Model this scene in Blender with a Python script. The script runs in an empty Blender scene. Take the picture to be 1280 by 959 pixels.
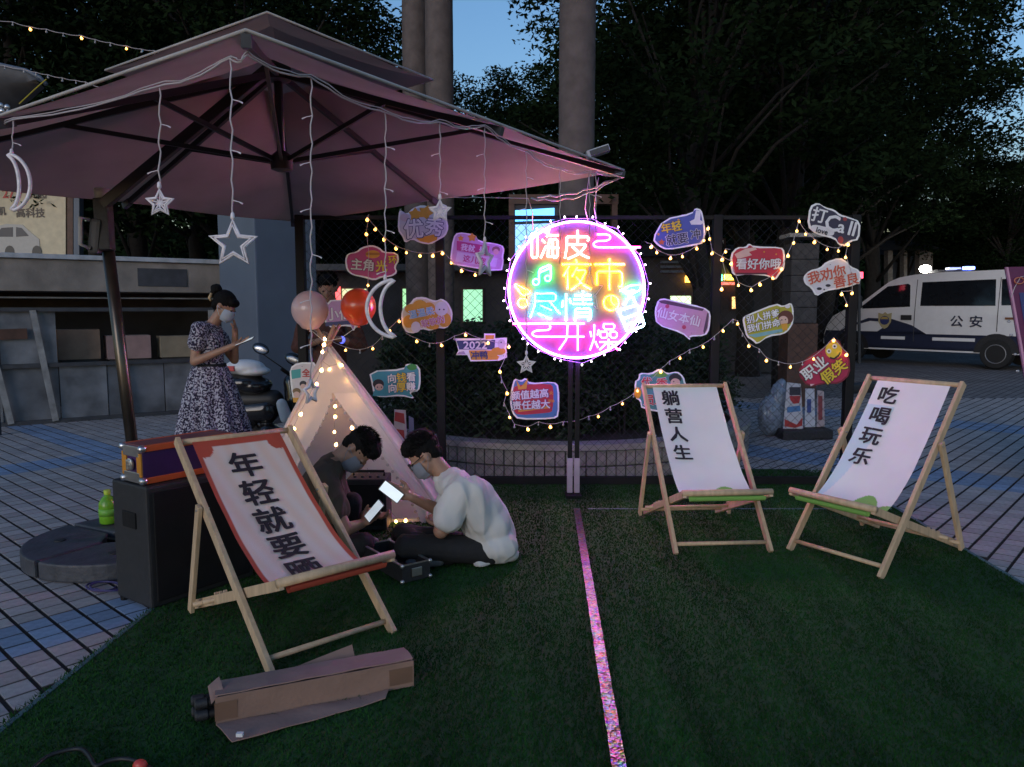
import bpy, bmesh, math, random
import numpy as np
from mathutils import Vector as V, Matrix, noise
random.seed(7)
rng = np.random.default_rng(7)
S = bpy.context.scene
COL = S.collection
R = math.radians

# ---------------------------------------------------------------- camera
FPX, CAMH, PITCH = 960.0, 1.47, math.atan(94.5 / 960.0)
cam = bpy.data.cameras.new('camera')
cam.sensor_width = 36.0
cam.lens = FPX / 1280.0 * 36.0
cam.clip_start = 0.05
cam.clip_end = 2000.0
co = bpy.data.objects.new('camera', cam)
co.location = (0, 0, CAMH)
co.rotation_euler = (math.pi / 2 - PITCH, 0, 0)
COL.objects.link(co)
S.camera = co

# ---------------------------------------------------------------- sky, sun, exposure
SUN_EL, SUN_AZ = R(1.0), R(205)          # after sunset, the glow is behind the camera
w = bpy.data.worlds.new('World')
S.world = w
w.use_nodes = True
wn = w.node_tree.nodes
bg = wn['Background']
sky = wn.new('ShaderNodeTexSky')
sky.sky_type = 'NISHITA'
sky.sun_disc = False
sky.sun_elevation = SUN_EL
sky.sun_rotation = SUN_AZ
sky.altitude = 0
sky.air_density = 1.0
sky.dust_density = 0.0
sky.ozone_density = 2.9
w.node_tree.links.new(sky.outputs[0], bg.inputs[0])
bg.inputs[1].default_value = 0.14
sd = bpy.data.lights.new('sun', 'SUN')
sd.energy = 0.18
sd.angle = R(30)
sd.color = (1.0, 0.86, 0.80)
so = bpy.data.objects.new('sun', sd)
d = V((math.sin(SUN_AZ) * math.cos(R(14)), math.cos(SUN_AZ) * math.cos(R(14)), math.sin(R(14))))
so.rotation_euler = d.to_track_quat('Z', 'Y').to_euler()
COL.objects.link(so)
S.view_settings.view_transform = 'Standard'
S.view_settings.look = 'None'
S.view_settings.gamma = 1.0
S.view_settings.use_curve_mapping = False
S.view_settings.exposure = 2.3
S.render.engine = 'CYCLES'
S.cycles.use_denoising = True
S.cycles.max_bounces = 5
S.cycles.diffuse_bounces = 3
S.cycles.glossy_bounces = 3
S.cycles.transparent_max_bounces = 8
S.cycles.sample_clamp_indirect = 4.0
S.cycles.caustics_reflective = False
S.cycles.caustics_refractive = False

# ---------------------------------------------------------------- measuring helpers (survey points -> metres)
def ray(px, py):
    u = (px - 640) / FPX
    v = (479.5 - py) / FPX
    return V((u, math.cos(PITCH) + v * math.sin(PITCH), -math.sin(PITCH) + v * math.cos(PITCH)))
def gnd(px, py, z=0.0):
    d = ray(px, py)
    return V((0, 0, CAMH)) + d * ((z - CAMH) / d.z)
def at(px, py, Y):
    d = ray(px, py)
    return V((0, 0, CAMH)) + d * (Y / d.y)
def proj(p):
    x, y, z = p[0], p[1], p[2] - CAMH
    fw = y * math.cos(PITCH) - z * math.sin(PITCH)
    return (640 + FPX * x / fw, 479.5 - FPX * (y * math.sin(PITCH) + z * math.cos(PITCH)) / fw)

# ---------------------------------------------------------------- materials
M = {}
def mat(name, col, rough=0.6, metal=0.0, var=0.12, scale=8.0, bump=0.0, bscale=60.0, emit=None, es=0.0, alpha=None, trans=0.0, spec=None, sheen=0.0, coat=0.0, vcol=False, sss=0.0, col2=None):
    m = bpy.data.materials.new(name)
    m.use_nodes = True
    nt = m.node_tree
    b = nt.nodes['Principled BSDF']
    b.inputs['Roughness'].default_value = rough
    b.inputs['Metallic'].default_value = metal
    if spec is not None: b.inputs['Specular IOR Level'].default_value = spec
    if trans: b.inputs['Transmission Weight'].default_value = trans
    if coat: b.inputs['Coat Weight'].default_value = coat
    if sheen: b.inputs['Sheen Weight'].default_value = sheen
    if alpha is not None: b.inputs['Alpha'].default_value = alpha
    if emit is not None:
        b.inputs['Emission Color'].default_value = (*emit, 1)
        b.inputs['Emission Strength'].default_value = es
    tc = nt.nodes.new('ShaderNodeTexCoord')
    nz = nt.nodes.new('ShaderNodeTexNoise')
    nz.inputs['Scale'].default_value = scale
    nz.inputs['Detail'].default_value = 5
    nt.links.new(tc.outputs['Object'], nz.inputs['Vector'])
    mx = nt.nodes.new('ShaderNodeMix')
    mx.data_type = 'RGBA'
    c2 = col2 or tuple(min(1, c * (1 + var)) for c in col)
    c1 = tuple(c * (1 - var) for c in col) if not col2 else col
    mx.inputs[6].default_value = (*c1, 1)
    mx.inputs[7].default_value = (*c2, 1)
    rp = nt.nodes.new('ShaderNodeMapRange')
    rp.inputs[1].default_value = 0.3
    rp.inputs[2].default_value = 0.7
    nt.links.new(nz.outputs[0], rp.inputs[0])
    nt.links.new(rp.outputs[0], mx.inputs[0])
    out = mx.outputs[2]
    if vcol:
        at_ = nt.nodes.new('ShaderNodeAttribute')
        at_.attribute_name = 'print'
        mm = nt.nodes.new('ShaderNodeMix')
        mm.data_type = 'RGBA'
        mm.blend_type = 'MULTIPLY'
        mm.inputs[0].default_value = 1.0
        nt.links.new(out, mm.inputs[6])
        nt.links.new(at_.outputs[0], mm.inputs[7])
        out = mm.outputs[2]
    nt.links.new(out, b.inputs['Base Color'])
    if bump:
        n2 = nt.nodes.new('ShaderNodeTexNoise')
        n2.inputs['Scale'].default_value = bscale
        n2.inputs['Detail'].default_value = 6
        nt.links.new(tc.outputs['Object'], n2.inputs['Vector'])
        bp = nt.nodes.new('ShaderNodeBump')
        bp.inputs['Strength'].default_value = bump
        bp.inputs['Distance'].default_value = 0.01
        nt.links.new(n2.outputs[0], bp.inputs['Height'])
        nt.links.new(bp.outputs[0], b.inputs['Normal'])
    M[name] = m
    return m
_pc = {}
def paint(c, rough=0.45):
    k = (tuple(round(x, 3) for x in c), rough)
    if k not in _pc:
        _pc[k] = mat('print_colour', c, rough, var=0.05, scale=20)
    return _pc[k]
_ec = {}
def glow(c, s):
    k = (c, s)
    if k not in _ec:
        _ec[k] = mat('lit_tube', (0.8, 0.8, 0.8), 0.4, emit=c, es=s)
    return _ec[k]

# ---------------------------------------------------------------- mesh builder
def worldloc(o):
    p = V((0, 0, 0))
    while o is not None:
        p += o.location
        o = o.parent
    return p
class MB:
    def __init__(s):
        s.v, s.f = [], []
    def add(s, vs, fs):
        k = len(s.v)
        s.v += [tuple(x) for x in vs]
        s.f += [tuple(i + k for i in f) for f in fs]
        return s
    def box(s, c, sz, rot=None):
        c = V(c)
        h = V(sz) / 2
        vs = []
        for z in (-1, 1):
            for x, y in ((-1, -1), (1, -1), (1, 1), (-1, 1)):
                p = V((x * h.x, y * h.y, z * h.z))
                if rot is not None: p = rot @ p
                vs.append(c + p)
        return s.add(vs, [(3, 2, 1, 0), (4, 5, 6, 7), (0, 1, 5, 4), (1, 2, 6, 5), (2, 3, 7, 6), (3, 0, 4, 7)])
    def beam(s, p0, p1, w, h, up=(0, 0, 1)):
        p0, p1 = V(p0), V(p1)
        a = (p1 - p0).normalized()
        u = V(up)
        x = a.cross(u)
        if x.length < 1e-4: x = a.cross(V((0, 1, 0)))
        x.normalize()
        y = x.cross(a).normalized()
        vs = []
        for p in (p0, p1):
            for i, j in ((-1, -1), (1, -1), (1, 1), (-1, 1)):
                vs.append(p + x * (i * w / 2) + y * (j * h / 2))
        return s.add(vs, [(0, 1, 2, 3), (7, 6, 5, 4), (4, 5, 1, 0), (5, 6, 2, 1), (6, 7, 3, 2), (7, 4, 0, 3)])
    def tube(s, pts, r, n=6, closed=False, cap=True):
        pts = [V(p) for p in pts]
        m = len(pts)
        rs = r if isinstance(r, (list, tuple)) else [r] * m
        vs, fs = [], []
        nrm = None
        for i, p in enumerate(pts):
            if closed: t = pts[(i + 1) % m] - pts[i - 1]
            else: t = pts[min(i + 1, m - 1)] - pts[max(i - 1, 0)]
            if t.length < 1e-9: t = V((0, 0, 1))
            t.normalize()
            if nrm is None:
                nrm = t.orthogonal().normalized()
            else:
                nrm = nrm - t * nrm.dot(t)
                nrm = nrm.normalized() if nrm.length > 1e-6 else t.orthogonal().normalized()
            b = t.cross(nrm)
            for k in range(n):
                a = 2 * math.pi * k / n
                vs.append(p + (nrm * math.cos(a) + b * math.sin(a)) * rs[i])
        for i in range(m if closed else m - 1):
            j = (i + 1) % m
            for k in range(n):
                q = (k + 1) % n
                fs.append((i * n + k, i * n + q, j * n + q, j * n + k))
        if cap and not closed:
            fs.append(tuple(range(n - 1, -1, -1)))
            fs.append(tuple((m - 1) * n + k for k in range(n)))
        return s.add(vs, fs)
    def ell(s, c, r, rot=None, seg=14, rings=9):
        c = V(c)
        if not isinstance(r, (tuple, list, V)): r = (r, r, r)
        vs = [V((0, 0, r[2]))]
        for i in range(1, rings):
            a = math.pi * i / rings
            for k in range(seg):
                b = 2 * math.pi * k / seg
                vs.append(V((r[0] * math.sin(a) * math.cos(b), r[1] * math.sin(a) * math.sin(b), r[2] * math.cos(a))))
        vs.append(V((0, 0, -r[2])))
        if rot is not None: vs = [rot @ p for p in vs]
        vs = [c + p for p in vs]
        fs = []
        for k in range(seg):
            fs.append((0, 1 + k, 1 + (k + 1) % seg))
        for i in range(rings - 2):
            for k in range(seg):
                a, b = 1 + i * seg + k, 1 + i * seg + (k + 1) % seg
                fs.append((a, a + seg, b + seg, b))
        L = len(vs) - 1
        o = 1 + (rings - 2) * seg
        for k in range(seg):
            fs.append((o + k, L, o + (k + 1) % seg))
        return s.add(vs, fs)
    def cone(s, p0, r0, p1, r1, n=14, steps=4):
        p0, p1 = V(p0), V(p1)
        s.tube([p0.lerp(p1, i / steps) for i in range(steps + 1)], [r0 + (r1 - r0) * i / steps for i in range(steps + 1)], n)
        s.ell(p0, r0 * 0.999, None, n, 8)
        return s.ell(p1, r1 * 0.999, None, n, 8)
    def prism(s, pts, ext):
        pts = [V(p) for p in pts]
        e = V(ext)
        n = len(pts)
        return s.add(pts + [p + e for p in pts], [tuple(range(n - 1, -1, -1)), tuple(range(n, 2 * n))] + [(i, (i + 1) % n, n + (i + 1) % n, n + i) for i in range(n)])
    def lathe(s, prof, c, n=20, rot=None):
        c = V(c)
        vs, fs = [], []
        for r, z in prof:
            for k in range(n):
                a = 2 * math.pi * k / n
                p = V((r * math.cos(a), r * math.sin(a), z))
                if rot is not None: p = rot @ p
                vs.append(c + p)
        for i in range(len(prof) - 1):
            for k in range(n):
                q = (k + 1) % n
                fs.append((i * n + k, i * n + q, (i + 1) * n + q, (i + 1) * n + k))
        fs.append(tuple(range(n - 1, -1, -1)))
        fs.append(tuple((len(prof) - 1) * n + k for k in range(n)))
        return s.add(vs, fs)
    def mesh(s, off=V((0, 0, 0)), smooth=False, bevel=0.0, recalc=True):
        me = bpy.data.meshes.new('shape')
        me.from_pydata([(p[0] - off.x, p[1] - off.y, p[2] - off.z) for p in s.v], [], s.f)
        if recalc or bevel:
            bm = bmesh.new()
            bm.from_mesh(me)
            if recalc: bmesh.ops.recalc_face_normals(bm, faces=bm.faces)
            if bevel:
                bmesh.ops.bevel(bm, geom=list(bm.edges), offset=bevel, segments=2, profile=0.6, affect='EDGES', clamp_overlap=True)
            bm.to_mesh(me)
            bm.free()
        if smooth:
            me.polygons.foreach_set('use_smooth', [True] * len(me.polygons))
            if smooth == 'auto':
                me.set_sharp_from_angle(angle=R(40))
        return me
    def build(s, name, m, parent=None, smooth=False, bevel=0.0, loc=None, recalc=True):
        off = worldloc(parent) if parent is not None else V((0, 0, 0))
        if loc is not None: off = V(loc)
        me = s.mesh(off, smooth, bevel, recalc)
        return put(name, me, m, parent, (off - worldloc(parent)) if (loc is not None and parent is not None) else (off if loc is not None else (0, 0, 0)))
def put(name, me, m, parent=None, loc=(0, 0, 0), rot=None):
    me.name = name
    if m is not None and not len(me.materials):
        me.materials.append(M[m] if isinstance(m, str) else m)
    o = bpy.data.objects.new(name, me)
    COL.objects.link(o)
    o.parent = parent
    o.location = loc
    if rot is not None: o.rotation_euler = rot
    return o
def tag(o, label=None, cat=None, group=None, kind=None):
    if label: o['label'] = label
    if cat: o['category'] = cat
    if group: o['group'] = group
    if kind: o['kind'] = kind
    return o
def thing(name, loc, label, cat, group=None):
    o = bpy.data.objects.new(name, None)
    o.empty_display_size = 0.1
    COL.objects.link(o)
    o.location = loc
    return tag(o, label, cat, group)
def evaluated(o):
    dg = bpy.context.evaluated_depsgraph_get()
    dg.update()
    return bpy.data.meshes.new_from_object(o.evaluated_get(dg), depsgraph=dg)
_tcache = {}
def textmesh(body, bold=0.0):
    """flat mesh of the lettering, centred, 1 unit tall characters"""
    k = (body, bold)
    if k not in _tcache:
        cu = bpy.data.curves.new('lettering', 'FONT')
        cu.body = body
        cu.size = 1.0
        cu.resolution_u = 2
        cu.align_x = 'CENTER'
        o = bpy.data.objects.new('lettering', cu)
        COL.objects.link(o)
        me = evaluated(o)
        bpy.data.objects.remove(o)
        bpy.data.curves.remove(cu)
        vs = np.empty(len(me.vertices) * 3)
        me.vertices.foreach_get('co', vs)
        vs = vs.reshape(-1, 3)
        lo, hi = vs.min(0), vs.max(0)
        vs -= (lo + hi) / 2
        f1 = [tuple(p.vertices) for p in me.polygons]
        bpy.data.meshes.remove(me)
        nv, allv, fs = len(vs), [], []
        for q in range(7 if bold else 1):                     # broad pen: the stroke is laid down several times, slightly shifted
            a = q * math.pi / 3
            rr = bold * 0.95 if q < 6 else 0.0
            allv.append(vs + np.array([rr * math.cos(a), rr * math.sin(a), q * 0.0012]))
            fs += [tuple(i + q * nv for i in f) for f in f1]
        vs = np.concatenate(allv)
        _tcache[k] = (vs, fs, (hi - lo))
    return _tcache[k]
def lettering(name, body, m, parent, fn, size, bold=0.02, sx=1.0, cut=0.0):
    """fn maps flat (x, y) in metres, and a height above the lettered surface, to a world point"""
    vs, fs, dim = textmesh(body, bold)
    me = bpy.data.meshes.new(name)
    me.from_pydata([(p[0] * size * sx, p[1] * size, p[2] * size) for p in vs], [], fs)
    if cut:
        bm = bmesh.new()
        bm.from_mesh(me)
        ys = [v.co.y for v in bm.verts]
        y = min(ys) + cut
        while y < max(ys):
            bmesh.ops.bisect_plane(bm, geom=list(bm.verts) + list(bm.edges) + list(bm.faces), plane_co=(0, y, 0), plane_no=(0, 1, 0))
            y += cut
        xs = [v.co.x for v in bm.verts]
        x = min(xs) + cut
        while x < max(xs):
            bmesh.ops.bisect_plane(bm, geom=list(bm.verts) + list(bm.edges) + list(bm.faces), plane_co=(x, 0, 0), plane_no=(1, 0, 0))
            x += cut
        bm.to_mesh(me)
        bm.free()
    off = worldloc(parent)
    for v in me.vertices:
        v.co = fn(v.co.x, v.co.y, v.co.z) - off
    return put(name, me, m, parent)
def blob(name, prims, m, parent, voxel=0.006, smooth=4, wrinkle=0.0, wscale=9.0, seed=0.0, clipz=None, fold=None):
    """one continuous skin grown round tapered limbs and rounded masses"""
    b = MB()
    for p in prims:
        if p[0] == 'c': b.cone(p[1], p[2], p[3], p[4])
        else: b.ell(p[1], p[2], p[3] if len(p) > 3 else None, 18, 12)
    o = b.build('skin', None, None)
    md = o.modifiers.new('r', 'REMESH')
    md.mode = 'VOXEL'
    md.voxel_size = voxel
    ms = o.modifiers.new('s', 'SMOOTH')
    ms.factor = 0.5
    ms.iterations = smooth
    me = evaluated(o)
    old = o.data
    bpy.data.objects.remove(o)
    bpy.data.meshes.remove(old)
    off = worldloc(parent)
    if wrinkle:
        nn = [v.normal.copy() for v in me.vertices]
        for v, n in zip(me.vertices, nn):
            q = v.co * wscale + V((seed, seed * 2, 0))
            q2 = V((q.x + q.y, q.y - q.x, q.z * 0.45 + q.x * 0.6))
            dsp = noise.noise(q2) + 0.5 * noise.noise(q2 * 2.3)
            if fold is not None:                              # long soft folds running along one direction
                al = v.co.dot(fold)
                pp = v.co - fold * al
                q3 = pp * wscale * 1.5 + V((al * wscale * 0.30 + seed, seed, al * 0.2))
                rg = 1 - 2.4 * abs(noise.noise(q3 + V((0, 0, 0.25 * math.sin(al * 9)))))
                dsp = 0.45 * dsp + 1.1 * max(-0.4, rg)
            v.co += n * (wrinkle * dsp)
    for v in me.vertices:
        if clipz is not None and v.co.z < clipz: v.co.z = clipz
        v.co -= off
    me.polygons.foreach_set('use_smooth', [True] * len(me.polygons))
    return put(name, me, m, parent)
def frame(fwd, up):
    """matrix whose columns are right, forward, up"""
    f = V(fwd).normalized()
    u = (V(up) - f * V(up).dot(f)).normalized()
    r = f.cross(u)
    return Matrix((r, f, u)).transposed()
def copytree(o, parent=None):
    c = o.copy()
    COL.objects.link(c)
    c.parent = parent
    for ch in list(o.children): copytree(ch, c)
    return c
# ================================================================ materials used again and again
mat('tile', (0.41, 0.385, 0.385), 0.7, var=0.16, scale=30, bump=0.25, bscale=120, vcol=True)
mat('joint', (0.05, 0.042, 0.04), 1.0, var=0.3, scale=20, bump=0.5, spec=0.0)
mat('turf', (0.022, 0.068, 0.016), 0.95, var=0.35, scale=1.3, bump=0.6, bscale=200)
mat('blade', (0.020, 0.070, 0.015), 0.9, var=0.4, scale=1.3, spec=0.05)
for k_ in ('turf', 'blade'):                                   # the pile lies in long brushed bands
    nt_ = M[k_].node_tree
    mp_ = nt_.nodes.new('ShaderNodeMapping')
    mp_.inputs['Scale'].default_value = (3.2, 0.45, 1.0)
    nt_.links.new(nt_.nodes['Texture Coordinate'].outputs['Object'], mp_.inputs[0])
    nt_.links.new(mp_.outputs[0], nt_.nodes['Noise Texture'].inputs['Vector'])
mat('turf_edge', (0.10, 0.16, 0.17), 0.7)
mat('black_metal', (0.010, 0.010, 0.011), 0.62, var=0.2, bump=0.1, spec=0.25)
mat('black_plastic', (0.02, 0.02, 0.023), 0.55, var=0.25, scale=40, bump=0.35, bscale=300)
mat('dark_grey', (0.05, 0.052, 0.06), 0.6, var=0.25)
mat('bark', (0.020, 0.017, 0.015), 0.9, var=0.4, scale=12, bump=0.9, bscale=25)
mat('palm_bark', (0.115, 0.092, 0.085), 0.85, var=0.22, scale=7, bump=0.7, bscale=22)
mat('leaf', (0.010, 0.020, 0.008), 0.9, var=0.5, scale=0.8, spec=0.03)
mat('leaf_pale', (0.026, 0.046, 0.020), 0.7, var=0.5, scale=0.8, spec=0.2)
mat('leaf_shrub', (0.026, 0.046, 0.02), 0.65, var=0.5, scale=4, spec=0.25)
mat('stone_block', (0.27, 0.25, 0.235), 0.9, var=0.25, scale=15, bump=0.6, bscale=80)
mat('coping', (0.33, 0.31, 0.29), 0.9, var=0.2, scale=9, bump=0.5)
mat('soil', (0.035, 0.028, 0.02), 1.0, var=0.4, bump=0.8)
mat('hoard', (0.17, 0.18, 0.20), 0.7, var=0.45, scale=3.2, bump=0.3, bscale=18)
mat('hoard_b', (0.135, 0.145, 0.165), 0.75, var=0.45, scale=2.5, bump=0.3, bscale=18)
mat('batten', (0.27, 0.27, 0.27), 0.8, var=0.3, bump=0.4)
mat('concrete', (0.25, 0.22, 0.195), 0.9, var=0.3, scale=3, bump=0.4, bscale=30)
mat('ledge', (0.42, 0.44, 0.47), 0.8, var=0.2)
mat('column_blue', (0.10, 0.125, 0.165), 0.55, var=0.1, scale=2)
mat('wall_dark', (0.055, 0.05, 0.05), 0.85, var=0.3, scale=2, bump=0.3)
mat('brown_frame', (0.09, 0.042, 0.028), 0.6, var=0.3)
mat('white_paint', (0.75, 0.75, 0.76), 0.5, var=0.06)
mat('wire_black', (0.022, 0.022, 0.024), 0.4, var=0.2)

# ================================================================ the ground
D1, D2 = V((-0.741, 0.672, 0)), V((0.672, 0.741, 0))
PT = 0.126
def paving_material():
    m = mat('far_paving', (0.24, 0.225, 0.23), 0.85, var=0.25, scale=1.5, bump=0.2)
    nt = m.node_tree
    b = nt.nodes['Principled BSDF']
    src = b.inputs['Base Color'].links[0].from_socket
    tc = nt.nodes['Texture Coordinate']
    mp = nt.nodes.new('ShaderNodeMapping')
    mp.inputs['Rotation'].default_value = (0, 0, -R(47.8))
    br = nt.nodes.new('ShaderNodeTexBrick')
    br.offset = 0.0
    br.inputs['Color1'].default_value = (1, 1, 1, 1)
    br.inputs['Color2'].default_value = (0.75, 0.75, 0.78, 1)
    br.inputs['Mortar'].default_value = (0.2, 0.2, 0.2, 1)
    br.inputs['Scale'].default_value = 1.0
    br.inputs['Mortar Size'].default_value = 0.012
    br.inputs['Brick Width'].default_value = PT
    br.inputs['Row Height'].default_value = PT
    mm = nt.nodes.new('ShaderNodeMix')
    mm.data_type = 'RGBA'
    mm.blend_type = 'MULTIPLY'
    mm.inputs[0].default_value = 1
    nt.links.new(tc.outputs['Object'], mp.inputs[0])
    nt.links.new(mp.outputs[0], br.inputs['Vector'])
    nt.links.new(src, mm.inputs[6])
    nt.links.new(br.outputs[0], mm.inputs[7])
    nt.links.new(mm.outputs[2], b.inputs['Base Color'])
paving_material()
g = MB().add([(-400, -60, -0.030), (400, -60, -0.030), (400, 700, -0.030), (-400, 700, -0.030)], [(0, 1, 2, 3)]).build('ground', 'far_paving')
tag(g, 'grey block paved ground running off under the trees', 'ground', kind='structure')
TURF = [(-1.83, -0.6), (2.44, -0.6), (2.74, 4.6), (2.87, 6.5), (2.55, 6.85), (-1.66, 6.85)]
pav = MB().add([(-8.6, -1, -0.005), (8.6, -1, -0.005), (8.6, 12.5, -0.005), (-8.6, 12.5, -0.005)], [(0, 1, 2, 3)]).build('paving', 'joint')
tag(pav, 'small square paving tiles of grey beige and blue on the plaza', 'paving', kind='structure')
def tilemesh_geo(right):
    lx, ly = (PT - 0.016) / 2, (PT - 0.0105) / 2
    if right: lx, ly = ly, lx
    c = 0.0025
    vs = [(-lx, -ly, -0.006), (lx, -ly, -0.006), (lx, ly, -0.006), (-lx, ly, -0.006),
          (-lx, -ly, -c), (lx, -ly, -c), (lx, ly, -c), (-lx, ly, -c),
          (-lx + c, -ly + c, 0), (lx - c, -ly + c, 0), (lx - c, ly - c, 0), (-lx + c, ly - c, 0)]
    fs = [(8, 9, 10, 11)]
    for k in range(4):
        q = (k + 1) % 4
        fs += [(4 + k, 4 + q, 8 + q, 8 + k), (k, q, 4 + q, 4 + k)]
    return vs, fs
def tile_colour(a, b, right, rr):
    blue = False
    if not right:
        blue = (3.64 < a < 4.04) or (7.75 < a < 8.35 and b < 3.2) or (2.82 < b < 3.2 and a > 7.75) or (5.9 < a < 6.15 and b > 3.2)
    else:
        blue = (7.15 < b < 7.75) or (10.6 < b < 11.3) or (2.1 < a < 2.5 and b < 7.2)
    s = 0.82 + 0.32 * rr
    if blue: return (0.62 * s, 0.86 * s, 1.22 * s)
    return (1.02 * s, 0.98 * s, 0.96 * s)
def in_poly(x, y, poly):
    c = False
    j = len(poly) - 1
    for i in range(len(poly)):
        xi, yi = poly[i]
        xj, yj = poly[j]
        if (yi > y) != (yj > y) and x < (xj - xi) * (y - yi) / (yj - yi) + xi: c = not c
        j = i
    return c
def set_print(me, cols):
    at_ = me.attributes.new('print', 'FLOAT_COLOR', 'POINT')
    at_.data.foreach_set('color', np.asarray(cols, dtype=np.float32).ravel())
SIDE_TONE = 0.22          # tile sides coloured darker, fading up the chamfer, so the joints show
tiles = []
for i in range(int(-6 / PT), int(14 / PT)):
    for j in range(int(-6 / PT), int(16 / PT)):
        a, b = (i + 0.5) * PT, (j + 0.5) * PT
        p = D1 * a + D2 * b
        if p.y < 1.6 or p.y > 12.5 or abs(p.x) > 8.6: continue
        if in_poly(p.x, p.y, TURF) and p.y < 6.6: continue
        px, py = proj(p)
        if px < -60 or px > 1340 or py > 1010: continue
        if (p.x - 0.45) ** 2 + (p.y - 8.46) ** 2 < 1.95 ** 2: continue
        hid = (145 < px < 330 and py > 560) or (p.y > 6.2 and 330 < px < 900)
        tiles.append((p.y + (100 if hid or not (0 < px < 1280 and py < 959) else 0), p, a, b))
tiles.sort(key=lambda t: t[0])
tm = {}
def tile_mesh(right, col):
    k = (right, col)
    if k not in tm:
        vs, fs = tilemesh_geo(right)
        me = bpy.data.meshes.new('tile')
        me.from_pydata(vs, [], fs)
        set_print(me, [(*(c_ * SIDE_TONE for c_ in col), 1)] * 8 + [(*col, 1)] * 4)
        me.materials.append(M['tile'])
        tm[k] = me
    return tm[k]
big_v, big_f, big_c = [], [], []
cr, sr = 0.672, 0.741
for n, (_, p, a, b) in enumerate(tiles):
    right = p.x > 0.4
    rr = round(random.random() * 5) / 5
    dz = random.uniform(-0.0008, 0.0008)
    col = tile_colour(a, b, right, rr)
    if n < 300:
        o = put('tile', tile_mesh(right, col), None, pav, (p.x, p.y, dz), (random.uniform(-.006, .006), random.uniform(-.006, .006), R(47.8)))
    else:
        vs, fs = tilemesh_geo(right)
        k = len(big_v)
        big_v += [(p.x + x * cr - y * sr, p.y + x * sr + y * cr, z + dz) for x, y, z in vs]
        big_f += [tuple(i + k for i in f) for f in fs]
        big_c += [(*(c_ * SIDE_TONE for c_ in col), 1)] * 8 + [(*col, 1)] * 4
me = bpy.data.meshes.new('tile_field')
me.from_pydata(big_v, [], big_f)
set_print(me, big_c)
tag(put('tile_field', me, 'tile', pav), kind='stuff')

# artificial turf: a mat with a rim, and its pile
tz = 0.018
tb = MB().prism([(x, y, 0.003) for x, y in TURF], (0, 0, tz - 0.003)).build('turf', 'turf')
tag(tb, 'dark green artificial turf mat covering the stand', 'turf', kind='structure')
e = MB()
for (x0, y0), (x1, y1) in ((TURF[0], (-1.69, 6.2)), (TURF[1], TURF[2]), (TURF[2], TURF[3])):
    e.beam((x0, y0, 0.012), (x1, y1, 0.012), 0.022, 0.02)
e.build('binding', 'turf_edge', tb)
N = 190000
yy = rng.power(1.0, N)
Y = 2.05 + (6.8 - 2.05) * rng.random(N) ** 1.7
X = -1.8 + 4.65 * rng.random(N)
lim_l = -1.82 + (Y - 2) * 0.035
lim_r = 2.58 + (Y - 2) * 0.058
ok = (X > lim_l) & (X < lim_r) & (np.abs(X / np.maximum(Y, .1)) < 0.72)
X, Y = X[ok], Y[ok]
N = len(X)
ang = rng.random(N) * 6.283
hh = 0.007 + 0.010 * rng.random(N)
wd = 0.0022 + 0.0012 * Y / 3
lean = rng.normal(0, 0.008, (N, 2))
vs = np.empty((N, 3, 3))
vs[:, 0] = np.stack([X - wd * np.cos(ang), Y - wd * np.sin(ang), np.full(N, tz - .002)], 1)
vs[:, 1] = np.stack([X + wd * np.cos(ang), Y + wd * np.sin(ang), np.full(N, tz - .002)], 1)
vs[:, 2] = np.stack([X + lean[:, 0], Y + lean[:, 1], tz + hh], 1)
def tri_mesh(name, vs, k):
    n = len(vs)
    me = bpy.data.meshes.new(name)
    me.vertices.add(n * k)
    me.vertices.foreach_set('co', vs.reshape(-1))
    me.loops.add(n * k)
    me.loops.foreach_set('vertex_index', np.arange(n * k, dtype=np.int32))
    me.polygons.add(n)
    me.polygons.foreach_set('loop_start', np.arange(0, n * k, k, dtype=np.int32))
    me.update(calc_edges=True)
    return me
tag(put('turf_pile', tri_mesh('turf_pile', vs, 3), 'blade', tb), kind='stuff')
# the seam where two lengths of turf meet
sm = MB().box((1.65, 5.45, tz + 0.003), (2.2, 0.02, 0.006)).build('turf_seam', 'turf_edge', tb)

# ================================================================ planter with its shrubs
pc, pr = V((0.45, 8.46, 0)), 2.06
pl = thing('round_planter', pc, 'round raised planter walled with upright grey stone blocks behind the fence', 'planter')
bm_ = MB().box((0, 0, 0), (0.078, 0.06, 0.128)).mesh(V((0, 0, 0)), False, 0.005)
bm_.materials.append(M['stone_block'])
nb = int(2 * math.pi * pr / 0.086)
for row in range(2):
    for k in range(nb):
        a = 2 * math.pi * k / nb
        if not (math.pi * 0.92 < a < math.pi * 2.08): continue
        r = pr + random.uniform(-0.004, 0.004)
        put('block', bm_, None, pl, (r * math.cos(a), r * math.sin(a), 0.066 + row * 0.138), (0, 0, a + math.pi / 2))
b = MB()
ring = [(pc.x + (pr - 0.02) * math.cos(2 * math.pi * k / 64), pc.y + (pr - 0.02) * math.sin(2 * math.pi * k / 64)) for k in range(64)]
b.prism([(x, y, 0.0) for x, y in ring], (0, 0, 0.27)).build('core', 'joint', pl)
b = MB()
n = 72
vs, fs = [], []
for k in range(n):
    a = 2 * math.pi * k / n
    for r, z in ((pr - 0.16, 0.275), (pr + 0.045, 0.275), (pr + 0.045, 0.325), (pr - 0.16, 0.325)):
        vs.append((pc.x + r * math.cos(a), pc.y + r * math.sin(a), z))
for k in range(n):
    for q in range(4):
        fs.append((k * 4 + q, k * 4 + (q + 1) % 4, ((k + 1) % n) * 4 + (q + 1) % 4, ((k + 1) % n) * 4 + q))
b.add(vs, fs).build('coping', 'coping', pl)
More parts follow.
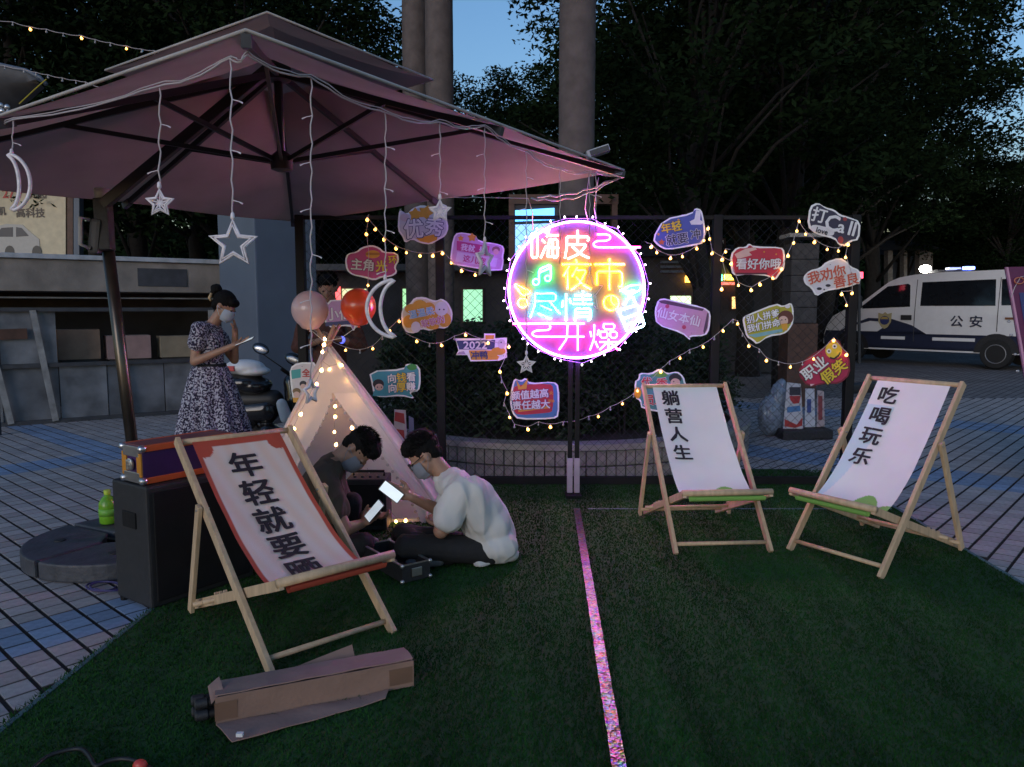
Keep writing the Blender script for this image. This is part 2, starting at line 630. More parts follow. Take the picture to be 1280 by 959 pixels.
b = MB().prism([(pc.x + (pr - .15) * math.cos(a), pc.y + (pr - .15) * math.sin(a), 0.272) for a in [2 * math.pi * k / 48 for k in range(48)]], (0, 0, 0.03)).build('soil', 'soil', pl)

def leaf_cloud(centres, radii, per, size, flat=0.6, jit=0.5):
    """leaf sized quads spread through clumps; returns n x 4 x 3"""
    cs = np.repeat(np.asarray(centres), per, 0)
    rs = np.repeat(np.asarray(radii), per)[:, None]
    n = len(cs)
    p = rng.normal(0, 1, (n, 3))
    p /= np.linalg.norm(p, axis=1)[:, None]
    p *= rs * (rng.random((n, 1)) ** 0.45)
    p[:, 2] *= flat
    c = cs + p
    u = rng.normal(0, 1, (n, 3))
    u[:, 2] *= 0.6
    u /= np.linalg.norm(u, axis=1)[:, None]
    v = np.cross(u, rng.normal(0, 1, (n, 3)))
    v /= np.linalg.norm(v, axis=1)[:, None]
    s = size * (1 - jit / 2 + jit * rng.random((n, 1)))
    q = np.empty((n, 4, 3))
    q[:, 0] = c - u * s
    q[:, 1] = c + v * s * 0.42
    q[:, 2] = c + u * s
    q[:, 3] = c - v * s * 0.42
    return q
def shrub_mesh(h, r, n):
    cs, rs = [], []
    for k in range(n):
        z = h * random.random() ** 0.7
        a = random.random() * 6.28
        rr = r * math.sqrt(random.random()) * (1 - 0.45 * z / h)
        cs.append((rr * math.cos(a), rr * math.sin(a), z))
        rs.append(random.uniform(0.10, 0.2))
    return tri_mesh('foliage', leaf_cloud(cs, rs, 42, 0.034, 0.9), 4)
protos = [shrub_mesh(0.95, 0.48, 75), shrub_mesh(0.75, 0.5, 70), shrub_mesh(1.15, 0.45, 80)]
def stems(h, n):
    b = MB()
    for k in range(n):
        a = random.random() * 6.28
        b.tube([(0.05 * math.cos(a), 0.05 * math.sin(a), -0.02), (0.14 * math.cos(a), 0.14 * math.sin(a), h * 0.5), (0.3 * math.cos(a), 0.3 * math.sin(a), h * 0.85)], [0.012, 0.009, 0.004], 5)
    return b.mesh()
sp = [stems(0.9, 6), stems(0.7, 6), stems(1.1, 6)]
spots = [(-0.95, 7.75, 0), (-0.45, 7.25, 1), (0.05, 7.1, 0), (0.55, 7.0, 1), (1.05, 7.15, 2), (1.5, 7.55, 0), (1.95, 8.0, 1), (-0.6, 8.2, 2), (0.1, 8.0, 0), (1.35, 8.3, 2), (2.1, 8.7, 0), (-1.2, 8.6, 0), (0.75, 7.75, 1)]
shl = ['low dark shrub in the planter under the neon sign', 'dense dark green shrub growing in the round planter']
for k, (x, y, i) in enumerate(spots):
    s_ = thing('shrub', (x, y, 0.295), shl[1], 'shrub', 'shrubs in the round planter')
    sc = random.uniform(0.85, 1.05)
    for nm, me, mt in (('foliage', protos[i], 'leaf_shrub'), ('stem', sp[i], 'bark')):
        o = put(nm, me, mt, s_)
        o.scale = (sc, sc, sc)
        o.rotation_euler = (0, 0, random.random() * 6.28)
        o.name = nm

# ================================================================ chain link fence
FY = 6.25
fn = thing('chain_link_fence', (0.4, FY, 0.0), 'tall black chain link fence carrying the slogan boards and fairy lights', 'fence')
fx = [-1.70, -0.58, 1.647, 2.75]
for x in fx:
    MB().box((x, FY, 1.115), (0.07, 0.07, 2.19)).build('post', 'black_metal', fn, False, 0.006)
MB().beam((fx[0], FY, 2.19), (fx[-1], FY, 2.19), 0.03, 0.03).build('top_rail', 'black_metal', fn)
MB().beam((fx[0], FY, 0.05), (fx[-1], FY, 0.05), 0.05, 0.06).build('bottom_rail', 'black_metal', fn)
b = MB()
x0, x1, z0, z1 = fx[0], fx[-1], 0.08, 2.17
stp = 0.075
hgt = z1 - z0
for sgn in (1, -1):
    k = -hgt
    while k < (x1 - x0):
        xa, za = x0 + k, z0
        xb, zb = x0 + k + hgt, z1
        if xa < x0: za, xa = z0 + (x0 - xa), x0
        if xb > x1: zb, xb = z1 - (xb - x1), x1
        if xb - xa > 0.02:
            if sgn < 0: pa, pb = (x0 + x1 - xa, FY + .002, za), (x0 + x1 - xb, FY + .002, zb)
            else: pa, pb = (xa, FY - .002, za), (xb, FY - .002, zb)
            b.tube([pa, pb], 0.0017, 3, cap=False)
        k += stp
tag(b.build('wire_mesh', 'wire_black', fn, recalc=False), kind='stuff')
# low black barrier end past the corner of the fence
bar = thing('crowd_barrier', (3.02, 6.6, 0), 'low black barrier with padded top rail beside the fence corner', 'barrier')
MB().beam((2.86, 6.55, 0.78), (3.22, 6.75, 0.78), 0.09, 0.09).build('padded_rail', 'black_plastic', bar, True, 0.02)
for x, y in ((2.89, 6.567), (3.19, 6.733)):
    MB().tube([(x, y, 0), (x, y, 0.75)], 0.025, 10).build('post', 'black_metal', bar, True)

# ================================================================ trees
def crown(n, r, h0, h1, per, size, seed):
    random.seed(seed)
    cs, rs = [], []
    for k in range(n):
        t = random.random()
        z = h0 + (h1 - h0) * t
        env = r * math.sin(math.pi * (0.18 + 0.75 * t)) ** 0.6
        a = random.random() * 6.28
        rr = env * random.random() ** 0.42
        cs.append((rr * math.cos(a), rr * math.sin(a), z))
        rs.append(random.uniform(0.45, 0.95))
    return cs, tri_mesh('crown', leaf_cloud(cs, rs, per, size, 0.5), 4)
def trunk(cs, h0, h1, r, seed):
    random.seed(seed)
    b = MB()
    pts = [V((0.12 * math.sin(z * 1.3 + seed), 0.1 * math.cos(z + seed), z - 0.1)) for z in np.linspace(0, h1 * 0.8, 9)]
    b.tube(pts, [r * (1.25 if i == 0 else 1 - 0.085 * i) for i in range(9)], 9)
    for c in random.sample(cs, 26):
        c = V(c)
        z = max(h0 * 0.75, min(c.z * 0.72, h1 * 0.75))
        i = min(8, int(z / (h1 * 0.8) * 8))
        p = pts[i]
        m = p.lerp(c, 0.5) + V((random.uniform(-.2, .2), random.uniform(-.2, .2), 0.25))
        b.tube([p, m, c], [r * 0.26, r * 0.13, 0.01], 5)
    return b.mesh(smooth=True)
TP = []
for (n, r, h0, h1, per, size, seed) in ((150, 3.3, 3.0, 8.6, 165, 0.062, 3), (130, 2.8, 2.6, 7.4, 165, 0.06, 11), (180, 3.9, 3.4, 10.5, 165, 0.068, 23)):
    cs, me = crown(n, r, h0, h1, per, size, seed)
    TP.append((me, trunk(cs, h0, h1, 0.2 if r < 3.5 else 0.26, seed)))
random.seed(99)
def tree(px, Y, kind, sc, label, group, pale=False, dz=0.0):
    p = at(px, 385, Y)
    t = thing('tree', (p.x, p.y, -0.03), label, 'tree', group)
    a = random.random() * 6.28
    for nm, me, mt in (('trunk', TP[kind][1], 'bark'), ('crown', TP[kind][0], 'leaf')):
        o = put(nm, me, mt, t)
        o.scale = (sc, sc, sc * (1 + dz))
        o.rotation_euler = (0, 0, a)
TREES = [
    ('tall trees right of the palm', [(872, 12.5, 0, 1.0, 'dark broad tree rising behind the blue arrow board'), (985, 14.5, 2, 0.95, 'big dark tree rising behind the stone gate pier'), (930, 17.0, 0, 1.15, 'dark tree with a slim trunk behind the red speech board')]),
    ('trees over the umbrella', [(30, 15.5, 0, 1.1, 'dark leafy tree above the billboard and festoon strings'), (175, 17, 2, 1.0, 'dark leafy tree above the shed lintel'), (300, 15.5, 1, 1.2, 'dark leafy tree directly over the umbrella vent'), (395, 17.0, 0, 0.95, 'dark leafy tree between the umbrella vent and the palms'), (-100, 17, 2, 1.1, None), (255, 22, 2, 1.1, None), (390, 24, 2, 0.95, None)]),
    ('trees under the open sky', [(585, 25, 0, 1.02, 'smaller tree just beyond the pair of palm trunks'), (655, 27, 1, 1.12, 'smaller tree below the open patch of sky'), (740, 26, 0, 1.12, 'smaller tree behind the thick palm trunk'), (690, 19.5, 1, 0.74, 'low bushy tree behind the light box'), (612, 19, 1, 0.78, 'low bushy tree behind the kiosk roof'), (480, 26, 0, 1.05, 'tree rising behind the kiosk')]),
    ('grove behind the van', [(850, 22, 2, 1.1, None), (1085, 25, 2, 1.1, 'tree with a straight bare trunk behind the van roof lamps'), (1128, 28, 2, 1.0, 'tree with a leaning trunk behind the van side windows'), (930, 24, 2, 1.2, None), (1030, 23, 2, 1.15, None), (1275, 29, 1, 0.80, 'low round tree under the blue gap beyond the van'), (1350, 28, 1, 0.9, None), (1225, 36, 0, 0.75, None), (1200, 30, 1, 0.95, None), (1255, 27, 1, 0.88, None), (1312, 30, 1, 0.95, None), (1540, 20, 0, 1.25, None), (960, 30, 2, 1.3, None), (790, 31, 2, 1.1, None), (1040, 32, 2, 1.3, None)]),
    ('far trees on the shed side', [(20, 28, 2, 1.2, None), (130, 27, 2, 1.25, None), (340, 29, 2, 1.2, None), (450, 32, 2, 1.0, None)])]
GENERIC = {'trees over the umbrella': 'half hidden tree in the mass above the umbrella', 'grove behind the van': 'shadowy tree in the grove behind the van and fence', 'far trees on the shed side': 'shadowy far tree behind the low shed and its column'}
for grp, lst in TREES:
    for px, Y, k, sc, lab in lst:
        tree(px, Y, k, sc, lab or GENERIC[grp], grp)
# the wood that closes the view far behind
cs, rs = [], []
random.seed(5)
for k in range(900):
    x = random.uniform(-60, 75)
    top_ = 7.5 + 2.2 * noise.noise(V((x * 0.11, 0, 0))) + 1.2 * noise.noise(V((x * 0.4, 3, 0)))
    cs.append((x, random.uniform(44, 52), 0.3 + (top_ - 0.3) * random.random() ** 0.9))
    rs.append(random.uniform(0.9, 1.9))
fw = put('far_wood', tri_mesh('far_wood', leaf_cloud(cs, rs, 70, 0.30, 0.8), 4), 'leaf')
hv = [(x, 62 + 4 * (r_ % 2), z_ * (8.2 + 2.4 * noise.noise(V((x * .05, 1, 0)))) - 0.05) for r_, z_ in ((0, 0), (1, 0.55), (2, 1.0), (3, 0.9)) for x in range(-150, 171, 8)]
nx = len(range(-150, 171, 8))
hill = MB().add(hv, [(r_ * nx + i, r_ * nx + i + 1, (r_ + 1) * nx + i + 1, (r_ + 1) * nx + i) for r_ in range(3) for i in range(nx - 1)]).build('hill', 'leaf', None, True)
tag(hill, 'low dark wooded bank far behind the grove', 'hill', kind='structure')
tag(fw, 'far dark wood closing the view behind the trees', 'wood', kind='stuff')

# royal palms
def palm(px, Y, r, h, label, lean=0.0):
    p = at(px, 385, Y)
    t = thing('palm_tree', (p.x, p.y, 0.27 if Y < 10 else -0.02), label, 'palm', None)
    b = MB()
    n = 40
    pts, rs = [], []
    for i in range(n + 1):
        z = h * i / n
        pts.append((p.x + lean * z / h, p.y, z + (0.27 if Y < 10 else -0.02)))
        rs.append(r * (1.22 - 0.3 * min(1, z / 1.2) + 0.12 * math.sin(math.pi * min(1, z / h))) * (1 + 0.012 * (i % 2)))
    b.tube(pts, rs, 22).build('trunk', 'palm_bark', t, True)
    top = V(pts[-1])
    b = MB().tube([top, top + V((0, 0, 0.6)), top + V((0, 0, 1.2))], [r * 0.8, r * 0.75, r * 0.3], 14).build('crownshaft', 'leaf_pale', t, True)
    b = MB()
    for k in range(13):
        a = k * 2.4
        el = 0.9 - 0.13 * (k % 7)
        dr = V((math.cos(a) * math.cos(el), math.sin(a) * math.cos(el), math.sin(el)))
        q = top + V((0, 0, 1.1))
        rib = [q]
        for i in range(9):
            dr = (dr - V((0, 0, 0.11))).normalized()
            q = q + dr * 0.33
            rib.append(q)
        b.tube(rib, [0.03 - 0.0028 * i for i in range(10)], 4)
        for i in range(1, 10):
            sd_ = dr.cross(V((0, 0, 1))).normalized()
            for s_ in (-1, 1):
                for h_ in (0, 0.5):
                    q0 = rib[i - 1].lerp(rib[i], h_)
                    tip = q0 + sd_ * s_ * 0.55 + dr * 0.3 - V((0, 0, 0.3))
                    b.add([q0 - dr * 0.02, q0 + dr * 0.03, tip], [(0, 1, 2)])
    b.build('fronds', 'leaf_pale', t)
palm(719, 8.5, 0.185, 8.0, 'thick pale palm trunk rising from the planter behind the neon sign')
palm(523, 12.6, 0.20, 9.0, 'grey palm trunk standing close beside a slightly nearer one')
palm(552, 11.8, 0.20, 9.0, 'grey palm trunk of the pair standing nearest the slogan boards')
fl = thing('floodlight', at(747, 192, 8.2), 'small pale floodlight clamped to the thick palm trunk', 'lamp')
q = at(747, 190, 8.2)
MB().box(q + V((0, 0, 0)), (0.24, 0.16, 0.07), Matrix.Rotation(R(-18), 3, 'Y')).build('housing', 'ledge', fl, False, 0.01)
MB().beam(q + V((-0.09, 0.0, 0.0)), q + V((-0.24, 0.25, -0.06)), 0.03, 0.03).build('bracket', 'black_metal', fl)
MB().box(q + V((0.01, -0.085, 0)), (0.2, 0.012, 0.05), Matrix.Rotation(R(-18), 3, 'Y')).build('glass', 'dark_grey', fl)

# ================================================================ low shed with sheet hoarding
A, Bp = V((-6.39, 9.48, 0)), V((-4.43, 10.82, 0))
hd = (Bp - A).normalized()
hn = V((hd.y, -hd.x, 0))
def hp(s, z, o=0.0): return A + hd * s + hn * o + V((0, 0, z))
hrot = Matrix.Rotation(math.atan2(hd.y, hd.x), 3, 'Z')
shed = thing('low_shed', hp(0, 0, -0.6), 'low shed with a stained concrete lintel and dark open slot', 'shed')
MB().box(hp(0.2, 1.88, -0.5), (6.2, 1.1, 0.40), hrot).build('lintel', 'concrete', shed, False, 0.01)
MB().box(hp(0.2, 2.115, -0.5), (6.3, 1.2, 0.06), hrot).build('ledge', 'ledge', shed, False, 0.008)
MB().box(hp(0.2, 0.85, -1.9), (6.2, 0.1, 1.7), hrot).build('back_wall', 'wall_dark', shed)
MB().box(hp(0.2, 1.75, -1.45), (6.2, 0.85, 0.08), hrot).build('roof_slab', 'wall_dark', shed)
for s in (-2.8, 3.2):
    MB().box(hp(s, 0.84, -0.5), (0.3, 0.3, 1.68), hrot).build('pier', 'concrete', shed)
MB().tube([hp(-2.6, 1.60, -0.1), hp(3.1, 1.60, -0.1)], 0.012, 6).build('conduit', 'batten', shed)
MB().box(hp(1.95, 1.88, 0.056), (0.62, 0.012, 0.24), hrot).build('vent_panel', 'dark_grey', shed)
hoard = thing('sheet_hoarding', hp(0, 0), 'stained grey sheet metal hoarding with rails closing the shed front', 'hoarding')
s = -2.4
k = 0
while s < 2.6:
    wd_ = [0.62, 0.55, 0.7, 0.58][k % 4]
    wd_ = min(wd_, 2.62 - s)
    MB().box(hp(s + wd_ / 2, 0.38, 0.012 * (k % 2)), (wd_ - 0.01, 0.012, 0.70), hrot).build('panel', 'hoard' if k % 2 else 'hoard_b', hoard, False, 0.002)
    if s < 0.35:
        MB().box(hp(s + wd_ / 2, 1.10, 0.012 * ((k + 1) % 2)), (wd_ - 0.012, 0.012, 0.66), hrot).build('panel', 'hoard_b' if k % 2 else 'hoard', hoard, False, 0.002)
    s += wd_
    k += 1
for z in (0.025, 0.745, 1.45):
    MB().beam(hp(-2.45, z, 0.05), hp(2.62, z, 0.05), 0.05, 0.05).build('rail', 'dark_grey', hoard)
MB().beam(hp(-1.0, 1.12, 0.06), hp(0.35, 1.15, 0.06), 0.02, 0.13).build('plank', 'brown_frame', hoard)
for s0, s1 in ((0.42, 0.6), (-0.1, 0.12), (1.35, 1.46), (2.55, 2.55), (-1.3, -1.25)):
    MB().beam(hp(s0, 1.44, 0.085), hp(s1, 0.03, 0.085), 0.07, 0.02, hn).build('batten', 'batten', hoard)
for k, (s, z, sz, cc) in enumerate(((0.95, 0.98, (0.5, 0.3, 0.4), (0.33, 0.22, 0.16)), (1.55, 0.93, (0.55, 0.35, 0.32), (0.42, 0.28, 0.27)), (2.2, 0.92, (0.5, 0.3, 0.3), (0.34, 0.28, 0.2)))):
    o = thing('stored_carton', hp(s, 0, -0.5), ['tall brown carton stored inside the shed behind the hoarding', 'pinkish flat carton stored between two others inside the shed', 'tan carton stored at the column end of the shed'][k], 'carton', 'cartons stored in the shed')
    MB().box(hp(s, z, -0.5), sz, hrot).build('carton_body', mat('carton', cc, 0.9), o, False, 0.004)
    MB().box(hp(s, z / 2 - sz[2] / 4, -0.5), (sz[0] * .9, sz[1] * .9, z - sz[2] / 2), hrot).build('plinth', 'wall_dark', o)
    MB().box(hp(s, z + sz[2] / 2 + .002, -0.5), (sz[0], 0.05, 0.003), hrot).build('tape', 'batten', o)
# blue grey column
cpos = at(316, 385, 9.55)
cl = thing('square_column', (cpos.x, cpos.y + 0.62, 0), 'massive blue grey square column beside the low shed', 'column')
crot = Matrix.Rotation(R(48), 3, 'Z')
cc_ = V((cpos.x, cpos.y + 0.64, 0))
MB().box(cc_ + V((0, 0, 2.0)), (0.88, 0.92, 4.0), crot).build('shaft', 'column_blue', cl, False, 0.02)
MB().box(cc_ + V((0, 0, 0.06)), (0.94, 0.98, 0.12), crot).build('plinth', 'dark_grey', cl, False, 0.01)

# ================================================================ billboard with a car advert
bb = thing('billboard', at(40, 385, 13.6) * 1.0, 'cream advertising billboard with a silver car above the shed', 'billboard')
bb.location.z = 0
def bq(px, py, dy=0.0): return at(px, py, 13.6 + dy)
def poly(b, pts, Yd, th=0.01):
    b.prism([at(x, y, Yd) for x, y in pts], (0, th, 0))
    return b
poly(MB(), [(-60, 215), (82, 219), (82, 330), (-60, 332)], 13.6, 0.1).build('panel', mat('cream_print', (0.62, 0.53, 0.36), 0.6), bb)
for x in (88, 96):
    poly(MB(), [(x - 4, 214), (x + 3, 214), (x + 3, 340), (x - 4, 340)], 13.58, 0.14).build('frame_strip', 'brown_frame' if x < 90 else 'column_blue', bb)
MB().box((bq(20, 330).x, 13.7, 1.1), (0.2, 0.2, 2.2)).build('leg', 'dark_grey', bb)
MB().box((bq(85, 330).x, 13.7, 1.1), (0.2, 0.2, 2.2)).build('leg', 'dark_grey', bb)
def adtext(t, px, py, sz, c):
    p = at(px, py, 13.592)
    k = 13.6 / FPX
    lettering('lettering', t, paint(c), bb, lambda x, y, o: p + V((x, -o, y)), sz * k, 0.03)
adtext('27.7', 16, 242, 15, (0.5, 0.04, 0.03))
adtext('元起', 47, 243, 11, (0.06, 0.04, 0.03))
adtext('肌', 2, 264, 11, (0.06, 0.04, 0.03))
adtext('高科技', 38, 266, 12, (0.05, 0.03, 0.02))
poly(MB(), [(-40, 322), (-38, 300), (-10, 284), (8, 280), (28, 281), (40, 292), (49, 299), (50, 316), (46, 322)], 13.59, 0.008).build('car_picture', paint((0.42, 0.4, 0.37)), bb)
poly(MB(), [(-8, 296), (2, 285), (16, 284), (16, 296)], 13.586, 0.003).build('car_window', paint((0.04, 0.04, 0.05)), bb)
poly(MB(), [(20, 296), (20, 284), (27, 285), (36, 295)], 13.586, 0.003).build('car_window', paint((0.05, 0.05, 0.06)), bb)
for x in (12, 46):
    poly(MB(), [(x + 6 * math.cos(a / 10 * math.pi), 315 + 8 * math.sin(a / 10 * math.pi)) for a in range(20)], 13.585, 0.002).build('car_wheel', paint((0.03, 0.03, 0.03)), bb)

# ================================================================ far buildings
def wall_box(b, px0, px1, py0, Yd, depth, z0=0.0):
    p0, p1 = at(px0, py0, Yd), at(px1, py0, Yd)
    b.box(((p0.x + p1.x) / 2, Yd + depth / 2, (p0.z + z0) / 2), (p1.x - p0.x, depth, p0.z - z0))
    return b
def lit_window(par, x0, x1, y0, y1, Yd, c, s, fm='brown_frame'):
    """frame bars, a lit pane and a glazing bar"""
    k = Yd / FPX
    fr = MB()
    t = 2.2
    for q in ([(x0 - t, y0 - t), (x1 + t, y0 - t), (x1 + t, y0), (x0 - t, y0)], [(x0 - t, y1), (x1 + t, y1), (x1 + t, y1 + t), (x0 - t, y1 + t)],
              [(x0 - t, y0), (x0, y0), (x0, y1), (x0 - t, y1)], [(x1, y0), (x1 + t, y0), (x1 + t, y1), (x1, y1)]):
        poly(fr, q, Yd - 0.05, 0.06)
    f = fr.build('window', fm, par)
    poly(MB(), [(x0, y0), (x1, y0), (x1, y1), (x0, y1)], Yd - 0.02, 0.012).build('pane', glow(c, s), f)
kz = thing('kiosk', (at(520, 385, 13.2).x, 13.2, 0), 'dark kiosk with green lit windows behind the planter', 'building')
wall_box(MB(), 392, 655, 338, 13.2, 3.0).build('wall', 'wall_dark', kz)
MB().prism([at(380, 338, 12.8), at(668, 338, 12.8), at(668, 330, 12.8), at(380, 330, 12.8)], (0, 3.8, 0)).build('roof', 'dark_grey', kz)
GR = (0.36, 0.8, 0.36)
for x0, x1, y0, y1, c in ((427, 458, 361, 392, (0.62, 0.72, 0.36)), (503, 516, 361, 392, GR), (540, 546, 362, 396, (0.3, 0.9, 0.35)), (579, 603, 362, 402, (0.32, 0.82, 0.45))):
    lit_window(kz, x0, x1, y0, y1, 13.2, c, 0.24)
poly(MB(), [(419, 366), (425, 358), (426, 388), (421, 385)], 13.1, 0.03).build('red_lamp', glow((0.9, 0.05, 0.04), 0.6), kz)

lb = thing('light_box', (at(705, 385, 10.9).x, 10.9, 0), 'tall brown framed light box with a blue screen behind the palm', 'light box')
def lq(pts, Yd, th, nm, m, par=lb): return poly(MB(), pts, Yd, th).build(nm, m, par)
lq([(643, 255), (698, 255), (698, 410), (643, 410)], 10.9, 0.12, 'cabinet', 'wall_dark')
lq([(644, 263), (693, 260), (693, 275), (644, 277)], 10.885, 0.01, 'screen', glow((0.02, 0.32, 0.85), 0.75))
lq([(644, 281), (693, 279), (693, 345), (644, 345)], 10.885, 0.01, 'screen', glow((0.06, 0.24, 0.55), 0.55))
for x in (640, 769):
    lq([(x - 4, 250), (x + 3, 250), (x + 3, 540), (x - 4, 540)], 10.87, 0.16, 'frame_post', 'brown_frame')
lq([(636, 243), (773, 243), (773, 255), (636, 255)], 10.86, 0.18, 'frame_head', 'brown_frame')

sh = thing('shop_building', (at(880, 385, 17.5).x, 17.5, 0), 'dark low shop building with lit signs and windows behind the trees', 'building')
wall_box(MB(), 800, 1000, 320, 17.5, 4).build('wall', 'wall_dark', sh)
MB().prism([at(792, 320, 17.2), at(1008, 320, 17.2), at(1000, 306, 18.5), at(800, 306, 18.5)], (0, 3, 0.05)).build('roof', 'dark_grey', sh)
for x0, x1, y0, y1, c, s in ((838, 864, 370, 388, (0.55, 0.8, 0.4), 0.45), (880, 890, 371, 388, (0.6, 0.85, 0.45), 0.5), (915, 925, 371, 386, (0.9, 0.45, 0.12), 0.55), (890, 905, 300, 312, (0.1, 0.1, 0.12), 0.05)):
    lit_window(sh, x0, x1, y0, y1, 17.5, c, s)
for x0, x1, y0, y1, c, s in ((857, 866, 345, 353, (1.0, 0.42, 0.04), 1.6), (884, 889, 345, 353, (1.0, 0.45, 0.05), 1.6), (899, 903, 343, 351, (0.1, 0.95, 0.35), 1.8), (906, 921, 343, 350, (1.0, 0.6, 0.05), 1.5), (899, 922, 353, 356, (0.9, 0.08, 0.05), 0.8)):
    poly(MB(), [(x0, y0), (x1, y0), (x1, y1), (x0, y1)], 17.38, 0.06).build('lit_sign', glow(c, s), sh)
for y in (326, 332, 338):
    poly(MB(), [(826, y), (868, y), (868, y + 3), (826, y + 3)], 17.4, 0.05).build('shutter_slat', 'column_blue', sh)

mat('pier_stone', (0.06, 0.055, 0.055), 0.9, var=0.3, scale=9, bump=0.5)
pier = thing('stone_pier', (at(1002, 385, 11.5).x, 11.5, 0), 'grey stone gate pier with dark brown base behind the fence', 'pier')
x_ = at(1002, 385, 11.5).x
for k in range(5):
    MB().box((x_, 11.6, 1.36 + 0.235 * k), (0.40, 0.36, 0.228)).build('stone', 'pier_stone', pier, False, 0.008)
MB().box((x_, 11.6, 0.62), (0.44, 0.4, 1.24)).build('base', 'brown_frame', pier, False, 0.01)
MB().box((x_, 11.6, 2.53), (0.52, 0.46, 0.06)).build('cap', 'coping', pier, False, 0.01)

pv = thing('pavilion', (at(1140, 385, 27).x, 27, 0), 'small stone pavilion with a flared tiled roof behind the police van', 'pavilion')
pp = lambda x, y: at(x, y, 27)
pb_ = MB()
c0 = (pp(1098, 312), pp(1182, 312))
pb_.add([c0[0], c0[1], c0[1] + V((0, 2.6, 0)), c0[0] + V((0, 2.6, 0)), pp(1122, 298) + V((0, .8, 0)), pp(1158, 298) + V((0, .8, 0)), pp(1158, 298) + V((0, 1.8, 0)), pp(1122, 298) + V((0, 1.8, 0))],
        [(0, 1, 5, 4), (1, 2, 6, 5), (2, 3, 7, 6), (3, 0, 4, 7), (4, 5, 6, 7), (3, 2, 1, 0)])
pb_.build('roof', 'dark_grey', pv)
for x0, x1 in ((1110, 1116), (1149, 1166), (1130, 1134)):
    poly(MB(), [(x0, 313), (x1, 313), (x1, 432), (x0, 432)], 27.3, 0.3).build('pillar', 'stone_block', pv)
poly(MB(), [(1112, 320), (1166, 320), (1166, 430), (1112, 430)], 28.4, 0.3).build('wall', 'column_blue', pv)
ls = thing('led_sign', at(1074, 350, 20), 'small red lit number sign on a post beside the van', 'sign')
poly(MB(), [(1068, 340), (1079, 340), (1079, 348), (1068, 348)], 20, 0.08).build('display', glow((0.9, 0.03, 0.08), 0.9), ls)
poly(MB(), [(1073, 348), (1076, 348), (1076, 455), (1073, 455)], 20.02, 0.05).build('post', 'dark_grey', ls)
ls.location.z = 0
for ch in ls.children:
    for v in ch.data.vertices: v.co.z += at(1074, 350, 20).z
# ================================================================ square cantilever umbrella
mat('bronze_pole', (0.10, 0.085, 0.07), 0.3, metal=0.8, var=0.2)
mat('rib_black', (0.016, 0.014, 0.014), 0.5, var=0.2)
mat('hem', (0.45, 0.42, 0.40), 0.8)
mat('base_plastic', (0.055, 0.058, 0.07), 0.55, var=0.25, scale=14, bump=0.4, bscale=40)
def cloth_material(name, col, tr, var=0.12, rough=0.85, bump=0.12):
    m = mat(name, col, rough, var=var, scale=3, bump=bump, bscale=160, sheen=0.1)
    nt = m.node_tree
    b = nt.nodes['Principled BSDF']
    out = nt.nodes['Material Output']
    t = nt.nodes.new('ShaderNodeBsdfTranslucent')
    nt.links.new(b.inputs['Base Color'].links[0].from_socket, t.inputs['Color'])
    mx = nt.nodes.new('ShaderNodeMixShader')
    mx.inputs[0].default_value = tr
    nt.links.new(b.outputs[0], mx.inputs[1])
    nt.links.new(t.outputs[0], mx.inputs[2])
    nt.links.new(mx.outputs[0], out.inputs['Surface'])
    return m
cloth_material('canopy', (0.33, 0.21, 0.18), 0.30)
UN, UR, UF, UL = V((-0.81, 2.43, 2.31)), V((0.71, 4.98, 2.34)), V((-1.82, 6.48, 2.19)), V((-3.34, 3.93, 2.16))
UC = V((-1.315, 4.455, 2.86))
umb = thing('cantilever_umbrella', (-2.28, 4.55, 0.0), 'large maroon square cantilever umbrella with double vented top', 'umbrella')
corners = [UN, UR, UF, UL]
mids = [(corners[i] + corners[(i + 1) % 4]) / 2 for i in range(4)]
edge8 = [p for i in range(4) for p in (corners[i], mids[i])]
def canopy_sheet(outer, top, t0, sag, drop=0.0):
    b = MB()
    nr, nc = 10, 8
    for i in range(8):
        a_, b_ = outer[i], outer[(i + 1) % 8]
        vs = []
        for r in range(nr + 1):
            t = t0 + (1 - t0) * r / nr
            for c in range(nc + 1):
                s_ = c / nc
                p = top.lerp(a_.lerp(b_, s_), t)
                p.z -= sag * 4 * s_ * (1 - s_) * t * (1.0 - 0.45 * t) + 0.05 * math.sin(math.pi * t)
                vs.append(p)
        fs = [(r * (nc + 1) + c, r * (nc + 1) + c + 1, (r + 1) * (nc + 1) + c + 1, (r + 1) * (nc + 1) + c) for r in range(nr) for c in range(nc)]
        b.add(vs, fs)
    return b
canopy_sheet(edge8, UC + V((0, 0, 0.03)), 0.16, 0.035).build('canopy', 'canopy', umb, True)
ap = UC + V((-0.02, 0, 0.215))
v8 = []
for p in edge8:
    q = UC.lerp(p, 0.42)
    q.z += 0.165
    v8.append(q)
canopy_sheet(v8, ap, 0.02, 0.02).build('vent_canopy', 'canopy', umb, True)
MB().tube(v8, 0.006, 6, closed=True).build('vent_hem', 'hem', umb, True)
hem = []
for i in range(8):
    for k in range(6): hem.append(edge8[i].lerp(edge8[(i + 1) % 8], k / 6))
MB().tube(hem, 0.007, 6, closed=True).build('hem', 'hem', umb, True)
hubp = V((UC.x, UC.y, 2.78))
runner = V((UC.x + 0.01, UC.y, 2.30))
MB().tube([runner + V((0, 0, -0.05)), hubp + V((0, 0, 0.14))], 0.024, 10).build('mast', 'rib_black', umb, True)
MB().lathe([(0.03, -0.05), (0.07, -0.04), (0.075, 0.03), (0.04, 0.06)], hubp, 16).build('hub', 'rib_black', umb, 'auto')
MB().lathe([(0.03, -0.06), (0.06, -0.05), (0.065, 0.02), (0.03, 0.05)], runner, 16).build('runner', 'rib_black', umb, 'auto')
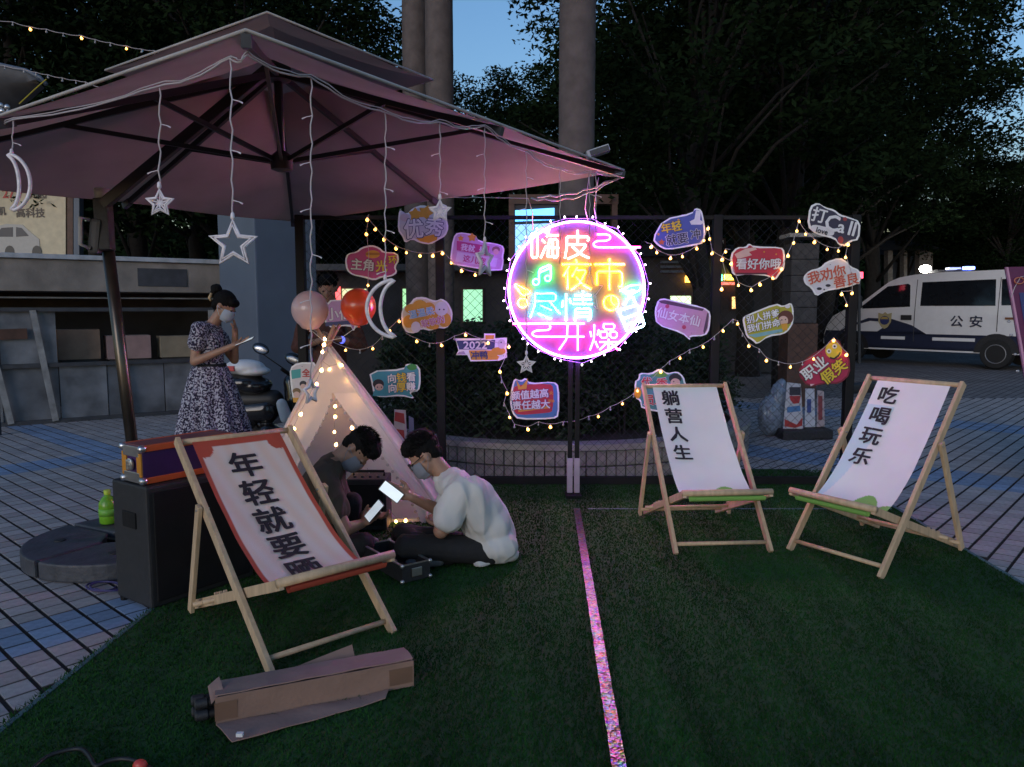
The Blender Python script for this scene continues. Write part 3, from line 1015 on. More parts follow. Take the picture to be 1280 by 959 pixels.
for p in edge8:
    e_ = hubp.lerp(p + V((0, 0, -0.03)), 0.995)
    d_ = (p - hubp).normalized()
    rb = MB().beam(hubp + d_ * 0.05, e_, 0.022, 0.034).build('rib', 'rib_black', umb)
    MB().beam(e_ - d_ * 0.06, e_ + d_ * 0.012, 0.03, 0.04).build('end_cap', 'dark_grey', rb)
    MB().beam(runner + (p - runner).normalized() * 0.05, hubp.lerp(p + V((0, 0, -0.05)), 0.52), 0.016, 0.024).build('strut', 'rib_black', umb)
ptop = V((-2.385, 4.55, 2.10))
pbot = V((-2.235, 4.55, 0.06))
MB().tube([pbot, ptop], 0.034, 18).build('pole', 'bronze_pole', umb, True)
MB().tube([ptop - V((0, 0, .01)), ptop + V((0.0, 0, 0.06))], 0.04, 14).build('pole_cap', 'ledge', umb, True)
MB().beam(ptop + V((0.03, -0.05, -0.04)), hubp + V((-0.03, -0.03, 0.02)), 0.042, 0.06).build('arm', 'rib_black', umb, False, 0.006)
MB().beam(ptop + V((0.035, -0.05, -0.30)), ptop + V((0.02, -0.03, 0.0)), 0.075, 0.085, (1, 0, 0)).build('pivot_bracket', 'black_plastic', umb, False, 0.012)
ck = MB().box(ptop + V((-0.01, -0.06, -0.22)), (0.065, 0.07, 0.20), Matrix.Rotation(R(8), 3, 'Y')).build('crank_box', 'dark_grey', umb, False, 0.02)
MB().tube([ptop + V((-0.03, -0.09, -0.13)), ptop + V((-0.06, -0.13, -0.12)), ptop + V((-0.065, -0.135, -0.27)), ptop + V((-0.03, -0.10, -0.29))], 0.012, 8).build('crank_handle', 'ledge', ck, True)
bc = V((-2.33, 4.52, 0))
for k in range(4):
    pts = []
    a0 = R(62) + k * math.pi / 2
    mdir = V((math.cos(a0 + math.pi / 4), math.sin(a0 + math.pi / 4), 0)) * 0.022
    pts.append(bc + mdir + V((math.cos(a0), math.sin(a0), 0)) * 0.13 + V((0, 0, 0.0)))
    for i in range(13):
        a = a0 + math.pi / 2 * i / 12
        pts.append(bc + mdir + V((math.cos(a), math.sin(a), 0)) * 0.52)
    a = a0 + math.pi / 2
    pts.append(bc + mdir + V((math.cos(a), math.sin(a), 0)) * 0.13)
    pts.append(bc + mdir + V((math.cos(a0 + math.pi / 4), math.sin(a0 + math.pi / 4), 0)) * 0.09)
    sg = MB().prism([p + V((0, 0, 0.004)) for p in pts], (0, 0, 0.10)).build('base_segment', 'base_plastic', umb, False, 0.012)
    cc = bc + mdir + V((math.cos(a0 + math.pi / 4), math.sin(a0 + math.pi / 4), 0)) * 0.33 + V((0, 0, 0.106))
    MB().lathe([(0.032, -0.003), (0.032, 0.004), (0.02, 0.007)], cc, 14).build('filler_cap', 'black_plastic', sg, 'auto')
MB().beam(bc + V((-0.3, 0.1, 0.05)), bc + V((0.3, -0.1, 0.05)), 0.035, 0.05).build('cross_base', 'black_metal', umb)
MB().lathe([(0.06, 0.0), (0.06, 0.16), (0.045, 0.17)], bc + V((0.09, 0.03, 0.03)), 16).build('pole_socket', 'black_metal', umb, 'auto')

# green drink bottle on the umbrella base
bt = bc + V((-0.235, 0.255, 0.107))
bo = thing('drink_bottle', bt, 'green plastic drink bottle standing on the umbrella base', 'bottle')
mat('green_drink', (0.22, 0.55, 0.03), 0.25, var=0.2, trans=0.25)
MB().lathe([(0.04, 0.0), (0.052, 0.008), (0.054, 0.05), (0.05, 0.075), (0.054, 0.1), (0.052, 0.135), (0.035, 0.165), (0.018, 0.182), (0.017, 0.19)], bt, 20).build('body', 'green_drink', bo, True)
MB().lathe([(0.02, 0.188), (0.021, 0.212), (0.018, 0.217)], bt, 16).build('cap', paint((0.45, 0.6, 0.04)), bo, 'auto')
MB().lathe([(0.0552, 0.055), (0.0552, 0.1)], bt, 20).build('label_band', paint((0.16, 0.42, 0.05)), bo, True)

# ================================================================ speaker cabinet and painted flight case
E1, E2 = V((0.58, 0.815, 0)).normalized(), V((-0.815, 0.58, 0)).normalized()
SC = V((-1.745, 3.575, 0.02))
def sp_(a, b, z): return SC + E1 * a + E2 * b + V((0, 0, z))
srot = Matrix((E1, E2, V((0, 0, 1)))).transposed()
spk = thing('speaker_cabinet', sp_(0.3, 0.16, 0), 'tall black speaker cabinet standing at the corner of the turf', 'speaker')
MB().box(sp_(0.30, 0.16, 0.30), (0.58, 0.32, 0.60), srot).build('cabinet', 'black_plastic', spk, False, 0.012)
gr_ = MB().box(sp_(0.30, -0.004, 0.30), (0.52, 0.01, 0.54), srot).build('grille', 'black_metal', spk, False, 0.004)
MB().box(sp_(0.006, 0.16, 0.42), (0.008, 0.12, 0.08), srot).build('handle', 'black_metal', spk, False, 0.003)
for a in (0.03, 0.57):
    for b_ in (0.03, 0.29):
        MB().lathe([(0.018, -0.02), (0.02, 0.0)], sp_(a, b_, 0.0), 10).build('foot', 'black_metal', spk)
mat('purple_case', (0.05, 0.018, 0.10), 0.4, var=0.2)
mat('orange_trim', (0.62, 0.11, 0.03), 0.4, var=0.1)
mat('amber_trim', (0.58, 0.24, 0.03), 0.4, var=0.1)
mat('silver', (0.62, 0.62, 0.64), 0.3, metal=0.9, var=0.12, bump=0.25, bscale=90)
mat('lid_maroon', (0.17, 0.07, 0.075), 0.55)
fc = thing('painted_flight_case', sp_(0.28, 0.14, 0.602), 'purple and orange flight case with silver corners lying on the speaker', 'case')
def fp(a, b, z): return sp_(a + 0.02, b + 0.045, z + 0.603)
cl_, cw, chh = 0.52, 0.19, 0.185
MB().box(fp(cl_ / 2, cw / 2, chh / 2 + .004), (cl_ - .012, cw - .012, chh - .014), srot).build('shell', 'purple_case', fc, False, 0.004)
MB().box(fp(cl_ / 2, cw / 2, chh - .002), (cl_ - .03, cw - .03, 0.008), srot).build('lid', 'lid_maroon', fc)
for b_ in (0.012, cw - 0.012):
    for z in (0.016, chh - 0.012):
        MB().box(fp(cl_ / 2, b_, z), (cl_ - 0.03, 0.028, 0.03), srot).build('edge_trim', 'orange_trim', fc, False, 0.003)
for b_ in (0.028, cw - 0.028):
    MB().box(fp(0.004, b_, chh / 2), (0.012, 0.04, chh - 0.07), srot).build('edge_trim', 'amber_trim', fc, False, 0.003)
MB().box(fp(0.003, cw * .5, chh - 0.028), (0.012, cw - 0.05, 0.05), srot).build('end_plate', 'silver', fc, False, 0.002)
MB().box(fp(0.003, cw * .5, 0.03), (0.012, cw - 0.05, 0.05), srot).build('end_plate', 'silver', fc, False, 0.002)
for a in (0.008, cl_ - 0.008):
    for b_ in (0.01, cw - 0.01):
        for z in (0.016, chh - 0.012):
            MB().ell(fp(a, b_, z), (0.021, 0.021, 0.02), srot, 12, 8).build('corner', 'silver', fc, True)
lt = MB().lathe([(0.03, 0.0), (0.03, 0.008), (0.018, 0.012)], fp(-0.004, cw * .5, chh * .5), 16, Matrix(((-E1), E2, V((0, 0, 1)))).transposed() @ Matrix.Rotation(R(90), 3, 'Y')).build('latch', 'silver', fc, 'auto')
MB().box(fp(-0.018, cw * .5, chh * .5), (0.014, 0.016, 0.05), srot).build('latch_wing', 'silver', lt, False, 0.003)

# ================================================================ folding deck chairs
def wood_material(name, col):
    m = mat(name, col, 0.55, var=0.16, scale=6, bump=0.15, bscale=40)
    nt = m.node_tree
    mp = nt.nodes.new('ShaderNodeMapping')
    mp.inputs['Scale'].default_value = (6, 6, 0.9)
    tc = nt.nodes['Texture Coordinate']
    nt.links.new(tc.outputs['Object'], mp.inputs[0])
    for n in nt.nodes:
        if n.type == 'TEX_NOISE': nt.links.new(mp.outputs[0], n.inputs['Vector'])
wood_material('pine', (0.56, 0.40, 0.25))
mat('sling', (0.80, 0.80, 0.80), 0.8, var=0.03, scale=4, bump=0.15, bscale=250, vcol=True)
mat('ink', (0.022, 0.020, 0.026), 0.6, var=0.1)
def deck_chair(x, y, th, al, label, colour, chars, cs, csize, cv0, cvs):
    W, L, us, hs, ur, kf, ws = 0.575, 1.272, -0.034, 0.375, 0.887, 0.665, 0.515
    bk, rt, o = V((-math.sin(th), math.cos(th), 0)), V((math.cos(th), math.sin(th), 0)), V((x, y, 0.018))
    def P(s, u, z): return o + rt * s + bk * u + V((0, 0, z))
    Lx, Lz = L * math.cos(al), L * math.sin(al)
    t = thing('deck_chair', (x, y, 0.018), label, 'deck chair', 'deck chairs on the turf')
    for s in (-1, 1):
        MB().beam(P(s * W / 2, 0, 0.002), P(s * W / 2, Lx, Lz), 0.022, 0.046, rt.cross(bk * Lx + V((0, 0, Lz)))).build('main_rail', 'pine', t, False, 0.003)
        wi = ws / 2
        MB().beam(P(s * wi, us - 0.01, hs), P(s * wi, ur, 0.024), 0.022, 0.044).build('seat_rail', 'pine', t, False, 0.003)
        # support strut, from the main rail down to the notches of the seat rail
        wo = (W / 2 + 0.026)
        MB().beam(P(s * wo, Lx * kf - .005, Lz * kf + 0.02), P(s * wo, 0.80, 0.03), 0.02, 0.04, rt.cross(V((0, 0, 1)))).build('strut', 'pine', t, False, 0.003)
        MB().tube([P(s * (W / 2 - 0.02), Lx * kf, Lz * kf), P(s * (wo + 0.014), Lx * kf, Lz * kf)], 0.006, 8).build('bolt', 'silver', t)
        for q in (0.62, 0.68, 0.74):
            MB().tube([P(s * wi, ur + (us - ur) * (1 - q), 0.024 + (hs - .024) * (1 - q) + 0.026), P(s * (wi - .014), ur + (us - ur) * (1 - q), 0.024 + (hs - .024) * (1 - q) + 0.026)], 0.008, 8).build('notch_peg', 'pine', t)
    MB().tube([P(-W / 2, Lx - .01, Lz - .012), P(W / 2, Lx - .01, Lz - .012)], 0.015, 12).build('top_bar', 'pine', t, True)
    fq = 0.055
    MB().tube([P(-W / 2, Lx * fq, Lz * fq), P(W / 2, Lx * fq, Lz * fq)], 0.012, 12).build('foot_bar', 'pine', t, True)
    MB().tube([P(-ws / 2 - 0.012, us, hs + .004), P(ws / 2 + 0.012, us, hs + .004)], 0.019, 12).build('seat_bar', 'pine', t, True)
    for q, r_ in ((0.86, 0.011), (0.72, 0.011)):
        MB().tube([P(-W / 2 - .03, us + (ur - us) * q, hs + (.024 - hs) * q), P(W / 2 + .03, us + (ur - us) * q, hs + (.024 - hs) * q)], r_, 10).build('rear_bar', 'pine', t, True)
    # sling: hangs from the top bar, sags, comes up to the seat bar
    P0, P1, P2 = (Lx - 0.005, Lz), (0.14, 0.115), (us + 0.022, hs + 0.010)
    tab = []
    n = 200
    acc = 0
    prev = None
    for i in range(n + 1):
        q = i / n
        u = (1 - q) ** 2 * P0[0] + 2 * q * (1 - q) * P1[0] + q * q * P2[0]
        z = (1 - q) ** 2 * P0[1] + 2 * q * (1 - q) * P1[1] + q * q * P2[1]
        if prev: acc += math.hypot(u - prev[0], z - prev[1])
        prev = (u, z)
        tab.append((acc, u, z))
    tot = acc
    arr = np.array(tab)
    sw = 0.45
    def surf(s, a, off=0.0):
        u, z = np.interp(a, arr[:, 0], arr[:, 1]), np.interp(a, arr[:, 0], arr[:, 2])
        u2, z2 = np.interp(a + .004, arr[:, 0], arr[:, 1]), np.interp(a + .004, arr[:, 0], arr[:, 2])
        u1, z1 = np.interp(a - .004, arr[:, 0], arr[:, 1]), np.interp(a - .004, arr[:, 0], arr[:, 2])
        tu, tz_ = u2 - u1, z2 - z1
        l = math.hypot(tu, tz_) or 1
        nu, nz_ = tz_ / l, -tu / l                      # towards the sitter
        dip = -0.020 * (1 - (2 * s / sw) ** 2) * math.sin(math.pi * min(1, max(0, a / tot)))
        wv = 0.006 * noise.noise(V((s * 6 + a * 2 + x * 7, a * 5 - s * 3, 0))) * math.sin(math.pi * min(1, max(0, a / tot)))
        return P(s, u + nu * (off + dip + wv), z + nz_ * (off + dip + wv))
    nu_, nv = 72, 170
    vs, cols = [], []
    for j in range(nv + 1):
        a = tot * j / nv
        for i in range(nu_ + 1):
            s = sw * (i / nu_ - 0.5)
            vs.append(surf(s, a) - t.location)
            cols.append((*colour(i / nu_, a, tot, sw), 1))
    fs = [(j * (nu_ + 1) + i, j * (nu_ + 1) + i + 1, (j + 1) * (nu_ + 1) + i + 1, (j + 1) * (nu_ + 1) + i) for j in range(nv) for i in range(nu_)]
    me = bpy.data.meshes.new('sling')
    me.from_pydata(vs, [], fs)
    set_print(me, cols)
    me.polygons.foreach_set('use_smooth', [True] * len(fs))
    sl = put('sling', me, 'sling', t)
    # the fold of cloth round the seat bar
    b = MB()
    vv = []
    for i in range(13):
        s = sw * (i / 12 - .5)
        for a_ in range(9):
            an = R(20 - a_ * 22)
            vv.append(P(s, us + 0.0225 * math.cos(an), hs + .004 + (0.0225 if math.sin(an) > 0 else 0.05) * math.sin(an)))
    ff = [(i * 9 + a_, i * 9 + a_ + 1, (i + 1) * 9 + a_ + 1, (i + 1) * 9 + a_) for i in range(12) for a_ in range(8)]
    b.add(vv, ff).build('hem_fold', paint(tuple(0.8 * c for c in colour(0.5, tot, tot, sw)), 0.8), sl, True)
    for k, ch in enumerate(chars):
        a0 = cv0 + k * cvs
        lettering('lettering', ch, 'ink', sl, lambda xx, yy, oo, a0=a0: surf(cs + xx, min(a0 - yy, tot - 0.002), 0.005 + oo), csize, 0.028, cut=0.02)
    return t
def col_red(i, a, tot, sw):
    s = i * sw
    edge = min(s, sw - s)
    r = 0.07
    c1 = math.hypot(s - 0.03, a - 0.075) < 0.055
    c2 = math.hypot(sw - s - 0.03, a - 0.075) < 0.055
    if edge < 0.022 or a < 0.065 or c1 or c2 or a > tot - 0.035: return (0.62, 0.10, 0.055)
    st = 0.5 + 0.5 * math.sin((s * 3.2 - a * 0.55) * 24)
    return (1.0, 0.76 + 0.07 * st, 0.63 + 0.11 * st)
def col_hill(flip):
    def f(i, a, tot, sw):
        q = i
        hill = 0.09 + 0.15 * math.sqrt(max(0.0, 1 - ((q - 0.66) / 0.19) ** 2)) if q < 0.83 else 0.09 + 0.09 * math.sqrt(max(0.0, 1 - ((q - 0.98) / 0.17) ** 2))
        if a > tot - hill - 0.045 and q > 0.45: return (0.30, 0.62, 0.14)
        fold = (q - 0.2 - 0.5 * (1 - a / tot))
        if fold < -0.22 and a > 0.2 and flip: return (0.76, 0.92, 1.0)
        return (1.0, 1.0, 1.0)
    return f
deck_chair(-0.742, 3.116, 0.739, 0.702, 'wooden deck chair with red bordered cream sling lettered in black', col_red, '年轻就要晒', -0.02, 0.165, 0.20, 0.178)
deck_chair(1.256, 4.434, 0.072, 0.815, 'wooden deck chair with white sling in front of the cartoon boy slogan board', col_hill(False), '躺营人生', -0.118, 0.128, 0.115, 0.148)
deck_chair(1.825, 4.256, -0.987, 0.927, 'wooden deck chair with white sling at the turf edge beside the open paving', col_hill(True), '吃喝玩乐', -0.115, 0.128, 0.125, 0.148)
# ================================================================ torn cardboard box
mat('cardboard', (0.27, 0.165, 0.125), 0.9, var=0.14, scale=5, bump=0.25, bscale=60)
mat('cardboard_in', (0.32, 0.20, 0.17), 0.9, var=0.12, scale=5, bump=0.2, bscale=60)
mat('brown_tape', (0.19, 0.11, 0.075), 0.4, var=0.1)
b0, b1 = gnd(270, 908, .02), gnd(517, 858, .02)
bd = (b1 - b0).normalized()
bn = V((-bd.y, bd.x, 0))
BL_ = (b1 - b0).length
def bx(a, n_, z): return b0 + bd * a + bn * n_ + V((0, 0, z))
cb = thing('cardboard_box', bx(BL_ / 2, 0.07, 0), 'long torn cardboard box lying open on the turf by the red chair', 'box')
H_, W_ = 0.105, 0.135
def sheet(pts, nm, m, th=0.004, nsub=14, crumple=0.003):
    """a corrugated card sheet: quad subdivided, slightly crumpled, with thickness"""
    a, b, c, d_ = [V(p) for p in pts]
    nrm = (b - a).cross(d_ - a).normalized()
    vs, fs = [], []
    n1, n2 = nsub, 6
    for s_ in (0, 1):
        for i in range(n1 + 1):
            for j in range(n2 + 1):
                p = a.lerp(b, i / n1).lerp(d_.lerp(c, i / n1), j / n2)
                edge = 1 if 0 < j < n2 else 0.5
                p = p + nrm * (crumple * edge * noise.noise(p * 9) * 1.6 + (th if s_ else 0))
                vs.append(p)
    k = (n1 + 1) * (n2 + 1)
    for i in range(n1):
        for j in range(n2):
            q = (i * (n2 + 1) + j, (i + 1) * (n2 + 1) + j, (i + 1) * (n2 + 1) + j + 1, i * (n2 + 1) + j + 1)
            fs.append(q[::-1])
            fs.append(tuple(x + k for x in q))
    rim = [i * (n2 + 1) for i in range(n1 + 1)] + [n1 * (n2 + 1) + j for j in range(1, n2 + 1)] + [i * (n2 + 1) + n2 for i in range(n1 - 1, -1, -1)] + [j for j in range(n2 - 1, 0, -1)]
    for i in range(len(rim)):
        p, q = rim[i], rim[(i + 1) % len(rim)]
        fs.append((p, q, q + k, p + k))
    return MB().add(vs, fs).build(nm, m, cb)
sheet([bx(0, 0, .004), bx(BL_, 0, .004), bx(BL_, 0, H_), bx(0, 0, H_)], 'side_panel', 'cardboard')
sheet([bx(0, W_, .004), bx(BL_, W_, .004), bx(BL_, W_, H_ * .9), bx(0, W_, H_ * .9)], 'side_panel', 'cardboard')
sheet([bx(0.0, 0.006, H_ + .001), bx(BL_, 0.006, H_ + .001), bx(BL_, W_ - .002, H_ * .93), bx(0.01, W_ - .002, H_ * .93)], 'top_panel', 'cardboard_in', 0.004, 16, 0.006)
sheet([bx(0.01, 0.006, .006), bx(BL_, 0.006, .006), bx(BL_, W_ - .005, .006), bx(0.01, W_ - .005, .006)], 'bottom_panel', 'cardboard')
sheet([bx(BL_ - .004, 0.006, .01), bx(BL_ - .004, W_ - .006, .01), bx(BL_ - .004, W_ - .006, H_ * .88), bx(BL_ - .004, 0.006, H_ * .95)], 'end_panel', 'cardboard', 0.003, 6)
f0, f1 = gnd(290, 933, .022), gnd(482, 876, .022)
sheet([bx(0.0, -0.008, .008), f0, f1, bx(BL_ * .78, -0.008, .008)][0:1] + [f0 + V((0, 0, .012)), f1 + V((0, 0, .006)), bx(BL_ * .86, -0.008, .008)], 'torn_flap', 'cardboard_in', 0.004, 14, 0.008)
g0, g1 = bx(0.30, W_ + .004, H_ * .6), bx(0.52, W_ + .004, H_ * .6)
sheet([g0, g1, g1 + bn * 0.07 + V((0, 0, .05)), g0 + bn * 0.03 + V((0, 0, .02))], 'raised_flap', 'cardboard', 0.004, 10, 0.006)
sheet([bx(-0.012, 0.02, H_ * .7), bx(-0.02, 0.07, H_ * 1.1), bx(0.02, 0.10, H_ * 1.25), bx(0.03, 0.05, H_ * 1.0)], 'torn_corner', 'cardboard_in', 0.003, 6, 0.01)
MB().box(bx(0.035, -0.004, H_ * .5), (0.075, 0.003, H_ * .62), Matrix((bd, bn, V((0, 0, 1)))).transposed()).build('tape_patch', 'brown_tape', cb)
MB().box(bx(BL_ - .05, -0.004, H_ * .5), (0.09, 0.003, H_ * .6), Matrix((bd, bn, V((0, 0, 1)))).transposed()).build('tape_patch', 'brown_tape', cb)
MB().box(f0 + V((0.02, 0.02, .03)), (0.022, 0.014, 0.012)).build('paper_scrap', 'white_paint', cb)
for k, (n_, z) in enumerate(((0.03, 0.035), (0.075, 0.03), (0.05, 0.068), (0.095, 0.062))):
    o = thing('black_pole', bx(-0.05, n_, z), 'black capped pole end sticking out of the torn cardboard box', 'pole', 'poles in the cardboard box')
    MB().tube([bx(-0.045 - .01 * (k % 2), n_, z), bx(0.45, n_, z)], 0.014, 12).build('shaft', 'black_metal', o, True)
    MB().lathe([(0.012, -0.012), (0.0185, -0.006), (0.0185, 0.03), (0.015, 0.034)], bx(-0.055 - .01 * (k % 2), n_, z), 12, Matrix((bn, V((0, 0, 1)), bd)).transposed()).build('end_cap', 'black_plastic', o, 'auto')

# ================================================================ foil tape on the turf
def foil_material():
    m = mat('foil', (0.8, 0.8, 0.85), 0.32, metal=1.0)
    nt = m.node_tree
    b = nt.nodes['Principled BSDF']
    tc = nt.nodes['Texture Coordinate']
    vo = nt.nodes.new('ShaderNodeTexVoronoi')
    vo.inputs['Scale'].default_value = 85
    hs_ = nt.nodes.new('ShaderNodeHueSaturation')
    hs_.inputs['Saturation'].default_value = 0.9
    hs_.inputs['Value'].default_value = 0.30
    nt.links.new(tc.outputs['Object'], vo.inputs['Vector'])
    nt.links.new(vo.outputs['Color'], hs_.inputs['Color'])
    nt.links.new(hs_.outputs[0], b.inputs['Base Color'])
    bp = nt.nodes.new('ShaderNodeBump')
    bp.inputs['Strength'].default_value = 0.5
    bp.inputs['Distance'].default_value = 0.004
    nt.links.new(vo.outputs['Distance'], bp.inputs['Height'])
    nt.links.new(bp.outputs[0], b.inputs['Normal'])
foil_material()
pa, pb2 = gnd(721, 634, .05), gnd(779, 985, .05)
vs, fs = [], []
n = 160
sdv = V((1, 0, 0)) * 0.023
for i in range(n + 1):
    p = pb2.lerp(pa, i / n)
    for s in (-1, -0.33, 0.33, 1):
        q = p + sdv * s * (1 + 0.12 * noise.noise(V((i * .3, s, 0))))
        vs.append((q.x, q.y, 0.043 + 0.0045 * noise.noise(V((i * 0.21, s * 1.1, 3.0)))))
fs = [(i * 4 + k, i * 4 + k + 1, (i + 1) * 4 + k + 1, (i + 1) * 4 + k) for i in range(n) for k in range(3)]
tag(MB().add(vs, fs).build('foil_tape', 'foil', None, True, loc=(pa.lerp(pb2, .5).x, 4.0, 0.03)), 'strip of crinkled iridescent foil tape down the middle of the turf', 'tape')

# cables on the ground
mat('rubber', (0.016, 0.016, 0.017), 0.5)
cbp = [gnd(x, y, .03) for x, y in ((20, 985), (45, 962), (62, 949), (85, 942), (102, 941), (112, 950), (120, 962), (135, 956), (155, 953), (175, 958), (205, 975))]
t = thing('ground_cable', cbp[3], 'black cable with a red plug lying on the turf', 'cable')
sm_ = []
for i in range(len(cbp) - 1):
    for k in range(6):
        a_, b_, c_, d_ = cbp[max(i - 1, 0)], cbp[i], cbp[i + 1], cbp[min(i + 2, len(cbp) - 1)]
        q = k / 6
        sm_.append(0.5 * ((2 * b_) + (c_ - a_) * q + (2 * a_ - 5 * b_ + 4 * c_ - d_) * q * q + (3 * b_ - a_ - 3 * c_ + d_) * q ** 3) + V((0, 0, 0.012)))
MB().tube(sm_, 0.007, 8).build('lead', 'rubber', t, True)
MB().ell(gnd(175, 957, .05), (0.022, 0.018, 0.02)).build('plug', mat('red_plug', (0.62, 0.06, 0.05), 0.35), t, True)
bl_ = thing('coiled_lead', gnd(125, 733, .01), 'thin dark blue lead coiled on the tiles beside the umbrella base', 'cable')
MB().tube([gnd(125 + 20 * math.cos(a / 12 * 6.28) + a * .4, 733 + 6 * math.sin(a / 12 * 6.28), .008 + 0.0006 * a) for a in range(30)], 0.005, 6).build('lead', mat('blue_lead', (0.05, 0.04, 0.14), 0.5), bl_, True)

# ================================================================ play tent
cloth_material('tent_cloth', (0.85, 0.80, 0.79), 0.5, var=0.06)
mat('tent_pole', (0.42, 0.27, 0.19), 0.7, var=0.2)
TA = V((-1.315, 5.47, 1.215))
TFL, TFR, TBR, TBL = V((-1.85, 4.98, 0.02)), V((-0.43, 5.10, 0.02)), V((-0.56, 6.0, 0.02)), V((-1.95, 5.95, 0.02))
tent = thing('play_tent', (-1.2, 5.5, 0.02), 'white cotton teepee play tent lit by fairy lights inside', 'tent')
for p, ex in ((TFL, V((0.05, 0, 0))), (TFR, V((-0.04, 0, 0))), (TBR, V((0.02, 0.02, 0))), (TBL, V((-0.02, 0, 0)))):
    d_ = (TA + ex * 0.3 - p).normalized()
    ta_ = TA + ex * 0.3
    MB().tube([p, ta_ - d_ * 0.03], 0.0135, 10).build('pole_sleeve', 'tent_cloth', tent, True)
    MB().tube([ta_ - d_ * 0.05, ta_ + d_ * (0.16 if p is not TFR else 0.10)], 0.0125, 10).build('pole', 'tent_pole', tent, True)
def tent_panel(pts, nm, n=16, sag=0.03, m='tent_cloth'):
    """triangle apex, left, right with fabric sag"""
    a, l, r_ = pts
    nrm = (l - a).cross(r_ - a).normalized()
    vs, fs = [], []
    for i in range(n + 1):
        t_ = i / n
        for j in range(n + 1):
            s_ = j / n
            p = a.lerp(l.lerp(r_, s_), 0.03 + 0.97 * t_)
            vs.append(p + nrm * (sag * math.sin(math.pi * s_) * t_ + 0.012 * t_ * noise.noise(V((s_ * 7, t_ * 2, l.x)))))
    for i in range(n):
        for j in range(n):
            fs.append((i * (n + 1) + j, i * (n + 1) + j + 1, (i + 1) * (n + 1) + j + 1, (i + 1) * (n + 1) + j))
    return MB().add(vs, fs).build(nm, m, tent, True)
tent_panel((TA, TFL, TBL), 'side_panel', sag=0.02)
tent_panel((TA, TFR, TBR), 'side_panel', sag=-0.02)
tent_panel((TA, TBL, TBR), 'back_panel', sag=0.02)
def tf(t_, s_, o=0.0):
    nrm = (TFL - TA).cross(TFR - TA).normalized()
    return TA.lerp(TFL.lerp(TFR, s_), t_) - nrm * o
vs, fs = [], []
for i in range(9):
    for j in range(11):
        vs.append(tf(0.04 + 0.24 * i / 8, j / 10, 0.01 * math.sin(math.pi * j / 10)))
fs = [(i * 11 + j, i * 11 + j + 1, (i + 1) * 11 + j + 1, (i + 1) * 11 + j) for i in range(8) for j in range(10)]
MB().add(vs, fs).build('front_top', 'tent_cloth', tent, True)
pm = MB().ell((0, 0, 0), 0.011, None, 8, 6).mesh(smooth=True)
pm.materials.append(mat('pompom', (0.55, 0.48, 0.48), 0.9))
for side in (0, 1):
    edge = []
    for i in range(21):
        t_ = 0.27 + 0.73 * i / 20
        q = i / 20
        wdt = (0.5 if not side else 0.46) * (1 - q) ** (2.0 if not side else 2.6) + (0.10 if side else 0.16) * q + 0.03
        edge.append((t_, min(0.5, wdt)))
    vs = []
    for t_, wdt in edge:
        for j in range(9):
            s_ = wdt * j / 8
            fold = 0.018 * math.sin(j * 1.7 + t_ * 4) * (t_ - 0.2) + 0.03 * (j / 8) ** 2 * math.sin(t_ * 3)
            vs.append(tf(t_, s_ if not side else 1 - s_, fold + 0.006))
    fs = [(i * 9 + j, i * 9 + j + 1, (i + 1) * 9 + j + 1, (i + 1) * 9 + j) for i in range(20) for j in range(8)]
    fl_ = MB().add(vs, fs).build('door_flap', 'tent_cloth', tent, True)
    for i in range(1, 21, 1):
        p = V(vs[i * 9 + 8]) + V((0, -0.012, -0.012))
        put('pompom', pm, None, fl_, p - worldloc(fl_))
# floor mat inside
MB().prism([p.lerp(V((-1.2, 5.5, 0.02)), 0.05) + V((0, 0, 0.004)) for p in (TFL, TFR, TBR, TBL)], (0, 0, 0.02)).build('floor_mat', 'tent_cloth', tent)

# balloons tied to the tent poles
mat('balloon_pink', (0.74, 0.52, 0.56), 0.28, var=0.04, coat=0.3)
mat('balloon_red', (0.80, 0.085, 0.025), 0.28, var=0.04, coat=0.3)
for px, py, r_, m_, lab in ((387.5, 387, 0.127, 'balloon_pink', 'round pale pink balloon tied at the tent top'), (448, 383, 0.121, 'balloon_red', 'round orange red balloon tied at the tent top')):
    c = at(px, py, 5.36)
    bl = thing('balloon', c - V((0, 0, r_ * 1.08)), lab, 'balloon', 'balloons on the tent')
    prof = []
    for i in range(1, 20):
        a = math.pi * i / 20
        prof.append((r_ * math.sin(a) * (1.0), -r_ * 1.03 * math.cos(a) - (0.012 if a < 0.5 else 0)))
    MB().lathe([(0.004, -r_ * 1.1)] + prof + [(0.004, r_ * 1.03)], c, 28).build('skin', m_, bl, True)
    MB().lathe([(0.011, -0.014), (0.005, 0.0), (0.006, 0.006)], c - V((0, 0, r_ * 1.1)), 10).build('knot', m_, bl, True)
    MB().tube([c - V((0, 0, r_ * 1.1)), (c - V((0, 0, r_ * 1.1))).lerp(TA, 0.6) + V((0.01, 0, -.01)), TA + V((0, -.03, 0.02))], 0.0018, 5).build('ribbon', 'white_paint', bl)
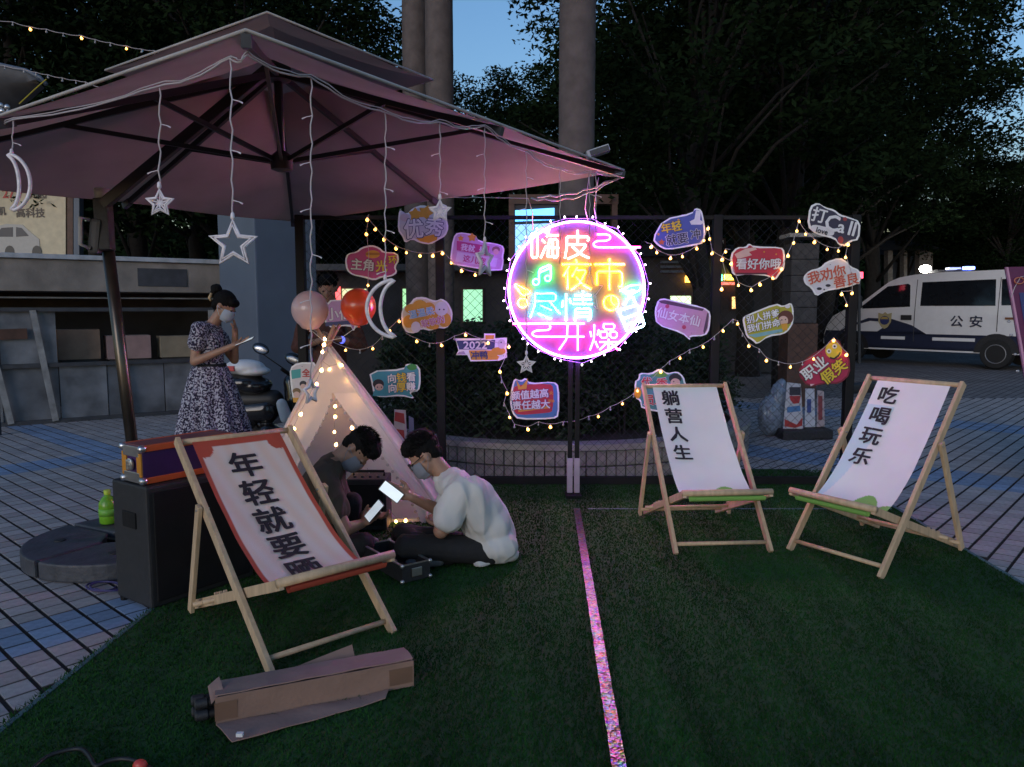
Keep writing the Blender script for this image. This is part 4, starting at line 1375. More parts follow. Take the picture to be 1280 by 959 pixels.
# ================================================================ slogan boards on the fence
SY = FY - 0.075
PXM = SY / FPX
WHT, INK = (0.86, 0.87, 0.87), (0.02, 0.02, 0.03)
def chaikin(p, n=1):
    for _ in range(n):
        q = []
        for i in range(len(p)):
            a, b = p[i], p[(i + 1) % len(p)]
            q += [(a[0] * .78 + b[0] * .22, a[1] * .78 + b[1] * .22), (a[0] * .22 + b[0] * .78, a[1] * .22 + b[1] * .78)]
        p = q
    return p
def shrink(p, k):
    cx, cy = sum(a for a, _ in p) / len(p), sum(b for _, b in p) / len(p)
    o = []
    for x, y in p:
        d = math.hypot(x - cx, y - cy) or 1
        o.append((cx + (x - cx) * (1 - k / d), cy + (y - cy) * (1 - k / d)))
    return o
def circ(x, y, rx, ry=None, n=18, a0=0.0):
    ry = ry or rx
    return [(x + rx * math.cos(a0 + 2 * math.pi * k / n), y + ry * math.sin(a0 + 2 * math.pi * k / n)) for k in range(n)]
def rot2(pts, c, deg):
    a = R(deg)
    return [(c[0] + (x - c[0]) * math.cos(a) - (y - c[1]) * math.sin(a), c[1] + (x - c[0]) * math.sin(a) + (y - c[1]) * math.cos(a)) for x, y in pts]
def star(x, y, r, k=0.45, a=-90):
    return [(x + (r if i % 2 == 0 else r * k) * math.cos(R(a + 36 * i)), y + (r if i % 2 == 0 else r * k) * math.sin(R(a + 36 * i))) for i in range(10)]
def sign(label, outline, fill, shapes=(), texts=(), rim=2.2, smooth=1, edge=WHT, hang=True, Y=None):
    Yb = Y or SY
    ol = chaikin(outline, smooth) if smooth else outline
    cx, cy = sum(a for a, _ in ol) / len(ol), sum(b for _, b in ol) / len(ol)
    base = at(cx, max(y for _, y in ol), Yb)
    t = thing('slogan_board', base, label, 'slogan board', 'slogan boards on the fence')
    bd_ = MB()
    bd_.prism([at(x, y, Yb) for x, y in ol], (0, 0.006, 0)).build('board', paint(edge), t)
    lay = [0]
    def layer(pts, c, nm):
        lay[0] += 1
        MB().prism([at(x, y, Yb) - V((0, 0.0009 * lay[0], 0)) for x, y in pts], (0, 0.0006, 0)).build(nm, paint(c), t)
    if fill: layer(shrink(ol, rim), fill, 'printed_panel')
    for pts, c in shapes: layer(pts, c, 'printed_shape')
    for tx in texts:
        s_, x, y, sz, c, rt_ = tx[:6]
        oc = tx[6] if len(tx) > 6 else None
        sx = tx[7] if len(tx) > 7 else 1.0
        p = at(x, y, Yb)
        ca, sa = math.cos(R(rt_)), math.sin(R(rt_))
        if oc:
            lay[0] += 1
            d_ = 0.0009 * lay[0]
            lettering('lettering_outline', s_, paint(oc), t, lambda u, v, o: p + V((u * ca - v * sa, -d_ - o, u * sa + v * ca)), sz * PXM * 1.03, 0.055, sx)
        lay[0] += 1.4
        d2 = 0.0009 * lay[0]
        lettering('lettering', s_, paint(c), t, lambda u, v, o: p + V((u * ca - v * sa, -d2 - o, u * sa + v * ca)), sz * PXM, 0.026, sx)
    # cable ties through the board to the wire mesh
    xs = sorted(ol)
    for q in (shrink(ol, 5)[len(ol) // 5], shrink(ol, 5)[3 * len(ol) // 5]):
        a_ = at(q[0], q[1], Yb)
        MB().beam(a_ + V((0, -0.004 - 0.0009 * lay[0], 0)), V((a_.x, FY, a_.z)), 0.004, 0.004).build('cable_tie', 'black_plastic', t)
    return t
YEL, ORG, MAG, RED, TEAL, NAVY, PINK = (0.75, 0.55, 0.05), (0.68, 0.34, 0.04), (0.50, 0.05, 0.22), (0.50, 0.03, 0.06), (0.06, 0.34, 0.44), (0.03, 0.04, 0.16), (0.62, 0.36, 0.52)
SKIN_P = (0.7, 0.48, 0.40)
sign('magenta cloud shaped board with white and yellow lettering above the red balloon',
     [(431, 325), (434, 317), (445, 315), (452, 309), (464, 306), (474, 309), (480, 315), (497, 316), (499, 326), (494, 334), (497, 341), (489, 346), (477, 347), (468, 351), (454, 347), (440, 344), (433, 338)], MAG,
     [(circ(466, 318, 9, 5), ORG), (rot2([(457, 316), (475, 316), (475, 319), (457, 319)], (466, 318), 0), (0.4, 0.16, 0.02))],
     [('主角', 453, 331, 15, (0.72, 0.72, 0.72), -4, INK), ('光', 477, 333, 15, YEL, 0, (0.3, 0.05, 0.1)), ('环', 491, 325, 11, YEL, 6, INK)])
sign('white splash shaped board with bold letters and yellow hands under the canopy edge',
     [(498, 268), (500, 262), (508, 268), (516, 260), (528, 256), (540, 260), (552, 254), (560, 258), (558, 272), (561, 285), (557, 295), (548, 300), (538, 306), (525, 304), (515, 299), (506, 304), (503, 296), (497, 288)], (0.6, 0.62, 0.68),
     [(star(519, 268, 9, .6), ORG), (star(532, 266, 10, .6, -70), ORG), (circ(506, 272, 6, 5), (0.6, 0.5, 0.5)), ([(520, 298), (548, 292), (546, 300), (536, 304), (526, 302)], ORG)],
     [('优', 517, 286, 25, (0.76, 0.78, 0.82), 4, NAVY), ('秀', 543, 284, 23, (0.76, 0.78, 0.82), -6, NAVY)])
sign('pale pink tilted board with magenta stripe and orange stars beside the neon sign',
     [(566, 297), (572, 290), (594, 293), (598, 301), (628, 306), (631, 312), (629, 321), (630, 327), (627, 341), (566, 331), (562, 328)], (0.58, 0.38, 0.56),
     [(star(576, 298, 4, .6), ORG), (star(590, 297, 6, .6), ORG), ([(571, 301), (612, 308), (610, 320), (571, 313)], MAG), ([(572, 315), (622, 323), (620, 334), (569, 327)], (0.66, 0.6, 0.68)), (circ(620, 312, 5, 4), (0.25, 0.12, 0.12)), (circ(620, 315, 3.6), SKIN_P)],
     [('我就', 585, 310, 9, (0.75, 0.75, 0.78), -9), ('是', 603, 313, 9, (0.75, 0.75, 0.78), -9), ('这儿宠', 593, 325, 9.5, MAG, -9)], smooth=1)
sign('purple speech board mostly hidden behind the two balloons',
     [(405, 376), (440, 373), (462, 378), (463, 405), (445, 407), (442, 415), (438, 407), (406, 410)], (0.52, 0.28, 0.52),
     [([(407, 403), (460, 399), (460, 404), (443, 405), (407, 408)], NAVY)],
     [('小仙女', 432, 392, 17, (0.76, 0.74, 0.76), 2, (0.3, 0.1, 0.3))])
sign('yellow cloud board with blue and pink letters beside the hanging crescent',
     [(501, 394), (504, 384), (512, 380), (518, 372), (530, 371), (540, 375), (546, 376), (552, 373), (560, 378), (566, 390), (565, 402), (558, 411), (546, 410), (538, 414), (527, 411), (519, 417), (508, 416), (503, 408)], (0.72, 0.66, 0.5),
     [(circ(514, 386, 8, 6), ORG), (circ(525, 382, 9, 7), ORG), (circ(536, 385, 8, 7), ORG), (circ(511, 402, 7, 8), ORG), (circ(531, 398, 18, 11), ORG), (circ(556, 400, 8, 9), ORG), (circ(541, 408, 8, 4), ORG), (circ(552, 386, 8, 9), (0.72, 0.72, 0.76)), (circ(520, 409, 6, 7), (0.72, 0.72, 0.76)), (circ(549.5, 387, 1.0), INK), (circ(555, 387, 1.0), INK)],
     [('温温柔', 527, 391, 10.5, (0.25, 0.5, 0.75), 11, WHT), ('软软的', 541, 402, 10, (0.62, 0.22, 0.4), 13, WHT)])
sign('navy and tan board reading the year with a white dog at its end',
     [(569, 423), (605, 423), (605, 417), (619, 417), (619, 423), (634, 422), (633, 436), (634, 447), (624, 451), (588, 452), (584, 444), (570, 444), (573, 438)], None,
     [([(570.5, 426), (619, 425), (618, 437), (574, 437)], NAVY), ([(586, 438), (614, 438), (624, 446), (622, 450), (589, 450)], ORG), ([(607, 419), (618, 419), (617, 424), (607, 424)], ORG), (circ(623, 439, 9, 5), ORG), (circ(627, 430, 5, 6), (0.66, 0.64, 0.62)), (circ(626.5, 428, 0.9), INK), ([(571, 443), (582, 443), (580, 439), (574, 440)], (0.45, 0.35, 0.5))],
     [('2022', 594, 431.5, 13, (0.72, 0.72, 0.76), 0, None, 1.15), ('冲鸭', 599, 444, 11, NAVY, 2)], smooth=0, rim=1.5)
sign('teal speech board with a boy figure and white and yellow letters above the men',
     [(461, 464), (505, 461), (508, 454), (525, 457), (526, 477), (524, 489), (512, 491), (519, 499), (502, 495), (476, 497), (467, 494), (465, 482)], TEAL,
     [(circ(473, 480, 7, 6), INK), (circ(474, 484, 5.2, 4.2), SKIN_P), ([(467, 489), (480, 489), (482, 495), (466, 495)], TEAL), (circ(515, 459, 6, 4), (0.04, 0.30, 0.07)), (circ(472, 484, .8), INK), (circ(477, 484, .8), INK)],
     [('向', 490, 473, 12, WHT, 3, NAVY), ('钱', 502, 472, 13, YEL, 3, NAVY), ('看', 514, 471, 12, WHT, 3, NAVY), ('向', 491, 485, 12, WHT, 3, NAVY), ('厚', 502, 484, 13, YEL, 3, NAVY), ('赚', 514, 483, 12, WHT, 3, NAVY)])
sign('red and blue rounded board with two rows of white letters below the neon sign',
     [(640, 482), (643, 473), (651, 476), (657, 472), (662, 479), (693, 477), (699, 483), (699, 520), (692, 524), (648, 525), (640, 517), (637, 500)], (0.07, 0.2, 0.42),
     [(shrink(chaikin([(640, 484), (650, 480), (688, 479), (693, 484), (692, 514), (686, 517), (646, 520), (640, 512)]), 1), RED), ([(645, 474), (651, 484), (660, 473), (658, 486), (648, 487)], ORG), ([(648, 512), (688, 507), (688, 510), (648, 515)], ORG)],
     [('颜值越高', 662, 493, 12, (0.75, 0.74, 0.74), 5, NAVY), ('责任越大', 664, 506, 12, (0.75, 0.74, 0.74), 3, NAVY), ('火', 689, 491, 5, ORG, 0), ('加油', 689, 501, 4, ORG, 0)])
sign('blue arrow shaped board with yellow and white letters and a thumbs up hand',
     [(815, 299), (829, 274), (866, 266), (869, 260), (877, 262), (880, 275), (882, 290), (880, 304), (869, 307), (834, 313), (823, 308)], (0.07, 0.10, 0.34),
     [([(862, 277), (868, 274), (870, 263), (876, 264), (875, 275), (880, 278), (876, 281), (864, 281)], (0.76, 0.76, 0.78)), (star(827, 303, 4.5, .5), (0.5, 0.12, 0.04)), (circ(823, 293, 1.5), ORG), (circ(848, 275, 1.3), ORG)],
     [('年轻', 839, 284, 13, YEL, 11, INK), ('就要', 846, 299, 14, (0.05, 0.05, 0.09), 9, (0.7, 0.7, 0.74)), ('冲', 869, 293, 13, (0.05, 0.05, 0.09), 9, (0.7, 0.7, 0.74))])
sign('red speech board with white letters and a pale pointing hand between two fence posts',
     [(913, 318), (921, 309), (932, 309), (936, 304), (942, 308), (977, 309), (981, 314), (981, 335), (976, 341), (969, 351), (961, 345), (935, 343), (919, 345), (914, 340)], RED,
     [([(918, 318), (932, 311), (944, 309), (946, 312), (936, 315), (940, 319), (922, 324)], (0.68, 0.45, 0.38)), ([(920, 341), (958, 341), (960, 343), (920, 343.5)], (0.12, 0.02, 0.04)), (circ(955, 315, 1), ORG), (circ(970, 318, 1), ORG)],
     [('看好你哦', 948, 330, 14, (0.7, 0.7, 0.72), 0, (0.25, 0.02, 0.04))])
sign('black and white board with the word Call and a love tag',
     [(1009, 283), (1012, 258), (1022, 253), (1031, 259), (1043, 262), (1050, 268), (1060, 271), (1076, 277), (1074, 300), (1064, 302), (1058, 308), (1049, 307), (1044, 299), (1020, 293)], (0.04, 0.035, 0.07),
     [(rot2(chaikin([(1013, 283), (1043, 283), (1043, 293), (1013, 293)], 2), (1028, 288), 14), (0.7, 0.7, 0.74)), (circ(1050.5, 300, 3.5, 4.5), (0.35, 0.05, 0.05)), (circ(1056, 274, 2.5), (0.35, 0.05, 0.05))],
     [('打', 1024, 269, 19, (0.76, 0.76, 0.78), -14), ('C', 1040, 279, 27, (0.76, 0.76, 0.78), -12, None, 1.0), ('a', 1051, 286, 21, (0.76, 0.76, 0.78), -12), ('ll', 1065, 286, 24, (0.76, 0.76, 0.78), -14), ('love', 1027, 289, 9, INK, -14)], rim=2.6)
sign('white cloud board with red letters and a cat face under the Call board',
     [(1004, 346), (1012, 338), (1025, 335), (1033, 327), (1050, 322), (1059, 327), (1063, 333), (1075, 338), (1077, 350), (1068, 357), (1050, 361), (1032, 364), (1020, 371), (1014, 360), (1006, 355)], (0.70, 0.68, 0.72),
     [(circ(1024, 361, 3.2, 1.8), INK), (circ(1035, 357, 3.2, 1.8), INK), (circ(1030, 362, 0.9), INK)],
     [('我劝你', 1033, 343, 16, (0.55, 0.09, 0.05), 14, (0.74, 0.7, 0.66)), ('善良', 1057, 350, 16, (0.55, 0.09, 0.05), 11, (0.74, 0.7, 0.66))])
sign('pink ticket shaped board with white letters and a heart',
     [(818, 388), (823, 374), (832, 373), (880, 384), (889, 391), (887, 412), (882, 420), (862, 421), (863, 426), (853, 417), (820, 406)], (0.60, 0.33, 0.46),
     [([(823, 376), (830, 375), (880, 386), (878, 389), (826, 379)], (0.1, 0.05, 0.09)), ([(884, 391), (886, 392), (884, 410), (880, 418), (879, 414)], (0.1, 0.05, 0.09)), (circ(834, 383, 2.6), (0.5, 0.06, 0.12)), (circ(855, 409, 2.6), (0.5, 0.06, 0.12))],
     [('仙女本仙', 848, 396, 14, (0.76, 0.74, 0.76), -13, (0.5, 0.2, 0.34))])
sign('lime green speech board with outlined letters and a brown haired girl',
     [(928, 398), (933, 394), (970, 379), (979, 383), (989, 378), (992, 386), (992, 403), (987, 412), (980, 418), (960, 421), (946, 431), (941, 426), (933, 421), (930, 409)], (0.44, 0.42, 0.05),
     [([(934, 419), (978, 411), (978, 415), (944, 422)], (0.22, 0.45, 0.5)), (circ(982, 397, 9.5, 9), (0.13, 0.04, 0.03)), (circ(979, 401, 6, 6), SKIN_P), ([(976, 405), (984, 404), (984, 413), (978, 413)], ORG), (circ(977, 400, .8), INK), (circ(981.5, 399.5, .8), INK), (circ(984, 383, 3.5, 2.5), (0.74, 0.74, 0.74))],
     [('别人拼爹', 953, 395.5, 10.5, WHT, 13, INK), ('我们拼命', 954, 407, 10.5, WHT, 12, INK)])
sign('green and blue board with red letters and a boy behind the deck chair',
     [(793, 477), (798, 474), (799, 466), (813, 467), (825, 460), (834, 467), (847, 464), (855, 471), (857, 480), (861, 486), (860, 520), (802, 512), (800, 501), (794, 498)], (0.09, 0.28, 0.30),
     [([(813, 470), (826, 462), (835, 469), (830, 472)], (0.10, 0.30, 0.09)), (circ(797, 491, 4.5, 7), ORG), (circ(844, 473, 8, 6), INK), (circ(844, 478, 6, 5), SKIN_P), ([(836, 486), (856, 482), (858, 492), (836, 494)], (0.08, 0.12, 0.25)), (circ(842, 477, .8), INK)],
     [('优', 808, 478, 14, (0.55, 0.05, 0.07), 0, (0.74, 0.7, 0.72)), ('秀', 827, 479, 14, (0.55, 0.05, 0.07), 0, (0.74, 0.7, 0.72)), ('员工', 818, 500, 14, (0.55, 0.05, 0.07), 0, (0.74, 0.7, 0.72))])
sign('tilted crimson board with white and yellow letters and a yellow smiley on the corner post',
     [(997, 468), (1003, 452), (1020, 440), (1033, 433), (1038, 425), (1048, 424), (1054, 436), (1062, 446), (1063, 468), (1050, 480), (1030, 480), (1010, 484)], (0.44, 0.03, 0.09),
     [(circ(1042, 438, 10.5), YEL), (circ(1036, 439, 3), (0.76, 0.76, 0.74)), (circ(1036, 439, 1.2), INK), (circ(1043, 433, 3), (0.76, 0.76, 0.74)), (circ(1043, 433, 1.2), INK), (rot2([(1037, 446), (1042, 447.5), (1048, 443), (1049.5, 440), (1050.5, 441), (1048.5, 445.5), (1042.5, 449.5), (1037, 448)], (1042, 445), 0), INK), ([(1012, 480), (1018, 480), (1013, 483)], (0.7, 0.5, 0.55))],
     [('职业', 1017, 460, 18, (0.74, 0.74, 0.74), 40, INK), ('假笑', 1041, 464, 18, YEL, 40, INK)], edge=(0.2, 0.02, 0.04))
sign('white board with a red letter and two cartoon heads left of the tent',
     [(362, 460), (372, 453), (398, 453), (400, 490), (388, 505), (367, 505), (363, 480)], (0.66, 0.62, 0.62),
     [([(364, 463), (376, 461), (376, 472), (365, 474)], (0.05, 0.36, 0.36)), (circ(379, 480, 4.5, 4), INK), (circ(379, 483, 3.4, 3), SKIN_P), (circ(371, 489, 5, 4), (0.2, 0.12, 0.05)), (circ(371, 493, 4, 3.6), SKIN_P), ([(366, 497), (378, 497), (378, 503), (367, 503)], ORG)],
     [('全', 383, 466, 11, (0.5, 0.05, 0.05), 0)])
bsn = thing('cutout_board', gnd(498, 612, 0.02), 'narrow red and white striped board standing behind the men', 'board')
y_ = 6.1
MB().prism([at(x, y, y_) for x, y in ((490, 612), (493, 512), (507, 513), (511, 612))], (0, 0.01, 0)).build('board', paint((0.55, 0.5, 0.5)), bsn)
for k, (a, b_) in enumerate(((515, 530), (536, 552), (556, 575))):
    MB().prism([at(x, y, y_ - 0.004) for x, y in ((494, a), (505, a + 2), (506, b_), (493, b_ - 4))], (0, 0.002, 0)).build('printed_shape', paint((0.42, 0.05, 0.05)), bsn)
MB().prism([at(x, y, y_ + 0.05) for x, y in ((511, 520), (517, 523), (519, 610), (511, 612))], (0, 0.01, 0)).build('back_leaf', paint((0.2, 0.2, 0.32)), bsn)

# two printed standees and a bag behind the fence corner
st = thing('printed_standee', gnd(1000, 552, 0), 'printed standee with red and blue bands on a black foot behind the fence', 'standee')
yb = 8.6
def stp_(par, pts, c, o=0.0, th=0.012): MB().prism([at(x, y, yb - o) for x, y in pts], (0, th, 0)).build('board' if o == 0 else 'printed_shape', paint(c), par)
stp_(st, [(979, 536), (984, 478), (1001, 480), (1004, 536)], (0.62, 0.62, 0.66))
stp_(st, [(987, 484), (1001, 484), (1001, 494), (987, 494)], (0.05, 0.05, 0.07), 0.006, 0.003)
stp_(st, [(987, 495), (1001, 495), (999, 504), (992, 505), (988, 500)], (0.5, 0.05, 0.06), 0.006, 0.003)
stp_(st, [(984, 509), (1000, 507), (1001, 514), (984, 516)], (0.10, 0.25, 0.5), 0.006, 0.003)
stp_(st, [(981, 524), (996, 531), (1003, 522), (1003, 532), (994, 535), (981, 533)], (0.5, 0.05, 0.05), 0.006, 0.003)
MB().box(at(993, 543, 8.62), (0.36, 0.3, 0.13)).build('foot', 'black_plastic', st, False, 0.02)
s2 = thing('printed_standee', gnd(1018, 548, 0), 'narrow pale standee with blue lettering beside the red banded one', 'standee')
stp_(s2, [(1006, 534), (1007, 486), (1018, 486), (1019, 534)], (0.62, 0.64, 0.70))
stp_(s2, [(1021, 534), (1022, 488), (1030, 489), (1031, 533)], (0.48, 0.4, 0.42))
stp_(s2, [(1009, 499), (1014, 499), (1014, 516), (1009, 516)], (0.06, 0.1, 0.3), 0.006, 0.003)
stp_(s2, [(1023, 495), (1028, 495), (1028, 525), (1023, 525)], (0.3, 0.07, 0.08), 0.006, 0.003)
MB().box(at(1019, 541, 8.62), (0.30, 0.28, 0.11)).build('foot', 'black_plastic', s2, False, 0.02)
# wrapped plastic sack
pk = gnd(968, 549, 0)
pk.y = 8.75
o = blob('plastic_sack', [('e', pk + V((0.02, 0, 0.24)), (0.15, 0.13, 0.24)), ('e', pk + V((0.1, 0, 0.42)), (0.11, 0.1, 0.2)), ('e', pk + V((0.13, 0, 0.58)), (0.06, 0.06, 0.09))], mat('pale_film', (0.22, 0.27, 0.34), 0.22, var=0.35, scale=30, bump=0.3, bscale=35), None, 0.010, 2, 0.016, 13, clipz=0.0)
tag(o, 'pale plastic wrapped sack leaning beside the standees behind the fence', 'sack')

# ================================================================ string lights
mat('clear_wire', (0.50, 0.45, 0.46), 0.35, var=0.1)
mat('green_wire', (0.07, 0.075, 0.06), 0.5)
mat('bulb_off', (0.55, 0.55, 0.57), 0.2, var=0.05, trans=0.3)
WARM = (1.0, 0.40, 0.055)
def bulb_mesh(r, em):
    b = MB().lathe([(r * 0.25, r * 1.25), (r * 0.6, r * 0.75), (r * 0.98, r * 0.05), (r * 0.85, -r * 0.6), (r * 0.35, -r * 0.98)], (0, 0, 0), 10)
    me = b.mesh(smooth=True)
    me.materials.append(em)
    return me
BW = bulb_mesh(0.0115, glow(WARM, 2.0))
BT = bulb_mesh(0.0125, glow((1.0, 0.52, 0.16), 5.0))
BF = bulb_mesh(0.0100, M['bulb_off'])
BWH = bulb_mesh(0.006, glow((1.0, 0.80, 0.92), 4.0))
BCAP = MB().lathe([(0.0035, 0), (0.0045, 0.008), (0.0035, 0.016)], (0, 0, 0), 8).mesh()
BCAP.materials.append(M['clear_wire'])
def string(label, pts, Yd, wire='clear_wire', r=0.0022, group='fairy light strings on the fence', onmesh=BW, wob=0.0):
    """pts: (px, py, state) state 'w' lit, 'u' unlit, '-' wire only"""
    W3 = [at(p[0], p[1], Yd if len(p) < 4 else p[3]) for p in pts]
    t = thing('fairy_light_string', W3[0], label, 'string lights', group)
    up = []
    for i, p in enumerate(W3):
        up.append(p + V((0, 0.0, 0.026 if pts[i][2] != '-' else 0)))
    path = []
    for i in range(len(up) - 1):
        for k in range(5):
            q = k / 5
            d_ = (up[i + 1] - up[i]).length
            path.append(up[i].lerp(up[i + 1], q) - V((0, 0, 0.10 * d_ * 4 * q * (1 - q) * 0.5)))
    path.append(up[-1])
    MB().tube(path, r, 5).build('wire', wire, t)
    for i, p in enumerate(W3):
        if pts[i][2] != '-':
            o_ = put('bulb', onmesh if pts[i][2] == 'w' else BF, None, t, p - t.location, (random.uniform(-.5, .5), random.uniform(-.5, .5), 0))
            o_.scale = (random.uniform(0.75, 1.12),) * 3
        if pts[i][2] != '-': put('socket', BCAP, None, t, p - t.location + V((0, 0, 0.011)))
    return t
LY = FY - 0.105
def P_(s):
    out = []
    for tok in s.split():
        x, y, k = tok.split(',')
        out.append((float(x), float(y), k))
    return out
string('warm fairy light string sagging from the splash shaped board', P_('461,268,- 459,275,w 469,287,w 480,300,w 495,311,w 508,316,w 525,320,w 541,320,w 553,317,w 564,329,w 577,339,w 594,344,w 612,342,-'), LY)
string('short warm fairy light string hanging over the magenta cloud board', P_('461,268,- 458,293,w 461,315,- 460,357,w 458,375,-'), LY)
string('warm fairy light string running from the tent top past the yellow cloud board', P_('392,412,- 432,438,w 450,441,u 466,436,w 478,424,u 487,414,w 499,402,w'), LY)
string('warm fairy light string below the yellow cloud board and the year board', P_('507,416,- 521,427,w 537,433,u 552,432,w 568,424,u 582,419,w 601,427,u 610,429,w 636,434,w'), LY)
string('warm fairy light string looping under the red and blue board', P_('634,440,- 625,465,w 627,478,u 634,492,w 630,507,u 637,522,w 643,534,u 660,537,w 673,531,u 688,534,w 704,531,u 720,530,w 736,524,u 748,521,w 763,512,u 778,505,w 792,496,u 797,489,w'), LY)
string('warm fairy light string rising from the boy board to the lime board', P_('797,489,- 826,465,w 837,455,u 850,448,w 862,441,u 879,434,w 893,424,u 904,414,w 916,403,u 922,405,w'), LY)
string('warm fairy light string under the blue arrow board', P_('806,302,- 814,309,w 821,316,w 838,323,w 853,321,w 871,311,w 880,301,w 885,286,w'), LY)
string('warm fairy light string looping round the red speech board', P_('885,286,- 887,299,w 890,317,w 903,325,w 914,330,w 923,357,w 939,363,w 950,356,w 966,348,w 977,337,w 985,320,w 992,304,w 996,289,w 999,277,w'), LY)
string('short warm fairy light string left of the red speech board', P_('913,312,- 907,315,w 902,325,w 908,345,- 902,362,w'), LY - 0.02)
string('warm fairy light string draped across the Call board', P_('999,277,- 1007,293,w 1018,303,w 1034,312,w 1048,314,w 1060,306,w 1057,322,w 1066,345,- 1065,367,w 1052,368,w 1058,382,w'), LY)
string('warm fairy light string from the lime board to the crimson smiley board', P_('922,405,- 928,420,u 936,433,w 949,440,u 958,451,w 973,456,u 988,459,w 1003,456,u 1017,449,w 1042,426,w 1058,444,w'), LY - 0.02)
string('festoon string with a few lit bulbs stretched high over the canopy corner', P_('-40,16,- 16,31,u 38,37,w 58,40,u 79,45,u 102,48,w 119,53,u 138,57,u 158,61,w 177,65,u 193,67,u 214,70,-'), 7.5, group='festoon strings over the shed', r=0.003)
string('unlit festoon string stretched over the dark awning', P_('-40,76,- 6,86,u 30,90,u 45,94,u 60,97,u 78,101,u 95,104,u 107,106,u 128,110,-'), 7.5, group='festoon strings over the shed', r=0.003)
# lights on and in the tent
string('warm fairy light string wound down the tent door edge', P_('409,428,- 406,424,w 405,431,w 403,440,w 402,463,w 396,480,w 385,501,w 376,518,w 368,536,w 360,547,-'), 5.2, group='fairy lights on the tent', onmesh=BT)
string('warm fairy light string hanging down inside the tent door', P_('419,470,- 419,492,w 419,508,w 419,521,w 418,540,w 420,556,w 419,570,-'), 5.55, group='fairy lights on the tent', onmesh=BT)
string('warm fairy light string across the upper tent interior', P_('404,452,- 412,462,w 427,457,w 437,476,w 448,500,w 440,535,w 446,545,-'), 5.42, group='fairy lights on the tent', onmesh=BT)
string('short warm fairy light string on the tent floor between the men', P_('459,585,- 462,597,w 463,604,w 495,652,w 507,651,w 520,655,-'), 5.05, group='fairy lights on the tent', onmesh=BT)

# curtain lights: lead along the canopy edge, drops with stars and moons
mat('clear_plastic', (0.78, 0.72, 0.76), 0.25, var=0.15, scale=60)
def edge_pt(a, b, px):
    lo, hi = 0.0, 1.0
    f = lambda t_: proj(a.lerp(b, t_))[0] - px
    s0 = f(0)
    for _ in range(40):
        m_ = (lo + hi) / 2
        if f(m_) * s0 > 0: lo = m_
        else: hi = m_
    return a.lerp(b, lo)
cur = thing('curtain_light_lead', UN - V((0, 0, 0.06)), 'clear curtain light lead clipped along the umbrella canopy edge', 'string lights')
drops = [  # px, edge, drop-top y, ornament, oy, size px, tilt
    (17, 'L', 150, 'moon', 228, 34, 0), (200, 'L', 108, 'star', 254, 17, 5), (288, 'L', 73, 'bigstar', 305, 29, 0),
    (389, 'R', 97, 'bar', 490, 15, 0), (482, 'R', 141, 'moonbig', 386, 36, 0), (550, 'R', 153, 'star', 264, 14, 8),
    (606, 'R', 158, 'starside', 325, 22, 0), (658, 'R', 190, 'star', 456, 12, 0), (700, 'R', 212, 'none', 330, 0, 0), (737, 'R', 215, 'starthin', 365, 26, 0), (745, 'R', 216, 'none', 300, 0, 0)]
lead = []
for px, ed, y0, kind, oy, sz, tl in sorted(drops, key=lambda d_: d_[0]):
    p = edge_pt(UN, UL if ed == 'L' else UR, px)
    q = at(px, y0, p.y)
    lead.append((px, p, q))
path = [at(-40, 168, 3.75)]
for i, (px, p, q) in enumerate(lead):
    path.append(q + V((0, -0.01, 0)))
    if px == 288: path.append(UN + V((-0.01, 0.03, -0.06)))
path.append(UR + V((0, -0.01, -0.02)))
fine = []
for i in range(len(path) - 1):
    for k in range(10):
        q = path[i].lerp(path[i + 1], k / 10)
        fine.append(q + V((0.004 * math.sin(i * 7 + k * 1.9), 0.004 * math.cos(k * 2.3), -0.02 * math.sin(math.pi * k / 10))))
MB().tube(fine, 0.0032, 6).build('lead', 'clear_wire', cur, True)
MB().tube([p + V((0.004, -0.005, 0.007 + 0.003 * math.sin(i))) for i, p in enumerate(fine)], 0.0022, 5).build('lead', 'clear_wire', cur, True)
labs = {17: 'clear double crescent ornament hanging at the far end of the canopy edge', 200: 'small clear star ornament hanging beside the umbrella pole', 288: 'large hollow clear star ornament hanging over the woman', 389: 'small clear ornament on a long drop in front of the tent', 482: 'large clear crescent ornament hanging by the red balloon', 550: 'small filled pink star ornament in front of the splash board', 606: 'clear star ornament turned edge on before the pink tilted board', 658: 'small pink star ornament below the neon ring', 700: 'bare curtain light drop in front of the neon letters', 737: 'thin hollow star ornament in front of the neon letters', 745: 'bare curtain light drop beside the thin star'}
def star3(c, r, k, yaw, tube_r, fill=False):
    pts = []
    for i in range(10):
        a = R(90 + 36 * i)
        rr = r if i % 2 == 0 else r * k
        x = rr * math.cos(a)
        pts.append(c + V((x * math.cos(yaw), x * math.sin(yaw), rr * math.sin(a))))
    return pts
